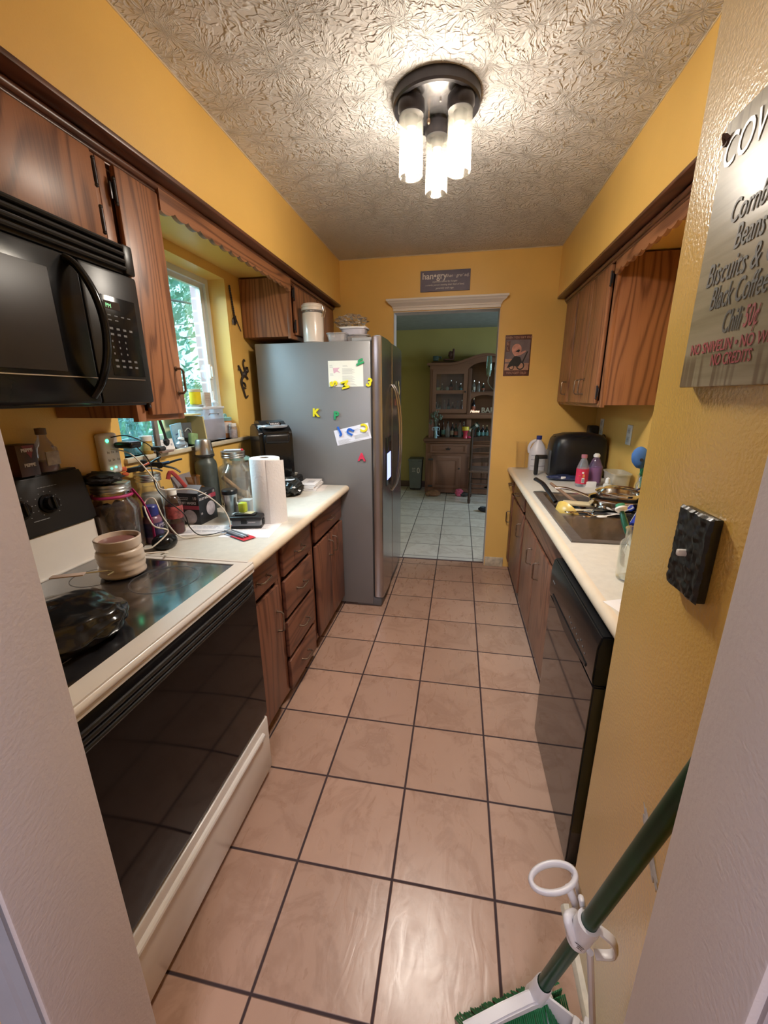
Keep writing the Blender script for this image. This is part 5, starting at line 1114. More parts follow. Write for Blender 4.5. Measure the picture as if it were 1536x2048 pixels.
for k, (a, b) in enumerate(((-.035, .0), (-.035, -.005), (-.035, .01), (-.035, -.01))): g.box(.0005, .0009, a, b, .038 - k * .008, .040 - k * .008, M=M)
g.cyl(M @ Vector((.0005, .025, .024)), M @ Vector((.0010, .025, .024)), .006, n=12); part('print', g, GREYINK, t)
t = thing('dropper_bottle', 'clear glass bottle with a pointed stopper in the middle of the sill', 'bottle', (XL - .02, 1.83, zs)); c = (XL - .005, 1.832, zs)
g = G(); g.lathe([(0, .001), (.026, .001), (.029, .005), (.029, .022), (.018, .032), (.010, .036), (.010, .044)], c, 24); part('body', g, CLP, t)
g = G(); g.lathe([(0, .036), (.014, .038), (.016, .046), (.008, .054), (.0065, .085), (.004, .090), (0, .090)], c, 20); part('stopper', g, P('milky_stopper', (.66, .76, .78), .3), t)
g = G(); g.box(-.004, .004, -.040, .040, 0, .115, .001, M=Matrix.Translation((XL - .055, 1.885, zs + .001)) @ Matrix.Rotation(.12, 4, 'X')); t = part('booklet', g, P('blue_booklet', (.30, .52, .66), .5, var=.25, vs=18), None, 'thin blue booklet leaning in front of the dark picture frame', 'booklet')
g = G()
for k in range(3): g.box(.0042, .005, -.02, .035, .02 + .02 * k, .027 + .02 * k, M=Matrix.Translation((XL - .055, 1.885, zs + .001)) @ Matrix.Rotation(.12, 4, 'X'))
part('dark_stripes', g, P('navy_stripe', (.08, .14, .28), .5), t)
g = G(); g.box(XL - .072, XL - .062, 1.915, 2.01, zs, zs + .115, .002); t = part('picture_frame', g, P('grey_frame', (.10, .11, .12), .4), None, 'dark grey framed card behind the green packet on the sill', 'frame')
g = G(); g.tube([(XL - .058, 1.94, zs + .07), (XL - .058, 1.97, zs + .085), (XL - .058, 1.995, zs + .065), (XL - .058, 1.99, zs + .03)], .003, 6, 5); part('pale_curve', g, P('pale_line', (.45, .5, .48), .5), t)
g = G(); g.box(-.012, .012, -.028, .028, 0, .062, .006, 3, M=Matrix.Translation((XL - .020, 1.945, zs + .001)) @ Matrix.Rotation(-.15, 4, 'X')); part('tea_packet', g, P('green_packet', (.30, .48, .22), .5, var=.3, vs=30), None, 'small green packet leaning on the sill, left of the yellow envelope', 'packet')
t = thing('padded_envelope', 'yellowed padded envelope standing open on the sill', 'envelope', (XL - .06, 2.0, zs))
YE = P('straw_envelope', (.60, .54, .28), .7, var=.12)
g = G(); g.box(XL - .125, XL - .115, 1.87, 2.06, zs, zs + .150, .002); g.prism([(XL - .118, zs), (XL - .010, zs), (XL - .020, zs + .142), (XL - .118, zs + .150)], 'y', 2.052, 2.062); part('pouch', g, YE, t)
g = G(); g.prism([(1.87, zs + .150), (2.06, zs + .150), (2.055, zs + .158), (1.88, zs + .158)], 'x', XL - .118, XL - .03); part('flap', g, YE, t)
g = G(); g.box(XL - .024, XL - .020, 2.0625, 2.068, zs + .05, zs + .12, .001); part('dark_edge', g, INK, t)
t = thing('storage_box', 'clear plastic storage box standing on end at the right half of the sill', 'box', (XL - .06, 2.15, zs))
g = G(); g.box(XL - .125, XL - .03, 2.075, 2.285, zs, zs + .185, .008, 3); part('case', g, GL('frosty_plastic', (.86, .88, .95), .2, op=.42, col=(.62, .64, .74)), t)
g = G(); g.box(XL - .120, XL - .04, 2.085, 2.275, zs + .01, zs + .12, .002); part('papers_inside', g, P('lilac_paper', (.58, .56, .66), .7, var=.15), t)
g = G(); g.box(XL - .13, XL - .025, 2.070, 2.290, zs + .178, zs + .192, .003); part('lid_edge', g, P('milky_plastic', (.66, .68, .74), .35), t)
g = G(); g.tube([(XL - .029, 2.13, zs + .145), (XL - .022, 2.13, zs + .155), (XL - .022, 2.22, zs + .155), (XL - .029, 2.22, zs + .145)], .0025, 6); part('handle', g, GREYINK, t)
t = thing('pill_bottle', 'small white pill bottle in front of the orange one on the sill', 'bottle', (XL - .01, 2.33, zs)); c = (XL - .005, 2.325, zs)
g = G(); g.lathe([(0, .001), (.023, .001), (.025, .005), (.025, .062), (.018, .072), (0, .073)], c, 24); part('body', g, CLP, t); g = G(); g.lathe([(.019, .070), (.0215, .071), (.0215, .088), (0, .089)], c, 24); part('cap', g, WPL, t)
g = G(); g.lathe([(0, .004), (.021, .004), (.021, .05), (0, .055)], c, 20); part('pills', g, P('pinkish_pills', (.62, .48, .44), .6, var=.3, vs=90), t)
t = thing('pill_bottle', 'orange prescription bottle with a white label at the right end of the sill', 'bottle', (XL - .05, 2.362, zs)); c = (XL - .062, 2.345, zs)
g = G(); g.lathe([(0, .001), (.032, .001), (.034, .004), (.034, .105), (0, .108)], c, 24); part('body', g, P('orange_bottle', (.62, .27, .10), .25), t); g = G(); g.lathe([(.0344, .03), (.0348, .031), (.0348, .095), (.0344, .096)], c, 24); part('wrap_label', g, P('rx_label', (.70, .60, .56), .5, var=.2, vs=30), t)
g = G(); g.lathe([(.034, .104), (.0375, .105), (.0375, .122), (.034, .125), (0, .127)], c, 24); g.tube([(c[0], c[1] - .013, zs + .124), (c[0], c[1] - .010, zs + .140), (c[0], c[1] + .010, zs + .140), (c[0], c[1] + .013, zs + .124)], .005, 8, 3); part('cap', g, TEAL, t)
# things on top of the storage box
zt2 = zs + .1925
t = thing('spice_jar', 'yellow-labelled jar standing on the clear storage box', 'jar', (XL - .08, 2.10, zt2)); c = (XL - .088, 2.112, zt2)
g = G(); g.lathe([(0, .012), (.028, .012), (.030, .016), (.030, .082), (0, .084)], c, 28); part('body', g, P('bright_yellow', (.80, .62, .02), .35, var=.1), t); g = G(); g.lathe([(.0305, .080), (.032, .081), (.032, .094), (0, .096)], c, 28); part('lid', g, P('cream_lid', (.60, .50, .36), .4), t)
g = G(); g.lathe([(0, 0), (.036, 0), (.038, .004), (.038, .010), (0, .011)], c, 32); part('tin_base', g, ZINC, t)
g = G(); g.box(XL - .105, XL - .065, 2.165, 2.225, zt2, zt2 + .078, .001); t = part('carton', g, P('beige_carton', (.52, .44, .38), .6), None, 'small beige carton on the clear storage box, right of the yellow jar', 'box')
g = G(); lines(g, (XL - .0648, 2.172, zt2 + .062), Y_, Z_, 5, .045, .002, .009, 4); part('print', g, P('carton_print', (.30, .22, .18), .6), t)
t = thing('glue_bottle', 'white squeeze bottle with a long pointed nozzle on the storage box', 'bottle', (XL - .07, 2.262, zt2)); c = (XL - .07, 2.262, zt2)
g = G(); g.lathe([(0, .001), (.016, .001), (.018, .004), (.018, .022), (.010, .030), (.007, .036), (0, .036)], c, 24); part('body', g, P('pale_blue_plastic', (.62, .70, .76), .35), t); g = G(); g.lathe([(0, .034), (.006, .035), (.0018, .085), (0, .086)], c, 16); part('nozzle', g, WPL, t)

# ------------------------------------------------------------------ on and against the refrigerator
t = thing('canister', 'white ceramic canister with wire bail lid on top of the refrigerator', 'canister', (-.925, 2.64, 1.777)); c = (-.925, 2.635, 1.7765)
CW = P('white_glaze', (.72, .64, .58), .25, var=.05, coat=.4)
g = G(); g.lathe([(0, .001), (.060, .001), (.065, .006), (.066, .165), (.063, .172), (.0, .172)], c, 40); part('body', g, CW, t)
g = G(); g.lathe([(.061, .172), (.064, .174), (.064, .182), (.061, .184)], c, 40); part('seal', g, P('grey_rubber', (.30, .27, .26), .5), t)
g = G(); g.lathe([(.060, .184), (.068, .186), (.069, .200), (.066, .203), (.068, .206), (.068, .214), (.060, .224), (0, .226)], c, 40); part('lid', g, CW, t)
g = G(); g.tube([(c[0] + .0675 * math.cos(a), c[1] + .0675 * math.sin(a), c[2] + .178) for a in [k * PI / 12 for k in range(24)]], .0018, 6, closed=True); g.tube([(c[0] + .066, c[1] - .02, c[2] + .15), (c[0] + .078, c[1] - .02, c[2] + .185), (c[0] + .070, c[1] - .02, c[2] + .215), (c[0] + .070, c[1] + .02, c[2] + .215), (c[0] + .078, c[1] + .02, c[2] + .185), (c[0] + .066, c[1] + .02, c[2] + .15)], .002, 6); part('wire_bail', g, CHROME, t)
def tub(name, label, x, y, z, sx, sy, h, mat, grp=None, rib=True, rot=0):
    g = G(); q = g.bm; n = 48; rows = []; M = Matrix.Translation((x, y, z)) @ Matrix.Rotation(rot, 4, 'Z')
    for s, zz in ((.0, 0), (.82, 0), (.86, .006), (.97, h - .008), (1.06, h - .006), (1.06, h), (.95, h), (.84, .009), (0, .009)):
        if s == 0: rows.append([q.verts.new(M @ Vector((0, 0, zz)))]); continue
        rows.append([q.verts.new(M @ Vector((s * sx * math.copysign(abs(math.cos(2 * PI * k / n)) ** .5, math.cos(2 * PI * k / n)) * (1 + (.015 * (k % 2) if rib else 0)), s * sy * math.copysign(abs(math.sin(2 * PI * k / n)) ** .5, math.sin(2 * PI * k / n)) * (1 + (.015 * (k % 2) if rib else 0)), zz))) for k in range(n)])
    for a, b in zip(rows, rows[1:]):
        for i in range(n):
            j = (i + 1) % n
            if len(a) == 1: q.faces.new((a[0], b[j], b[i]))
            elif len(b) == 1: q.faces.new((a[i], a[j], b[0]))
            else: q.faces.new((a[i], a[j], b[j], b[i]))
    bmesh.ops.recalc_face_normals(q, faces=q.faces); return part(name, g, mat, None, label, 'container', grp)
TUBM = GL('clear_tub', (.90, .90, .93), .08, op=.30, col=(.70, .68, .70))
tub('plastic_container', 'clear ribbed plastic food tub, left and nearest on the refrigerator', -.765, 2.625, 1.7765, .062, .050, .052, TUBM, 'plastic containers on the refrigerator')
tub('plastic_container', 'clear ribbed plastic food tub behind, under the white lidded one', -.665, 2.72, 1.7765, .080, .060, .050, TUBM, 'plastic containers on the refrigerator')
o = tub('plastic_container', 'white lilac lidded plastic container topmost on the refrigerator', -.680, 2.72, 1.828, .085, .062, .038, P('lilac_white_plastic', (.56, .54, .62), .35), 'plastic containers on the refrigerator', False)
g = G(); g.box(-.765, -.595, 2.660, 2.780, 1.8665, 1.873, .003); part('container_lid', g, WPL, None, 'white flat lid on the topmost container on the refrigerator', 'lid')
g = G(); g.blob((-.70, 2.72, 1.905), (.085, .055, .038), .30, 2.4, 12, 4, floor=1.8735, ridged=True); part('plastic_bag', g, GL('clear_film', (.97, .96, .95), .06, op=.05, col=(.7, .68, .64), refl=.9), None, 'crumpled clear plastic bag on top of the container pile', 'bag')
YS = fy0
def mag(ch, label, x, z, size, rot, col, mirror=False, name='letter_magnet'):
    a = math.radians(rot); ru = Vector((math.cos(a), 0, math.sin(a))); rv = Vector((-math.sin(a), 0, math.cos(a)))
    t = thing(name, label, 'magnet', (x, YS - .002, z), 'plastic letter magnets on the refrigerator side')
    dy = .008 if ch in 'JUC' or z > 1.5 else 0
    cu = bpy.data.curves.new('t', 'FONT'); cu.body = ch; cu.size = size; cu.extrude = .0025; cu.offset = .0022; cu.bevel_depth = .001; cu.align_x = 'CENTER'; cu.align_y = 'CENTER'; cu.resolution_u = 4
    o = bpy.data.objects.new('t', cu); C.objects.link(o); bpy.context.view_layer.update(); me = bpy.data.meshes.new_from_object(o.evaluated_get(bpy.context.evaluated_depsgraph_get())); bpy.data.objects.remove(o)
    M = Matrix((ru * (-1 if mirror else 1), rv, Vector((0, -1, 0)))).transposed().to_4x4(); M.translation = Vector((x, YS - .0055, z))
    g = G(); g.bm.from_mesh(me); bmesh.ops.transform(g.bm, matrix=M, verts=g.bm.verts); bmesh.ops.recalc_face_normals(g.bm, faces=g.bm.faces); part('letter', g, col, t, flat=True)
MY = P('magnet_yellow', (.72, .62, .02), .35, var=.05); MG = P('magnet_green', (.03, .30, .12), .35, var=.05); MB = P('magnet_blue', (.02, .12, .55), .35, var=.05); MR = P('magnet_red', (.62, .03, .08), .35, var=.05)
mag('S', 'yellow letter S magnet lying slanted on the upper paper, left', -.782, 1.530, .062, -75, MY)
mag('M', 'yellow letter M magnet tilted on the lower edge of the upper paper', -.708, 1.522, .062, -75, MY)
mag('3', 'yellow number 3 magnet beside the upper paper', -.552, 1.532, .066, -20, MY)
mag('h', 'green letter magnet at the top right corner of the upper paper', -.607, 1.655, .062, 110, MG)
mag('K', 'yellow letter K magnet on the bare refrigerator side', -.905, 1.352, .066, -3, MY)
mag('P', 'green letter P magnet on the bare refrigerator side', -.770, 1.335, .066, 0, MG)
mag('J', 'blue letter J magnet on the left of the tilted lower paper', -.752, 1.242, .062, 25, MB)
mag('U', 'blue letter U magnet lying sideways on the tilted lower paper', -.684, 1.238, .056, -115, MB)
mag('C', 'yellow letter C magnet mirrored at the right end of the lower paper', -.590, 1.258, .066, -5, MY, True)
mag('A', 'red letter A magnet, lowest on the refrigerator side', -.610, 1.072, .068, 0, MR)
def fpaper(label, x0, z0, w, h, rot, seed, cols):
    M = Matrix.Translation((x0, YS, z0)) @ Matrix.Rotation(-math.radians(rot), 4, 'Y'); t = thing('pinned_paper', label, 'paper', (x0, YS, z0), 'papers held on the refrigerator side')
    g = G(); g.box(0, w, -.0009, -.0001, 0, h, M=M); part('sheet', g, P('pinned_white', (.74, .73, .66) if seed == 1 else (.72, .70, .80), .7, var=.03) if seed == 1 else P('pinned_white_cool', (.72, .71, .80), .7, var=.03), t)
    g = G()
    for u0, v0, uw, rows, gap in cols:
        for k in range(rows): g.box(w * u0, w * (u0 + uw * (.8 + .2 * ((k * 7) % 3) / 2)), -.0013, -.0009, h * v0 - k * gap - .0016, h * v0 - k * gap, M=M)
    part('print', g, P('print_grey', (.38, .38, .38), .7), t); return t, M
t, M = fpaper('white cream paper sheet held by magnets high on the refrigerator side', -.812, 1.512, .222, .152, 0, 1, ((.42, .82, .16, 2, .006), (.40, .70, .36, 8, .0045), (.40, .42, .36, 9, .0045), (.42, .12, .4, 3, .005), (.04, .84, .1, 3, .006), (.05, .52, .1, 3, .006)))
g = G(); g.prism([(.030, .110), (.075, .112), (.060, .098), (.078, .080), (.055, .088), (.035, .078)], 'y', -.0014, -.0009, M=M); part('pink_drawing', g, P('pink_print', (.62, .38, .46), .7), t)
t, M = fpaper('bluish white slip hanging tilted under blue and yellow magnets', -.770, 1.145, .232, .098, 13, 2, ((.05, .30, .38, 5, .0045), (.55, .40, .38, 1, .004), (.30, .78, .5, 2, .006), (.06, .08, .8, 2, .0045)))
g = G(); g.box(.125, .220, -.0014, -.0009, .015, .040, M=M); part('grey_panel', g, P('print_panel', (.50, .50, .55), .7), t)
g = G(); x = fx1 + .078; g.sph((x + .006, 3.17, 1.545), (.005, .012, .020), 10); g.tube([(x + .006, 3.18, 1.53), (x + .008, 3.20, 1.49), (x + .006, 3.18, 1.45)], .004, 6, 4); o = part('door_magnet', g, P('gold_magnet', (.60, .50, .22), .35, .3), None, 'small gold figure magnet on the front of the refrigerator door', 'magnet')
g = G(); g.box(x, x + .012, 3.15, 3.21, 1.385, 1.435, .004); part('door_magnet', g, P('coral_magnet', (.80, .18, .10), .4), None, 'coral red magnet below the gold one on the refrigerator door', 'magnet')

# ------------------------------------------------------------------ right counter
z = ZT
t = thing('bleach_jug', 'white bleach jug with a dark blue cap left of the black fryer', 'jug', (.618, 3.335, z)); c = Vector((.618, 3.335, z))
WJ = P('jug_white', (.70, .68, .72), .35, var=.04)
g = G(); g.lathe([(0, .001), (.062, .001), (.067, .008), (.067, .13), (.062, .155), (.043, .195), (.026, .222), (.017, .236), (.016, .250)], c, 36, sx=1, sy=.78)
g.tube([(c.x - .020, c.y, z + .232), (c.x - .052, c.y, z + .215), (c.x - .070, c.y, z + .175), (c.x - .063, c.y, z + .135)], .012, 12, 5); part('body', g, WJ, t)
g = G(); g.lathe([(.018, .238), (.0205, .240), (.0205, .266), (.018, .268), (0, .268)], c, 24); part('cap', g, P('navy_cap', (.02, .03, .20), .35), t)
M = Matrix.Translation(c + Vector((0, 0, 0))) @ Matrix.Rotation(-.15, 4, 'Z')
g = G(); g.sheet(12, 2, lambda u, v: (c.x + .0677 * math.cos(-2.5 + u * 1.9), c.y + .0677 * .79 * math.sin(-2.5 + u * 1.9), z + .035 + .085 * v), th=.0006); lb = part('wrap_label', g, P('jug_label', (.66, .65, .68), .5, var=.08, vs=90), t)
g = G()
for k in range(3): g.sheet(10, 1, lambda u, v: (c.x + .0686 * math.cos(-2.45 + u * (1.7 if k == 1 else .5)), c.y + .0686 * .79 * math.sin(-2.45 + u * (1.7 if k == 1 else .5)), z + (.118, .036, .085)[k] + .003 * v), th=.0004)
part('label_lines', g, P('label_ink', (.12, .12, .18), .6), lb)
tub('pitcher', 'clear ribbed measuring pitcher against the far wall', .500, 3.385, z, .042, .042, .215, GL('pitcher_plastic', (.992, .985, .975), .05, op=.004, col=(.8, .7, .6), refl=.25), None)
# air fryer
t = thing('air_fryer', 'large black rounded fryer with a jutting basket handle in the far corner', 'air fryer', (0, 0, 0))
g = G(); q = g.bm; n = 56; rows = []
for s, zz in ((0, 0), (.92, 0), (1.0, .012), (1.03, .10), (1.02, .22), (.97, .275), (.86, .302), (.55, .318), (0, .322)):
    if s == 0: rows.append([q.verts.new((0, 0, zz))]); continue
    rows.append([q.verts.new((s * .190 * math.copysign(abs(math.cos(2 * PI * k / n)) ** .62, math.cos(2 * PI * k / n)), s * .135 * math.copysign(abs(math.sin(2 * PI * k / n)) ** .62, math.sin(2 * PI * k / n)), zz)) for k in range(n)])
for a, b in zip(rows, rows[1:]):
    for i in range(n):
        j = (i + 1) % n
        if len(a) == 1: q.faces.new((a[0], b[j], b[i]))
        elif len(b) == 1: q.faces.new((a[i], a[j], b[0]))
        else: q.faces.new((a[i], a[j], b[j], b[i]))
bmesh.ops.recalc_face_normals(q, faces=q.faces); part('body', g, BLKS, t, ang=60)
g = G(); g.lathe([(.90, .286), (.93, .290), (.93, .296), (.88, .300)], (0, 0, 0), 48, sx=.190, sy=.135); part('top_seam', g, BLK, t)
g = G(); g.box(-.205, -.165, -.055, .055, .02, .20, .015, 3); dr_ = part('basket_front', g, P('dark_grey_plastic', (.06, .06, .062), .3), t)
g = G(); g.box(-.275, -.195, -.016, .016, .125, .155, .008); g.box(-.290, -.262, -.017, .017, .005, .155, .009, 3); part('basket_handle', g, BLKS, dr_)
place(t, (.838, 3.115, z), (0, 0, math.radians(4)), .97)
g = G(); g.box(XR - .075, XR - .012, 3.31, 3.38, z + .22, z + .345, .006); t = part('small_appliance', g, BLKM, None, 'dark boxy appliance corner standing behind the fryer', 'appliance')
g = G(); g.tube([(XR - .012, 3.24, z + .27), (XR - .012, 3.17, z + .29), (XR - .012, 3.11, z + .23), (XR - .012, 3.13, z + .15), (XR - .012, 3.24, z + .10)], .004, 8, 6); part('power_cord', g, BLKM, None, 'black power cord looping by the far outlet', 'cable')
# the appliance stands on something real
g = G(); g.box(XR - .085, XR - .010, 3.30, 3.39, z, z + .219, .004); part('appliance_stand', g, BLKM, t)
g = G(); g.blob((.725, 2.925, z + .020), (.110, .042, .020), .18, 2.2, 4, 4, floor=z + .0005, M=Matrix.Rotation(-.05, 4, 'Z')); t = part('snack_bag', g, P('navy_packet', (.03, .04, .10), .3, var=.5, vs=20), None, 'dark blue snack packet lying in front of the fryer', 'packet')
g = G(); g.box(.70, .73, 2.882, 2.887, z + .018, z + .034, .001, M=None); part('white_print', g, WPL, t)
def bottle(name, label, c, r, h, capm, capst, labm, liq=None):
    t = thing(name, label, 'bottle', c, 'drink bottles behind the sink')
    g = G(); g.lathe([(0, .002), (r * .9, .001), (r, .010), (r * .96, h * .25), (r, h * .5), (r * .98, h * .60), (r * .55, h * .82), (r * .40, h * .87), (r * .40, h * .93)], c, 32); part('body', g, CLP if liq is None else GL('violet_plastic', (.80, .72, .86), .08, op=.22, col=(.45, .30, .55)), t)
    g = G(); g.lathe([(r * 1.01, h * .10), (r * 1.015, h * .11), (r * 1.015, h * .56), (r * 1.01, h * .57)], c, 32); l_ = part('wrap_label', g, labm, t)
    g = G(); g.lathe([(r * .42, h * .89), (r * .47, h * .895), (r * .47, h * (1 if not capst else .96)), (r * .42, h * (1.0 if not capst else .965)), (r * .3, h * 1.0), (0, h * 1.0)], c, 24); part('cap', g, capm, t); return t, l_
t, lb = bottle('drink_bottle', 'clear bottle with a bright pink red label and dusty pink cap behind the sink', (.792, 2.745, z), .037, .205, P('pink_cap', (.42, .16, .20), .4), False, P('pink_red_label', (.62, .03, .08), .35, var=.1))
d = Vector((-.28, -.96, 0)).normalized(); rr_ = Vector((.96, -.28, 0)); cc = Vector((.792, 2.745, 0)) + d * .0382
M = Matrix((rr_, Vector((0, 0, 1)), d)).transposed().to_4x4()
def at(u, v): return cc + rr_ * u + Vector((0, 0, z + v))
g = G(); Mb = Matrix.Translation(at(0, 0)) @ M
g.box(.000, .016, .030, .060, -.002, .0008, M=Mb); g.box(-.002, .010, .088, .098, -.002, .0008, M=Mb); part('white_barcode_panel', g, WPL, lb)
g = G()
for k in range(6): g.box(.002 + .0022 * k, .0032 + .0022 * k, .033, .055, .0006, .0014, M=Mb)
part('barcode_bars', g, INK, lb)
g = G(); g.box(.004, .016, .064, .084, -.002, .001, M=Mb); g.box(-.018, -.006, .070, .074, -.002, .001, M=Mb); part('orange_mark', g, P('orange_print', (.75, .25, .08), .4), lb)
t, lb = bottle('drink_bottle', 'violet-tinted bottle with a white sport cap beside the pink-labelled one', (.882, 2.80, z), .042, .205, WPL, True, GL('violet_label', (.62, .50, .72), .2, op=.6, col=(.40, .20, .42)), liq=1)
g = G(); g.box(.80, .875, 2.715, 2.735, z, z + .035, .001, M=None); part('folded_napkin', g, PAPER, None, 'small white folded card in front of the drink bottles', 'card')
tub('plastic_tub', 'frosted oval plastic tub behind the pans', .965, 2.655, z, .058, .10, .115, GL('frosted_tub', (.92, .90, .84), .15, op=.40, col=(.72, .68, .58)), None, False)
t = thing('spray_cap_bottle', 'little milky bottle with a pointed cap leaning at the frosted tub', 'bottle', (.885, 2.545, z)); c = (.885, 2.560, z + .004)
g = G(); g.lathe([(0, 0), (.020, .002), (.022, .01), (.022, .05), (.012, .058), (0, .06)], c, 20); part('body', g, P('milky_white', (.62, .60, .55), .35), t); g = G(); g.lathe([(.012, .058), (.014, .06), (.011, .085), (.003, .092), (0, .092)], c, 16); part('cap', g, WPL, t)
# dishes in the sink
SK = ZT
g = G(); t = thing('frying_pan', 'black frying pan sunk in the far sink bowl with its handle up', 'pan', (.56, 2.28, SK - .1))
c = (.60, 2.20, SK - .085); Mt = Matrix.Translation(c) @ Matrix.Rotation(math.radians(14), 4, 'X')
g.lathe([(0, 0), (.085, 0), (.095, .005), (.115, .045), (.118, .046), (.098, .003), (.0, .004)], (0, 0, 0), 36, M=Mt); part('pan_body', g, BLKM, t)
g = G(); g.tube([(.545, 2.30, SK + .0), (.515, 2.38, SK + .045), (.495, 2.45, SK + .072), (.470, 2.52, SK + .082)], lambda u: .013 + .003 * u, 10, 5, flat=.7); part('handle', g, BLKS, t)
g = G(); g.tube([(.66, 2.18, SK + .0), (.60, 2.32, SK + .035), (.545, 2.46, SK + .070)], lambda u: .011 - .003 * u, 10, 4); g.sph((.67, 2.155, SK - .01), (.028, .04, .012)); part('wooden_spoon', g, P('wet_wood', (.22, .12, .07), .5), None, 'wooden spoon leaning out of the far sink bowl', 'spoon')
t = thing('cutting_board', 'narrow cream cutting board edge across the sink divider', 'cutting board', (.68, 2.15, SK)); g = G(); g.box(-.115, .115, -.028, .028, 0, .014, .004, M=Matrix.Translation((.665, 2.150, SK + .022)) @ Matrix.Rotation(.05, 4, 'X') @ Matrix.Rotation(-.15, 4, 'Z')); part('board', g, P('cream_board', (.62, .50, .30), .4), t)
def bowlm(name, label, c, r, h, mat, rot=(0, 0, 0), cat='bowl', grp=None):
    g = G(); M = Matrix.Translation(c) @ Matrix.Rotation(rot[2], 4, 'Z') @ Matrix.Rotation(rot[0], 4, 'X') @ Matrix.Rotation(rot[1], 4, 'Y')
    g.lathe([(0, 0), (r * .45, 0), (r * .5, .003), (r * .8, h * .45), (r, h), (r + .004, h), (r + .004, h - .003), (r * .84, h * .42), (r * .5, -.002), (0, -.003)], (0, 0, 0), 40, M=M); return part(name, g, mat, None, label, cat, grp, ang=50)
bowlm('mixing_bowl', 'yellow plastic bowl tipped on its side in the sink', (.530, 2.085, SK - .045), .080, .055, P('yellow_bowl', (.62, .42, .10), .3), (math.radians(-38), math.radians(52), 0))
bowlm('dinner_plate', 'dark plate under the dishes in the far sink bowl', (.80, 2.33, SK - .14), .09, .015, BLKS, cat='plate')
# steel pans
def saucepan(label, c, r, h, hd, mat=CHROME, L_=.17):
    t = thing('saucepan', label, 'pan', c, 'steel pans heaped over the sink')
    g = G(); g.lathe([(0, 0), (r * .86, 0), (r * .97, .008), (r, .02), (r, h), (r + .006, h + .003), (r + .004, h + .005), (r - .003, h), (r - .003, .02), (r * .84, .006), (0, .005)], c, 48); part('pan_body', g, mat, t)
    d = Vector(hd).normalized(); p = Vector(c) + Vector((0, 0, h * .8)) + d * r; s = Vector((0, 0, 1))
    g = G(); g.tube([p - d * .004, p + d * L_ * .25 + s * .014, p + d * L_ * .65 + s * .028, p + d * L_ + s * .026], lambda u: .009 + .004 * u, 10, 5, flat=.55); part('handle', g, mat, t)
    return t
saucepan('widest shiny steel skillet, lowest of the pans over the sink, handle to the left', (.775, 2.105, SK + .034), .118, .040, (-1, .55, .0), L_=.17)
saucepan('shiny steel saucepan nested in the wide skillet', (.790, 2.13, SK + .046), .095, .055, (1, .4, 0), L_=.08)
saucepan('small upside-leaning steel pan behind the nested saucepan', (.865, 2.30, SK + .030), .075, .050, (1, -.3, 0), L_=.05)
t = thing('tumbler', 'tall black tumbler at the wall side of the sink', 'cup', (.872, 2.045, SK - .09)); c = (.905, 1.965, SK - .028)
g = G(); g.lathe([(0, 0), (.034, 0), (.036, .004), (.043, .135), (.040, .136), (0, .12)], c, 28); part('body', g, P('black_navy_cup', (.012, .012, .025), .25), t)
bowlm('steel_bowl', 'small steel bowl upturned on the black tumbler', (.905, 1.965, SK + .160), .058, .050, CHROME, (PI, 0, 0))
g = G(); g.lathe([(0, 0), (.030, 0), (.034, .004), (.048, .085), (.050, .086), (.046, .084), (.03, .008), (0, .008)], (0, 0, 0), 32, M=Matrix.Translation((.815, 1.93, SK - .020)) @ Matrix.Rotation(.9, 4, 'Y') @ Matrix.Rotation(-.5, 4, 'X')); t = part('striped_cup', g, P('cobalt_cup', (.03, .05, .32), .25), None, 'blue and white striped cup lying in front of the pans', 'cup')
g = G()
for k in range(7):
    a = 2 * PI * k / 7; g.tube([(.0345 * math.cos(a), .0345 * math.sin(a), .006), (.0495 * math.cos(a), .0495 * math.sin(a), .082)], .004, 6, flat=.4)
bmesh.ops.transform(g.bm, matrix=Matrix.Translation((.815, 1.93, SK - .020)) @ Matrix.Rotation(.9, 4, 'Y') @ Matrix.Rotation(-.5, 4, 'X'), verts=g.bm.verts); part('white_stripes', g, WPL, t)
# cutlery and utensils
R = random.Random(11); ut = [('black plastic spatula handle', BLKS, .012), ('dark steel knife', STEEL, .006), ('pale plastic spoon', P('cream_spoon', (.66, .58, .42), .4), .007), ('steel fork', CHROME, .004), ('black ladle handle', BLKS, .011), ('steel table knife', CHROME, .005), ('slim white plastic stick', WPL, .005), ('steel dinner spoon', CHROME, .005), ('black serving fork handle', BLKS, .009)]
spots = [((.56, 2.12), (.74, 2.02)), ((.66, 2.04), (.78, 1.99)), ((.60, 2.08), (.78, 2.06)), ((.64, 2.00), (.70, 2.12)), ((.58, 2.06), (.82, 1.98)), ((.62, 1.985), (.75, 2.03)), ((.68, 1.975), (.815, 2.01)), ((.55, 2.02), (.66, 2.01)), ((.66, 2.09), (.86, 2.0))]
where = ['at the back of the heap', 'lying across the front of the heap', 'under the skillet', 'standing aslant at the divider', 'longest, in the middle of the heap', 'lowest at the front edge', 'pointing to the dish brush', 'nearest the yellow bowl', 'at the right under the skillet']
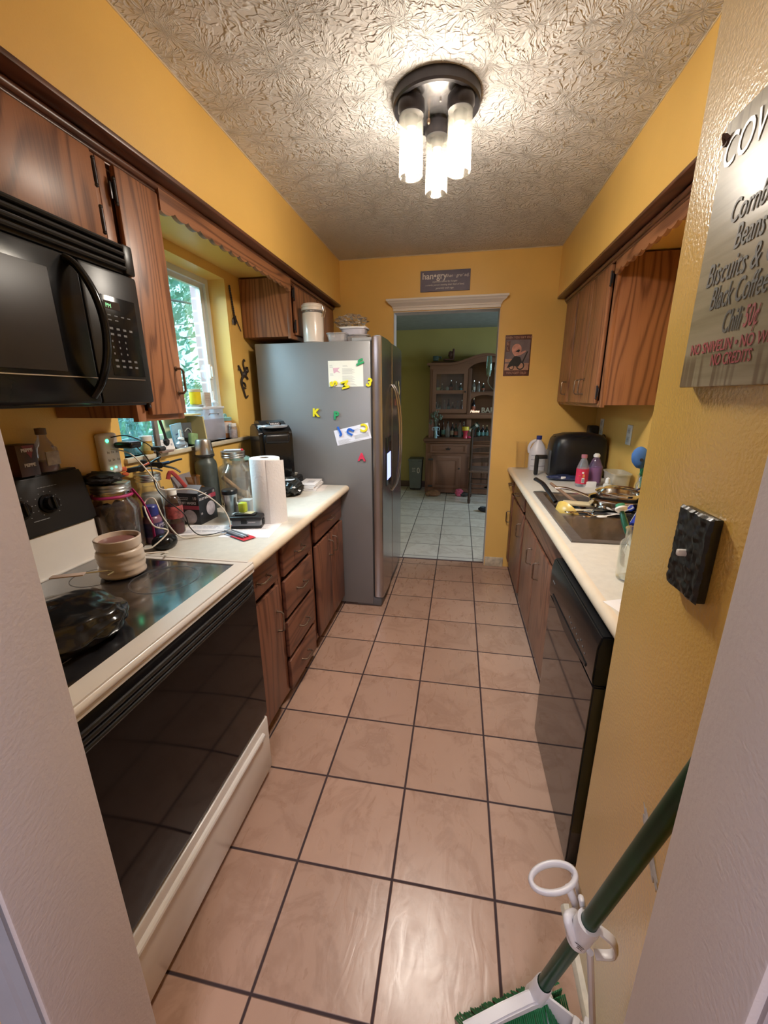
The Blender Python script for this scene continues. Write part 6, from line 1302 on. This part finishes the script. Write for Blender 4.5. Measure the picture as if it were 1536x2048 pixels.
for k, ((nm, mt_, r), ((ax, ay), (bx, by))) in enumerate(zip(ut, spots)):
    za, zb_ = SK + .008 + .004 * (k % 4), SK + .012 + .005 * ((k * 3) % 5); g = G()
    g.tube([(ax, ay, za), ((ax + bx) / 2, (ay + by) / 2, (za + zb_) / 2 + .004), (bx, by, zb_)], r, 8, 4, flat=.5); M = Matrix.Translation((ax, ay, za)) @ Matrix.Rotation(math.atan2(by - ay, bx - ax), 4, 'Z'); g.sph((0, 0, 0), (.026, .014, .004), 12, M=None) if False else g._merge(G().sph((0, 0, 0), (.026, .015, .005), 12).bm, M)
    part('utensil', g, mt_, None, nm + ' in the sink, ' + where[k], 'utensil', 'utensils heaped in the sink')
# soap wand sponge upright in a glass near the wall, seen beside the switch wall
t = thing('sponge_wand', 'blue sponge wand standing at the wall above the dishes', 'sponge', (.955, 2.30, SK)); c = Vector((.925, 2.275, 0))
g = G(); g.tube([(.955, 2.285, SK + .10), (.945, 2.28, SK + .17), (.935, 2.275, SK + .22)], .008, 8, 3); g.prism([(-.01, 0), (.035, .02), (.045, .055), (.0, .035)], 'y', -.008, .008, M=Matrix.Translation((.94, 2.27, SK + .165)), bev=.003); part('green_handle', g, P('green_handle_plastic', (.02, .22, .12), .35), t)
g = G(); g.blob((.905, 2.225, SK + .262), (.040, .030, .055), .05, 1.2, 2, 4, M=Matrix.Rotation(-.15, 4, 'Y')); g2 = g; part('blue_sponge', g, P('sponge_blue', (.05, .15, .42), .8, var=.15, bump=.5, bs=200), t)
g = G(); g.cyl((.899, 2.192, SK + .254), (.901, 2.200, SK + .255), .008, n=14); part('hole', g, INK, t)
j = jar('clear glass jar holding the sponge wand behind the pans', (.965, 2.285), .040, .165, CLR, None, neck=.8)
# near end of the counter
j = jar('clear mason jar with a dish brush in it, nearest the sink', (.560, 1.300), .046, .172, CLR, None, neck=.75)
t = thing('dish_brush', 'green and white dish brush leaning out of the nearest mason jar', 'brush', (.56, 1.31, SK + .1))
p0 = Vector((.575, 1.285, SK + .02)); p1 = Vector((.548, 1.425, SK + .195)); dd = (p1 - p0)
g = G(); g.tube([p0, p0 + dd * .62], .0055, 8); g.tube([p0 + dd * .97, p1], .009, 8); part('white_shaft', g, WPL, t)
g = G(); g.tube([p0 + dd * .60, p0 + dd * .70, p0 + dd * .86, p0 + dd * .97], lambda u: (.007 + .003 * math.sin(PI * u)), 12, 5); part('green_grip', g, P('dark_green_grip', (.01, .09, .05), .35), t)
g = G(); M = Matrix.Translation(p1) @ (dd.normalized().to_track_quat('Z', 'Y').to_matrix().to_4x4()); g.lathe([(0, -.006), (.014, -.005), (.019, .002), (.018, .008), (0, .010)], (0, 0, 0), 28, M=M); part('brush_head', g, WPL, t)
g = G(); g.lathe([(.006, .008), (.015, .008), (.014, .020), (0, .022)], (0, 0, 0), 28, M=M); part('bristles', g, P('green_bristles', (.05, .25, .14), .8, bump=.8, bs=300), t)
j = jar('second clear mason jar, half hidden behind the wall with the light switch', (.550, 1.170), .046, .165, CLR, None, neck=.75)
sheet_paper('printed white letter at the near end of the sink counter', .512, 1.075, .17, .12, -68, ZT, seed=9)
sheet_paper('second printed letter lying on the first at the near end of the sink counter', .56, 1.045, .18, .12, -50, ZT + .001, seed=12)

# ------------------------------------------------------------------ broom and dustpan
WP2 = P('broom_white', (.72, .70, .72), .35, var=.04); GRN = P('deep_green_metal', (.006, .050, .022), .34, var=.25, vs=20, spec=.3); GBR = P('green_bristle', (.02, .20, .07), .6, var=.3)
A = Vector((.243, .679, .045)); B = Vector((.330, .512, .881)); D = (B - A).normalized(); Bt = A + D * 1.12
t = thing('broom', 'green-handled broom leaning on the wall in the near right corner', 'broom', (.22, .66, 0))
g = G(); g.tube([A + D * .06, Bt], .0150, 16); part('pole', g, GRN, t)
g = G(); g.lathe([(.0, 0), (.024, 0), (.021, .03), (.019, .095), (.0165, .10)], (0, 0, 0), 20, M=Matrix.Translation(A - D * .01) @ D.to_track_quat('Z', 'Y').to_matrix().to_4x4()); part('ferrule', g, WP2, t)
hx = Vector((-.90, -.43, 0)).normalized(); hy_ = Vector((0, 0, 1)).cross(hx); Mh = Matrix((hx, hy_, Vector((0, 0, 1)))).transposed().to_4x4(); Mh.translation = Vector((.205, .650, 0))
g = G(); g.prism([(-.080, .050), (.150, .050), (.150, .058), (.05, .072), (-.02, .076), (-.080, .062)], 'y', -.014, .014, M=Mh, bev=.004); part('head_block', g, WP2, t)
g = G(); R = random.Random(6)
for k in range(54):
    for w in (-1, 0, 1):
        u = -.112 + .262 * k / 53; g._merge(G().tube([(u, w * .010, .052), (u + R.uniform(-.002, .002), w * .046 + R.uniform(-.003, .003), .001)], .0022, 4).bm, Mh)
part('bristles', g, GBR, t, kind='stuff')
# dustpan clipped upside on the pole: clip, long loop handle, pan
t = thing('dustpan', 'white upright dustpan clipped to the broom pole', 'dustpan', (.30, .64, 0))
Q = A + D * .40; Mc = Matrix.Translation(Q) @ D.to_track_quat('Z', 'Y').to_matrix().to_4x4()
g = G(); g.lathe([(.0155, -.042), (.0215, -.042), (.0225, .030), (.0215, .042), (.0155, .042)], (0, 0, 0), 28, M=Mc); part('clip', g, WP2, t)
g = G()
g.tube([Q + Vector((.018, -.008, .028)), Q + Vector((.045, -.020, .020)), Q + Vector((.052, -.018, -.018)), Q + Vector((.020, -.018, -.030))], .010, 10, 6, flat=.5); part('clip_lug', g, WP2, t)
Hc = Q + Vector((-.044, .070, .022))
g = G(); e1 = Vector((1, .16, .16)).normalized(); e2 = Vector((.05, .8, .35)).normalized()
g.tube([Hc + e1 * (.047 * math.cos(a)) + e2 * (.024 * math.sin(a)) for a in [k * PI / 8 for k in range(16)]], .0062, 10, 2, closed=True, flat=2.1)
st_ = Hc + e1 * .030 - e2 * .016
g.tube([st_, st_ + Vector((.016, -.018, -.035)), Q + Vector((-.030, .005, .018)), Q + Vector((-.016, -.012, -.020))], .0085, 10, 6); g.tube([Hc + e1 * .044, Hc + Vector((.056, -.012, -.030)), Q + Vector((-.004, .022, .052)), Q + Vector((.004, .020, .02))], .006, 8, 6)
part('loop_handle', g, WP2, t, ang=60)
g = G(); M = Matrix.Translation((.335, .60, 0)) @ Matrix.Rotation(math.radians(-25), 4, 'Z')
g.prism([(-.10, .002), (.03, .002), (.03, .10), (.022, .10), (.018, .012), (-.10, .006)], 'y', -.10, .035, M=M, bev=.0015); g.box(-.09, .03, .030, .036, .002, .075, .002, M=M); g.box(-.015, .030, -.02, .030, .062, .115, .004, M=M); g.box(-.035, -.020, -.02, .028, .035, .095, .004, M=M)
g.tube([(.342, .60, .11), Q + Vector((.012, -.016, -.03))], .0065, 8)
part('pan_body', g, WP2, t)
g = G(); lines(g, Q + Vector((-.020, -.016, -.008)), (.85, -.5, 0), D, 3, .020, .002, .006, 3); part('printed_marks', g, INK, t)

# ------------------------------------------------------------------ dining room
HY = 6.15; HX0, HX1 = -.480, 1.18; HM = (HX0 + HX1) / 2; HB = 6.60
ht = thing('china_hutch', 'wide brown pine hutch with an arched top full of bottles in the dining room', 'hutch', (HM, 6.38, 0))
g = G(); g.box(HX0, HX1, HY + .02, HB, .02, .80, .004); g.box(HX0 - .0, HX1, HY + .005, HY + .02, .02, .09); part('base_carcass', g, PINE, ht)
g = G(); g.box(HX0 - .035, HX1 + .035, HY - .03, HB, .80, .845, .012, 3); g.box(HX0 - .018, HX1 + .018, HY - .01, HB, .775, .80, .006); part('table_ledge', g, PINEH, ht)
IRON = P('iron_hardware', (.02, .018, .018), .5)
for x0, x1 in ((HX0 + .06, -.0 + .135), (.185, .62), (.67, HX1 - .06)):
    g = G(); g.box(x0, x1, HY + .006, HY + .022, .625, .765, .004); g.ring_cut((x0 + .015, x1 - .015, .638, .752), (x0 + .035, x1 - .035, .655, .735), 'y', HY - .003, HY + .006); d = part('drawer', g, PINEH, ht)
    xm = (x0 + x1) / 2; g = G(); g.tube([(xm - .03, HY, .70), (xm - .025, HY - .018, .685), (xm + .025, HY - .018, .685), (xm + .03, HY, .70)], .006, 8, 3); g.sph((xm, HY - .008, .702), (.016, .006, .012), 10); part('handle', g, IRON, d)
for x0, x1, hs in ((HX0 + .09, .055, 1), (.16, .44, -1), (.47, .75, 1), (.80, HX1 - .06, -1)):
    g = G(); g.box(x0, x1, HY + .004, HY + .022, .07, .585, .004); g.ring_cut((x0 + .03, x1 - .03, .10, .555), (x0 + .07, x1 - .07, .14, .515), 'y', HY - .003, HY + .006); d = part('door', g, PINE, ht)
    xs = x1 - .025 if hs > 0 else x0 + .025; g = G(); g.sph((xs, HY - .014, .40), .013, 10); g.cyl((xs, HY, .40), (xs, HY - .012, .40), .006); part('knob', g, IRON, d)
    xh = x0 - .01 if hs > 0 else x1 + .01; g = G()
    for zz in (.12, .53): g.box(xh - .035, xh + .035, HY - .004, HY + .003, zz - .014, zz + .014, .002)
    part('strap_hinge', g, IRON, d)
# upper case
UX0, UX1, UY = HX0 + .03, HX1 - .03, HY + .13
g = G(); g.box(UX0, UX0 + .025, UY, HB, .845, 1.90); g.box(UX1 - .025, UX1, UY, HB, .845, 1.90); g.box(UX0, UX1, HB - .02, HB, .845, 1.96); part('side_panels', g, PINE, ht)
K = 40
def topz(x):
    u = (x - HM) / ((HX1 - HX0) / 2); a = abs(u)
    return 1.915 + .115 * (0.5 + .5 * math.cos(PI * min(1, a / .62))) 
g = G(); xs = [UX0 - .04 + (UX1 - UX0 + .08) * k / K for k in range(K + 1)]
g.prism([(x, topz(x)) for x in xs] + [(x, topz(x) - .035) for x in xs[::-1]], 'y', UY - .045, HB, bev=.004)
g.prism([(x, topz(x) - .03) for x in xs[1:-1]] + [(xs[-2], 1.81), (HM + .29, 1.81)] + [(HM + .27 * math.cos(a), 1.76 + .16 * math.sin(a)) for a in [k * PI / 14 for k in range(15)]] + [(HM - .29, 1.81), (xs[1], 1.81)], 'y', UY - .008, UY + .015); part('arched_crown', g, PINEH, ht)
for zz in (1.50, 1.20, 1.155): 
    g = G(); g.box(UX0 + .02, UX1 - .02, UY + .02, HB - .02, zz - .011, zz + .011, .002); part('shelf', g, PINEH, ht)
g = G(); g.box(UX0, UX1, UY - .012, UY + .01, 1.130, 1.19, .004); part('shelf_edge', g, PINEH, ht)
g = G()
for x in (UX0 + .01, .105, .565, UX1 - .06): g.box(x, x + .05, UY - .010, UY + .02, 1.13, 1.83, .003)
for x in (UX0, .11, .54, UX1 - .07): g.box(x, x + .07, UY + .05, UY + .07, .845, 1.14, .003)
part('uprights', g, PINE, ht)
for x0, x1 in ((UX0 + .045, .10), (.62, UX1 - .05)):
    g = G()
    g.ring_cut((x0, x1, 1.21, 1.81), (x0 + .055, x1 - .055, 1.265, 1.76), 'y', UY - .016, UY + .006); g.box(x0 + .05, x1 - .05, UY - .014, UY + .004, 1.485, 1.535); d = part('glazed_door', g, PINE, ht)
    g = G(); g.box(x0 + .05, x1 - .05, UY - .004, UY - .001, 1.26, 1.765); part('glass_pane', g, GL('hutch_glass', (.88, .90, .90), .02, op=.015), d)
    xs_ = x1 - .028 if x0 < 0 else x0 + .028; g = G(); g.sph((xs_, UY - .028, 1.51), .012, 10); g.cyl((xs_, UY - .016, 1.51), (xs_, UY - .026, 1.51), .005); part('knob', g, IRON, d)
g = G(); g.prism([(.155, 1.49), (.565, 1.49), (.565, 1.40)] + [(HM + .19 * math.cos(a), 1.38 + .085 * math.sin(a)) for a in [k * PI / 14 for k in range(15)]] + [(.155, 1.40)], 'y', UY - .008, UY + .012); part('arch_rail', g, PINEH, ht)
# bottles and trinkets on the shelves, each its own
GB = [GL('green_bottle', (.35, .50, .42), .04, op=.35, col=(.04, .08, .06)), GL('brown_bottle', (.45, .30, .20), .04, op=.4, col=(.10, .04, .02)), GL('pale_bottle', (.82, .86, .86), .04, op=.12), GL('dark_bottle', (.2, .2, .24), .04, op=.6, col=(.02, .02, .03))]
nm = {2: 'clear', 1: 'brown', 0: 'green', 3: 'black'}
def mini(x, y, z, r, h, k, lab, where, capm=CHROME):
    t = thing('glass_bottle', f'{nm[k]} glass bottle {where}', 'bottle', (x, y, z), 'small bottles in the hutch')
    g = G(); g.lathe([(0, .001), (r, .001), (r, h * .52), (r * .8, h * .62), (r * .32, h * .74), (r * .3, h * .95)], (x, y, z), 18); part('body', g, GB[k], t)
    g = G(); g.lathe([(r * .33, h * .88), (r * .38, h * .89), (r * .38, h), (0, h)], (x, y, z), 14); part('cap', g, capm, t)
    if lab: g = G(); g.lathe([(r * 1.02, h * .15), (r * 1.04, h * .16), (r * 1.04, h * .42), (r * 1.02, h * .43)], (x, y, z), 18); part('wrap_label', g, lab, t)
LBS = [P('label_ivory', (.46, .43, .36), .6, var=.3, vs=80), P('label_rust', (.32, .10, .06), .6, var=.3, vs=80), P('label_teal', (.10, .24, .24), .6, var=.3, vs=80), None]
R = random.Random(17)
pos = ['farthest left', 'second from the left', 'third from the left', 'fourth from the left', 'fifth from the left', 'sixth from the left', 'seventh from the left']
zz = 1.5115
for i, x in enumerate((-.27, -.14, -.065, .0)): mini(x, UY + .12, zz, .020 + .006 * (i % 2), .12 + .05 * ((i * 2) % 3) / 2, (2, 3, 2, 0)[i], LBS[(0, 1, 3, 2)[i]], f'{pos[i]} on the upper shelf behind left glass door')
for i, x in enumerate((-.355, -.300, -.230, -.165, -.105, -.030, .030)): mini(x, UY + .10 + .03 * (i % 2), 1.2115, .022, .15 + .05 * ((i * 5) % 4) / 3, (3, 0, 2, 3, 1, 2, 1)[i], LBS[(3, 0, 3, 2, 1, 0, 3)[i]], f'{pos[i]} on the middle shelf behind left glass door', IRON if i % 2 else CHROME)
for i, x in enumerate((.195, .265, .330)): mini(x, UY + .12, zz, .024, .16 - .02 * i, (2, 2, 0)[i], LBS[(0, 3, 1)[i]], f'{pos[i]} on the upper shelf of the arched middle bay')
mini(.205, UY + .14, 1.2115, .030, .21, 3, LBS[1], 'standing alone in the arched middle bay, behind the lit word sign')
for i, x in enumerate((-.30, -.235, -.165, -.095, -.040, .020, .075)): mini(x, UY + .16 - .02 * (i % 3), .8455, .030, .20 + .05 * ((i * 3) % 4) / 3, (3, 1, 2, 3, 0, 2, 3)[i], LBS[(3, 2, 3, 0, 1, 3, 2)[i]], f'{pos[i]} on the ledge under the glass doors', IRON if i % 3 else CHROME)
for i, x in enumerate((.30, .36, .42)): mini(x, UY + .14, .8455, .032, .18, (0, 3, 0)[i], LBS[2], f'{pos[i]} on the middle bay ledge behind the chair')
def cupbox(name, label, x, y, z, w, h, mat):
    g = G(); g.lathe([(0, 0), (w * .8, 0), (w * .85, .003), (w, h), (w - .004, h), (w * .78, .006), (0, .006)], (x, y, z), 4 if 'square' in label else 20, M=Matrix.Translation((x, y, z)) @ Matrix.Rotation(PI / 4, 4, 'Z') @ Matrix.Translation((-x, -y, -z))); return part(name, g, mat, None, label, 'cup')
cupbox('planter_cup', 'square pale yellow pot at the left of the upper glass-door shelf', -.330, UY + .10, zz, .048, .065, P('pale_yellow_pot', (.50, .46, .22), .5)); cupbox('planter_cup', 'square pale grey pot at the left of the middle glass-door shelf', -.335, UY + .065, 1.2115, .048, .062, P('pale_grey_pot', (.45, .48, .46), .5))
g = G(); g.blob((-.195, UY + .09, zz + .042), (.030, .030, .034), .15, 2.5, 3, 3); g.box(-.215, -.175, UY + .07, UY + .10, zz, zz + .022, .004); part('skull_figurine', g, P('bone_white', (.55, .54, .46), .5, var=.3, vs=50), None, 'pale skull-like figurine on the upper glass-door shelf', 'figurine')
for i, x in enumerate((-.01, .022)): g = G(); g.lathe([(0, 0), (.012, 0), (.013, .055), (0, .055)], (x, UY + .055, 1.2115), 14); part('shot_glass', g, P('milk_glass', (.60, .58, .54), .3), None, ('left', 'right')[i] + ' one of two small pale glasses on the middle glass-door shelf', 'glass')
WSG = thing('word_sign', 'small lit Home word sign on the shelf of the middle bay', 'sign', (.215, UY + .03, 1.19)); g = G(); g.box(.155, .280, UY + .025, UY + .045, 1.2115, 1.2145, .001); part('stand', g, PINEH, WSG)
text(WSG, 'Home', .052, (.158, UY + .033, 1.2165), X_, Z_, EM('warm_sign_light', (1.0, .62, .42), 1.1), shear=.25, bold=.001, depth=.006)
BS = thing('bar_letters', 'pale metal BAR letters standing on the middle shelf', 'letters', (.42, UY + .04, 1.19)); text(BS, 'BAR', .105, (.315, UY + .050, 1.2125), X_, Z_, P('pale_metal_letters', (.42, .42, .38), .4, .4), depth=.014, bold=.002)
g = G(); g.box(.30, .55, UY + .030, UY + .070, 1.2105, 1.2135, .001); part('stand', g, IRON, BS)
# red and yellow cup, ornaments on the ledge
t = thing('souvenir_cup', 'red and yellow souvenir cup on the hutch ledge beside the chair', 'cup', (.105, HY + .05, .845)); c = (.100, HY + .06, .8455)
g = G(); g.lathe([(0, 0), (.036, 0), (.038, .004), (.030, .03), (.030, .08), (.045, .105), (.047, .150), (0, .15)], c, 28); part('body', g, P('cherry_red', (.50, .03, .07), .35), t); g = G(); g.lathe([(.0475, .115), (.051, .118), (.051, .160), (.046, .170), (0, .17)], c, 28); part('yellow_top', g, P('egg_yellow', (.60, .48, .04), .4), t)
g = G(); g.box(.085, .115, HY + .025, HY + .030, .935, .965, .002); part('emblem', g, P('pale_emblem', (.62, .50, .50), .5), t)
g = G(); g.sph((.155, HY + .05, .862), (.03, .02, .016)); part('pink_soap', g, P('hot_pink', (.55, .03, .12), .4), None, 'small pink lump at the foot of the red and yellow cup', 'ornament')
t = thing('wine_bottle_holder', 'tilted dark bottle with a silver neck held over the hutch ledge', 'bottle', (.245, HY + .05, .845))
p0 = Vector((.190, HY + .06, .985)); p1 = Vector((.30, HY + .06, 1.075)); d_ = (p1 - p0).normalized(); g = G(); g.cyl((.215, HY + .06, .846), (.235, HY + .06, 1.0), .008); g.cyl((.20, HY + .06, .846), (.29, HY + .06, .850), .03); part('stand', g, IRON, t)
g = G(); g.tube([p0, p0 + d_ * .12], .034, 16); part('bottle_body', g, P('dark_bottle_body', (.03, .05, .05), .15), t); g = G(); g.tube([p0 - d_ * .045, p0 + d_ * .0], .024, 14); g.tube([p0 + d_ * .07, p0 + d_ * .10], .0355, 16); part('foil', g, P('foil_silver', (.55, .62, .60), .3, .6), t)
# vase with dried stems and a pale blue bow
t = thing('vase_of_stems', 'slim vase with dark stems and a pale blue bow on the hutch ledge', 'vase', (-.330, HY + .04, .845)); c = (-.335, HY + .05, .8455)
g = G(); g.lathe([(0, 0), (.020, 0), (.022, .004), (.020, .10), (.032, .165), (.030, .168), (0, .16)], c, 20); part('vase', g, P('sky_blue_vase', (.30, .52, .66), .3), t)
g = G(); 
for s in (-1, 1): g.tube([(c[0], c[1] - .02, .985), (c[0] + s * .045, c[1] - .03, 1.005), (c[0] + s * .050, c[1] - .03, .965), (c[0], c[1] - .02, .975)], .009, 8, 5, flat=.4)
g.tube([(c[0], c[1] - .022, .98), (c[0] + .02, c[1] - .03, .90), (c[0] + .05, c[1] - .03, .88)], .006, 6, 4, flat=.4); part('ribbon_bow', g, P('ice_blue_ribbon', (.46, .62, .72), .5), t)
g = G(); R = random.Random(5)
for k in range(9):
    e = Vector((c[0] + R.uniform(-.09, .07), c[1] + R.uniform(-.03, .03), R.uniform(1.10, 1.26))); g.tube([(c[0], c[1], 1.0), (Vector(c) + e) / 2 + Vector((0, 0, .1)), e], .0025, 5, 4)
    for q_ in range(5): g.sph(e + Vector((R.uniform(-.02, .02), R.uniform(-.01, .01), R.uniform(-.06, .01))), (.012, .006, .016), 8)
part('stems', g, P('sage_stems', (.13, .17, .14), .7, var=.3), t)
# on top of the hutch
g = G(); g.box(-.415, -.335, UY + .06, UY + .14, 1.951, 2.02, .008); g.tube([(-.34, UY + .1, 2.005), (-.30, UY + .1, 2.0), (-.31, UY + .1, 1.97)], .009, 8, 4); part('teal_pitcher', g, P('dark_teal_ceramic', (.05, .09, .09), .3), None, 'dark square pitcher on top of the hutch at its left end', 'pitcher')
g = G(); g.box(-.265, -.11, UY + .04, UY + .12, 1.951, 1.975, .008); g.box(-.135, -.105, UY + .05, UY + .11, 1.96, 2.11, .008); g.blob((-.155, UY + .08, 2.03), (.04, .025, .05), .3, 3, 4, 3); part('carved_ornament', g, P('dark_red_wood', (.10, .045, .04), .5, var=.4, vs=40), None, 'dark reddish carved ornament on top of the hutch', 'ornament')
# hanging lamp with glass chimneys at the right edge of the doorway
t = thing('candelabra_lamp', 'hanging lamp with tall glass chimneys partly behind the doorway edge', 'hanging lamp', (.42, 5.4, 1.45))
cx_, cy_ = .50, 5.4
PEW = P('pewter', (.26, .27, .25), .35, .8)
g = G(); g.tube([(cx_, cy_, 2.42), (cx_, cy_, 1.62)], .007, 8); g.lathe([(0, 1.50), (.02, 1.51), (.035, 1.56), (.02, 1.62), (0, 1.66)], (cx_, cy_, 0), 20); part('stem', g, PEW, t)
for k in range(5):
    a = math.radians(180 + k * 72); e = Vector((cx_ + .165 * math.cos(a), cy_ + .165 * math.sin(a), 0)); g = G(); g.tube([(cx_, cy_, 1.58), (cx_ + .08 * math.cos(a), cy_ + .08 * math.sin(a), 1.52), (e.x, e.y, 1.60), (e.x, e.y, 1.68)], .006, 8, 6); g.lathe([(0, 1.68), (.022, 1.682), (.026, 1.70), (.008, 1.705), (.008, 1.76), (0, 1.76)], (e.x, e.y, 0), 16); ar = part('arm', g, PEW, t)
    g = G(); g.lathe([(.024, 1.70), (.036, 1.76), (.034, 1.84), (.026, 1.92), (.0245, 1.92), (.032, 1.84), (.034, 1.76), (.022, 1.70)], (e.x, e.y, 0), 24); part('glass_chimney', g, GL('sea_glass', (.80, .92, .90), .04, op=.20, col=(.40, .58, .56), refl=.8), ar)
# trash bin
t = thing('waste_bin', 'small grey waste bin with white printing against the dining room wall', 'waste bin', (-.65, 6.44, 0))
g = G(); q = g.bm; rows = []
for s, zq in ((.0, .03), (.78, .03), (.82, .035), (1.0, .47), (1.0, .475)):
    rows.append([q.verts.new((-.650 + sx_ * .105 * max(s, .001), 6.45 + sy_ * .13 * max(s, .001), zq)) for sx_, sy_ in ((-1, -1), (1, -1), (1, 1), (-1, 1))])
for a, b in zip(rows, rows[1:]):
    for i in range(4): q.faces.new((a[i], a[(i + 1) % 4], b[(i + 1) % 4], b[i]))
q.faces.new(rows[-1]); bmesh.ops.remove_doubles(q, verts=q.verts, dist=.0005); BG = P('bin_grey', (.11, .135, .14), .45, var=.08); part('bin_body', g, BG, t)
g = G(); g.box(-.762, -.538, 6.312, 6.588, .47, .505, .012, 3); g.box(-.70, -.60, 6.300, 6.32, .455, .485, .006); part('lid', g, BG, t)
g = G(); g.box(-.735, -.565, 6.36, 6.56, .003, .035, .008); part('foot', g, BLKM, t)
g = G(); g.tube([(-.600 + .017 * math.cos(a), 6.3165 - .0, .325 + .040 * math.sin(a)) for a in [k * PI / 8 for k in range(16)]], .005, 6, closed=True); lines(g, (-.700, 6.3165, .36), X_, Z_, 3, .055, .006, .026, 2); part('white_print', g, WPL, t)
# soft toys, slipper
g = G(); g.blob((-.335, 5.98, .045), (.10, .06, .05), .22, 2, 3, 4, floor=.001); g.sph((-.42, 5.95, .035), (.035, .03, .03)); part('brown_toy', g, P('tan_plush', (.23, .13, .08), .9, var=.3, bump=.6, bs=120), None, 'tan plush toy lying in front of the hutch', 'plush toy')
g = G(); g.blob((.045, 6.03, .055), (.06, .05, .058), .22, 2.4, 8, 4, floor=.001); t = part('pink_toy', g, P('pink_plush', (.62, .12, .24), .9, var=.3, bump=.6, bs=120), None, 'pink and black plush toy lying under the hutch door', 'plush toy')
g = G(); g.blob((.115, 6.02, .035), (.075, .04, .035), .2, 2.4, 9, 4, floor=.001); part('dark_body', g, BLKM, t)
t = thing('slipper', 'dark navy slipper on the floor by the doorway edge', 'shoe', (.385, 5.22, 0)); g = G(); g.blob((.385, 5.22, .030), (.095, .048, .035), .06, 1.5, 4, 4, floor=.001, M=Matrix.Rotation(-.35, 4, 'Z')); part('upper', g, P('navy_felt', (.015, .02, .035), .7), t)
g = G(); g.sph((.355, 5.232, .058), (.04, .028, .010), 14); part('lining', g, P('slate_lining', (.07, .09, .11), .8), t)
# ladder back chair
ch = thing('ladderback_chair', 'dark ladder-back chair in front of the hutch, cut by the doorway edge', 'chair', (0, 0, 0))
DW_ = WOOD('dark_chair_wood', (.018, .010, .008), (.045, .022, .016), 'z', rough=.4)
W2, D2 = .21, .19
for sx_, sy_, top in ((-W2, D2, 1.02), (W2, D2, 1.02), (-W2, -D2, .46), (W2, -D2, .46)):
    g = G(); prof = []
    for k in range(25):
        zq = top * k / 24; prof.append((.017 + .005 * math.sin(zq * 34) * (zq < .45) , zq))
    g.lathe([(0, 0)] + prof + [(0, top + .012)], (sx_, sy_, 0), 14); part('leg' if top < .5 else 'back_leg', g, DW_, ch)
g = G()
for zq in (.14, .28):
    for a, b in (((-W2, -D2), (W2, -D2)), ((-W2, D2), (W2, D2)), ((-W2, -D2), (-W2, D2)), ((W2, -D2), (W2, D2))): g.tube([(a[0], a[1], zq), ((a[0] + b[0]) / 2, (a[1] + b[1]) / 2, zq), (b[0], b[1], zq)], .009, 8)
part('stretchers', g, DW_, ch)
for zq in (.60, .74, .89):
    g = G(); n = 12; g.prism([(-W2 + 2 * W2 * k / n, zq + .020 + .028 * math.sin(PI * k / n)) for k in range(n + 1)] + [(W2 - 2 * W2 * k / n, zq - .028 + .012 * math.sin(PI * k / n)) for k in range(n + 1)], 'y', D2 - .006, D2 + .006); part('slat', g, DW_, ch)
g = G(); g.box(-W2 - .02, W2 + .02, -D2 - .02, D2 + .02, .435, .470, .014, 3); part('seat', g, P('rush_seat', (.16, .10, .08), .8, var=.3, vs=80, bump=.4, bs=160), ch)
place(ch, (.405, 5.80, 0), (0, 0, math.radians(176)))
bpy.context.view_layer.update()
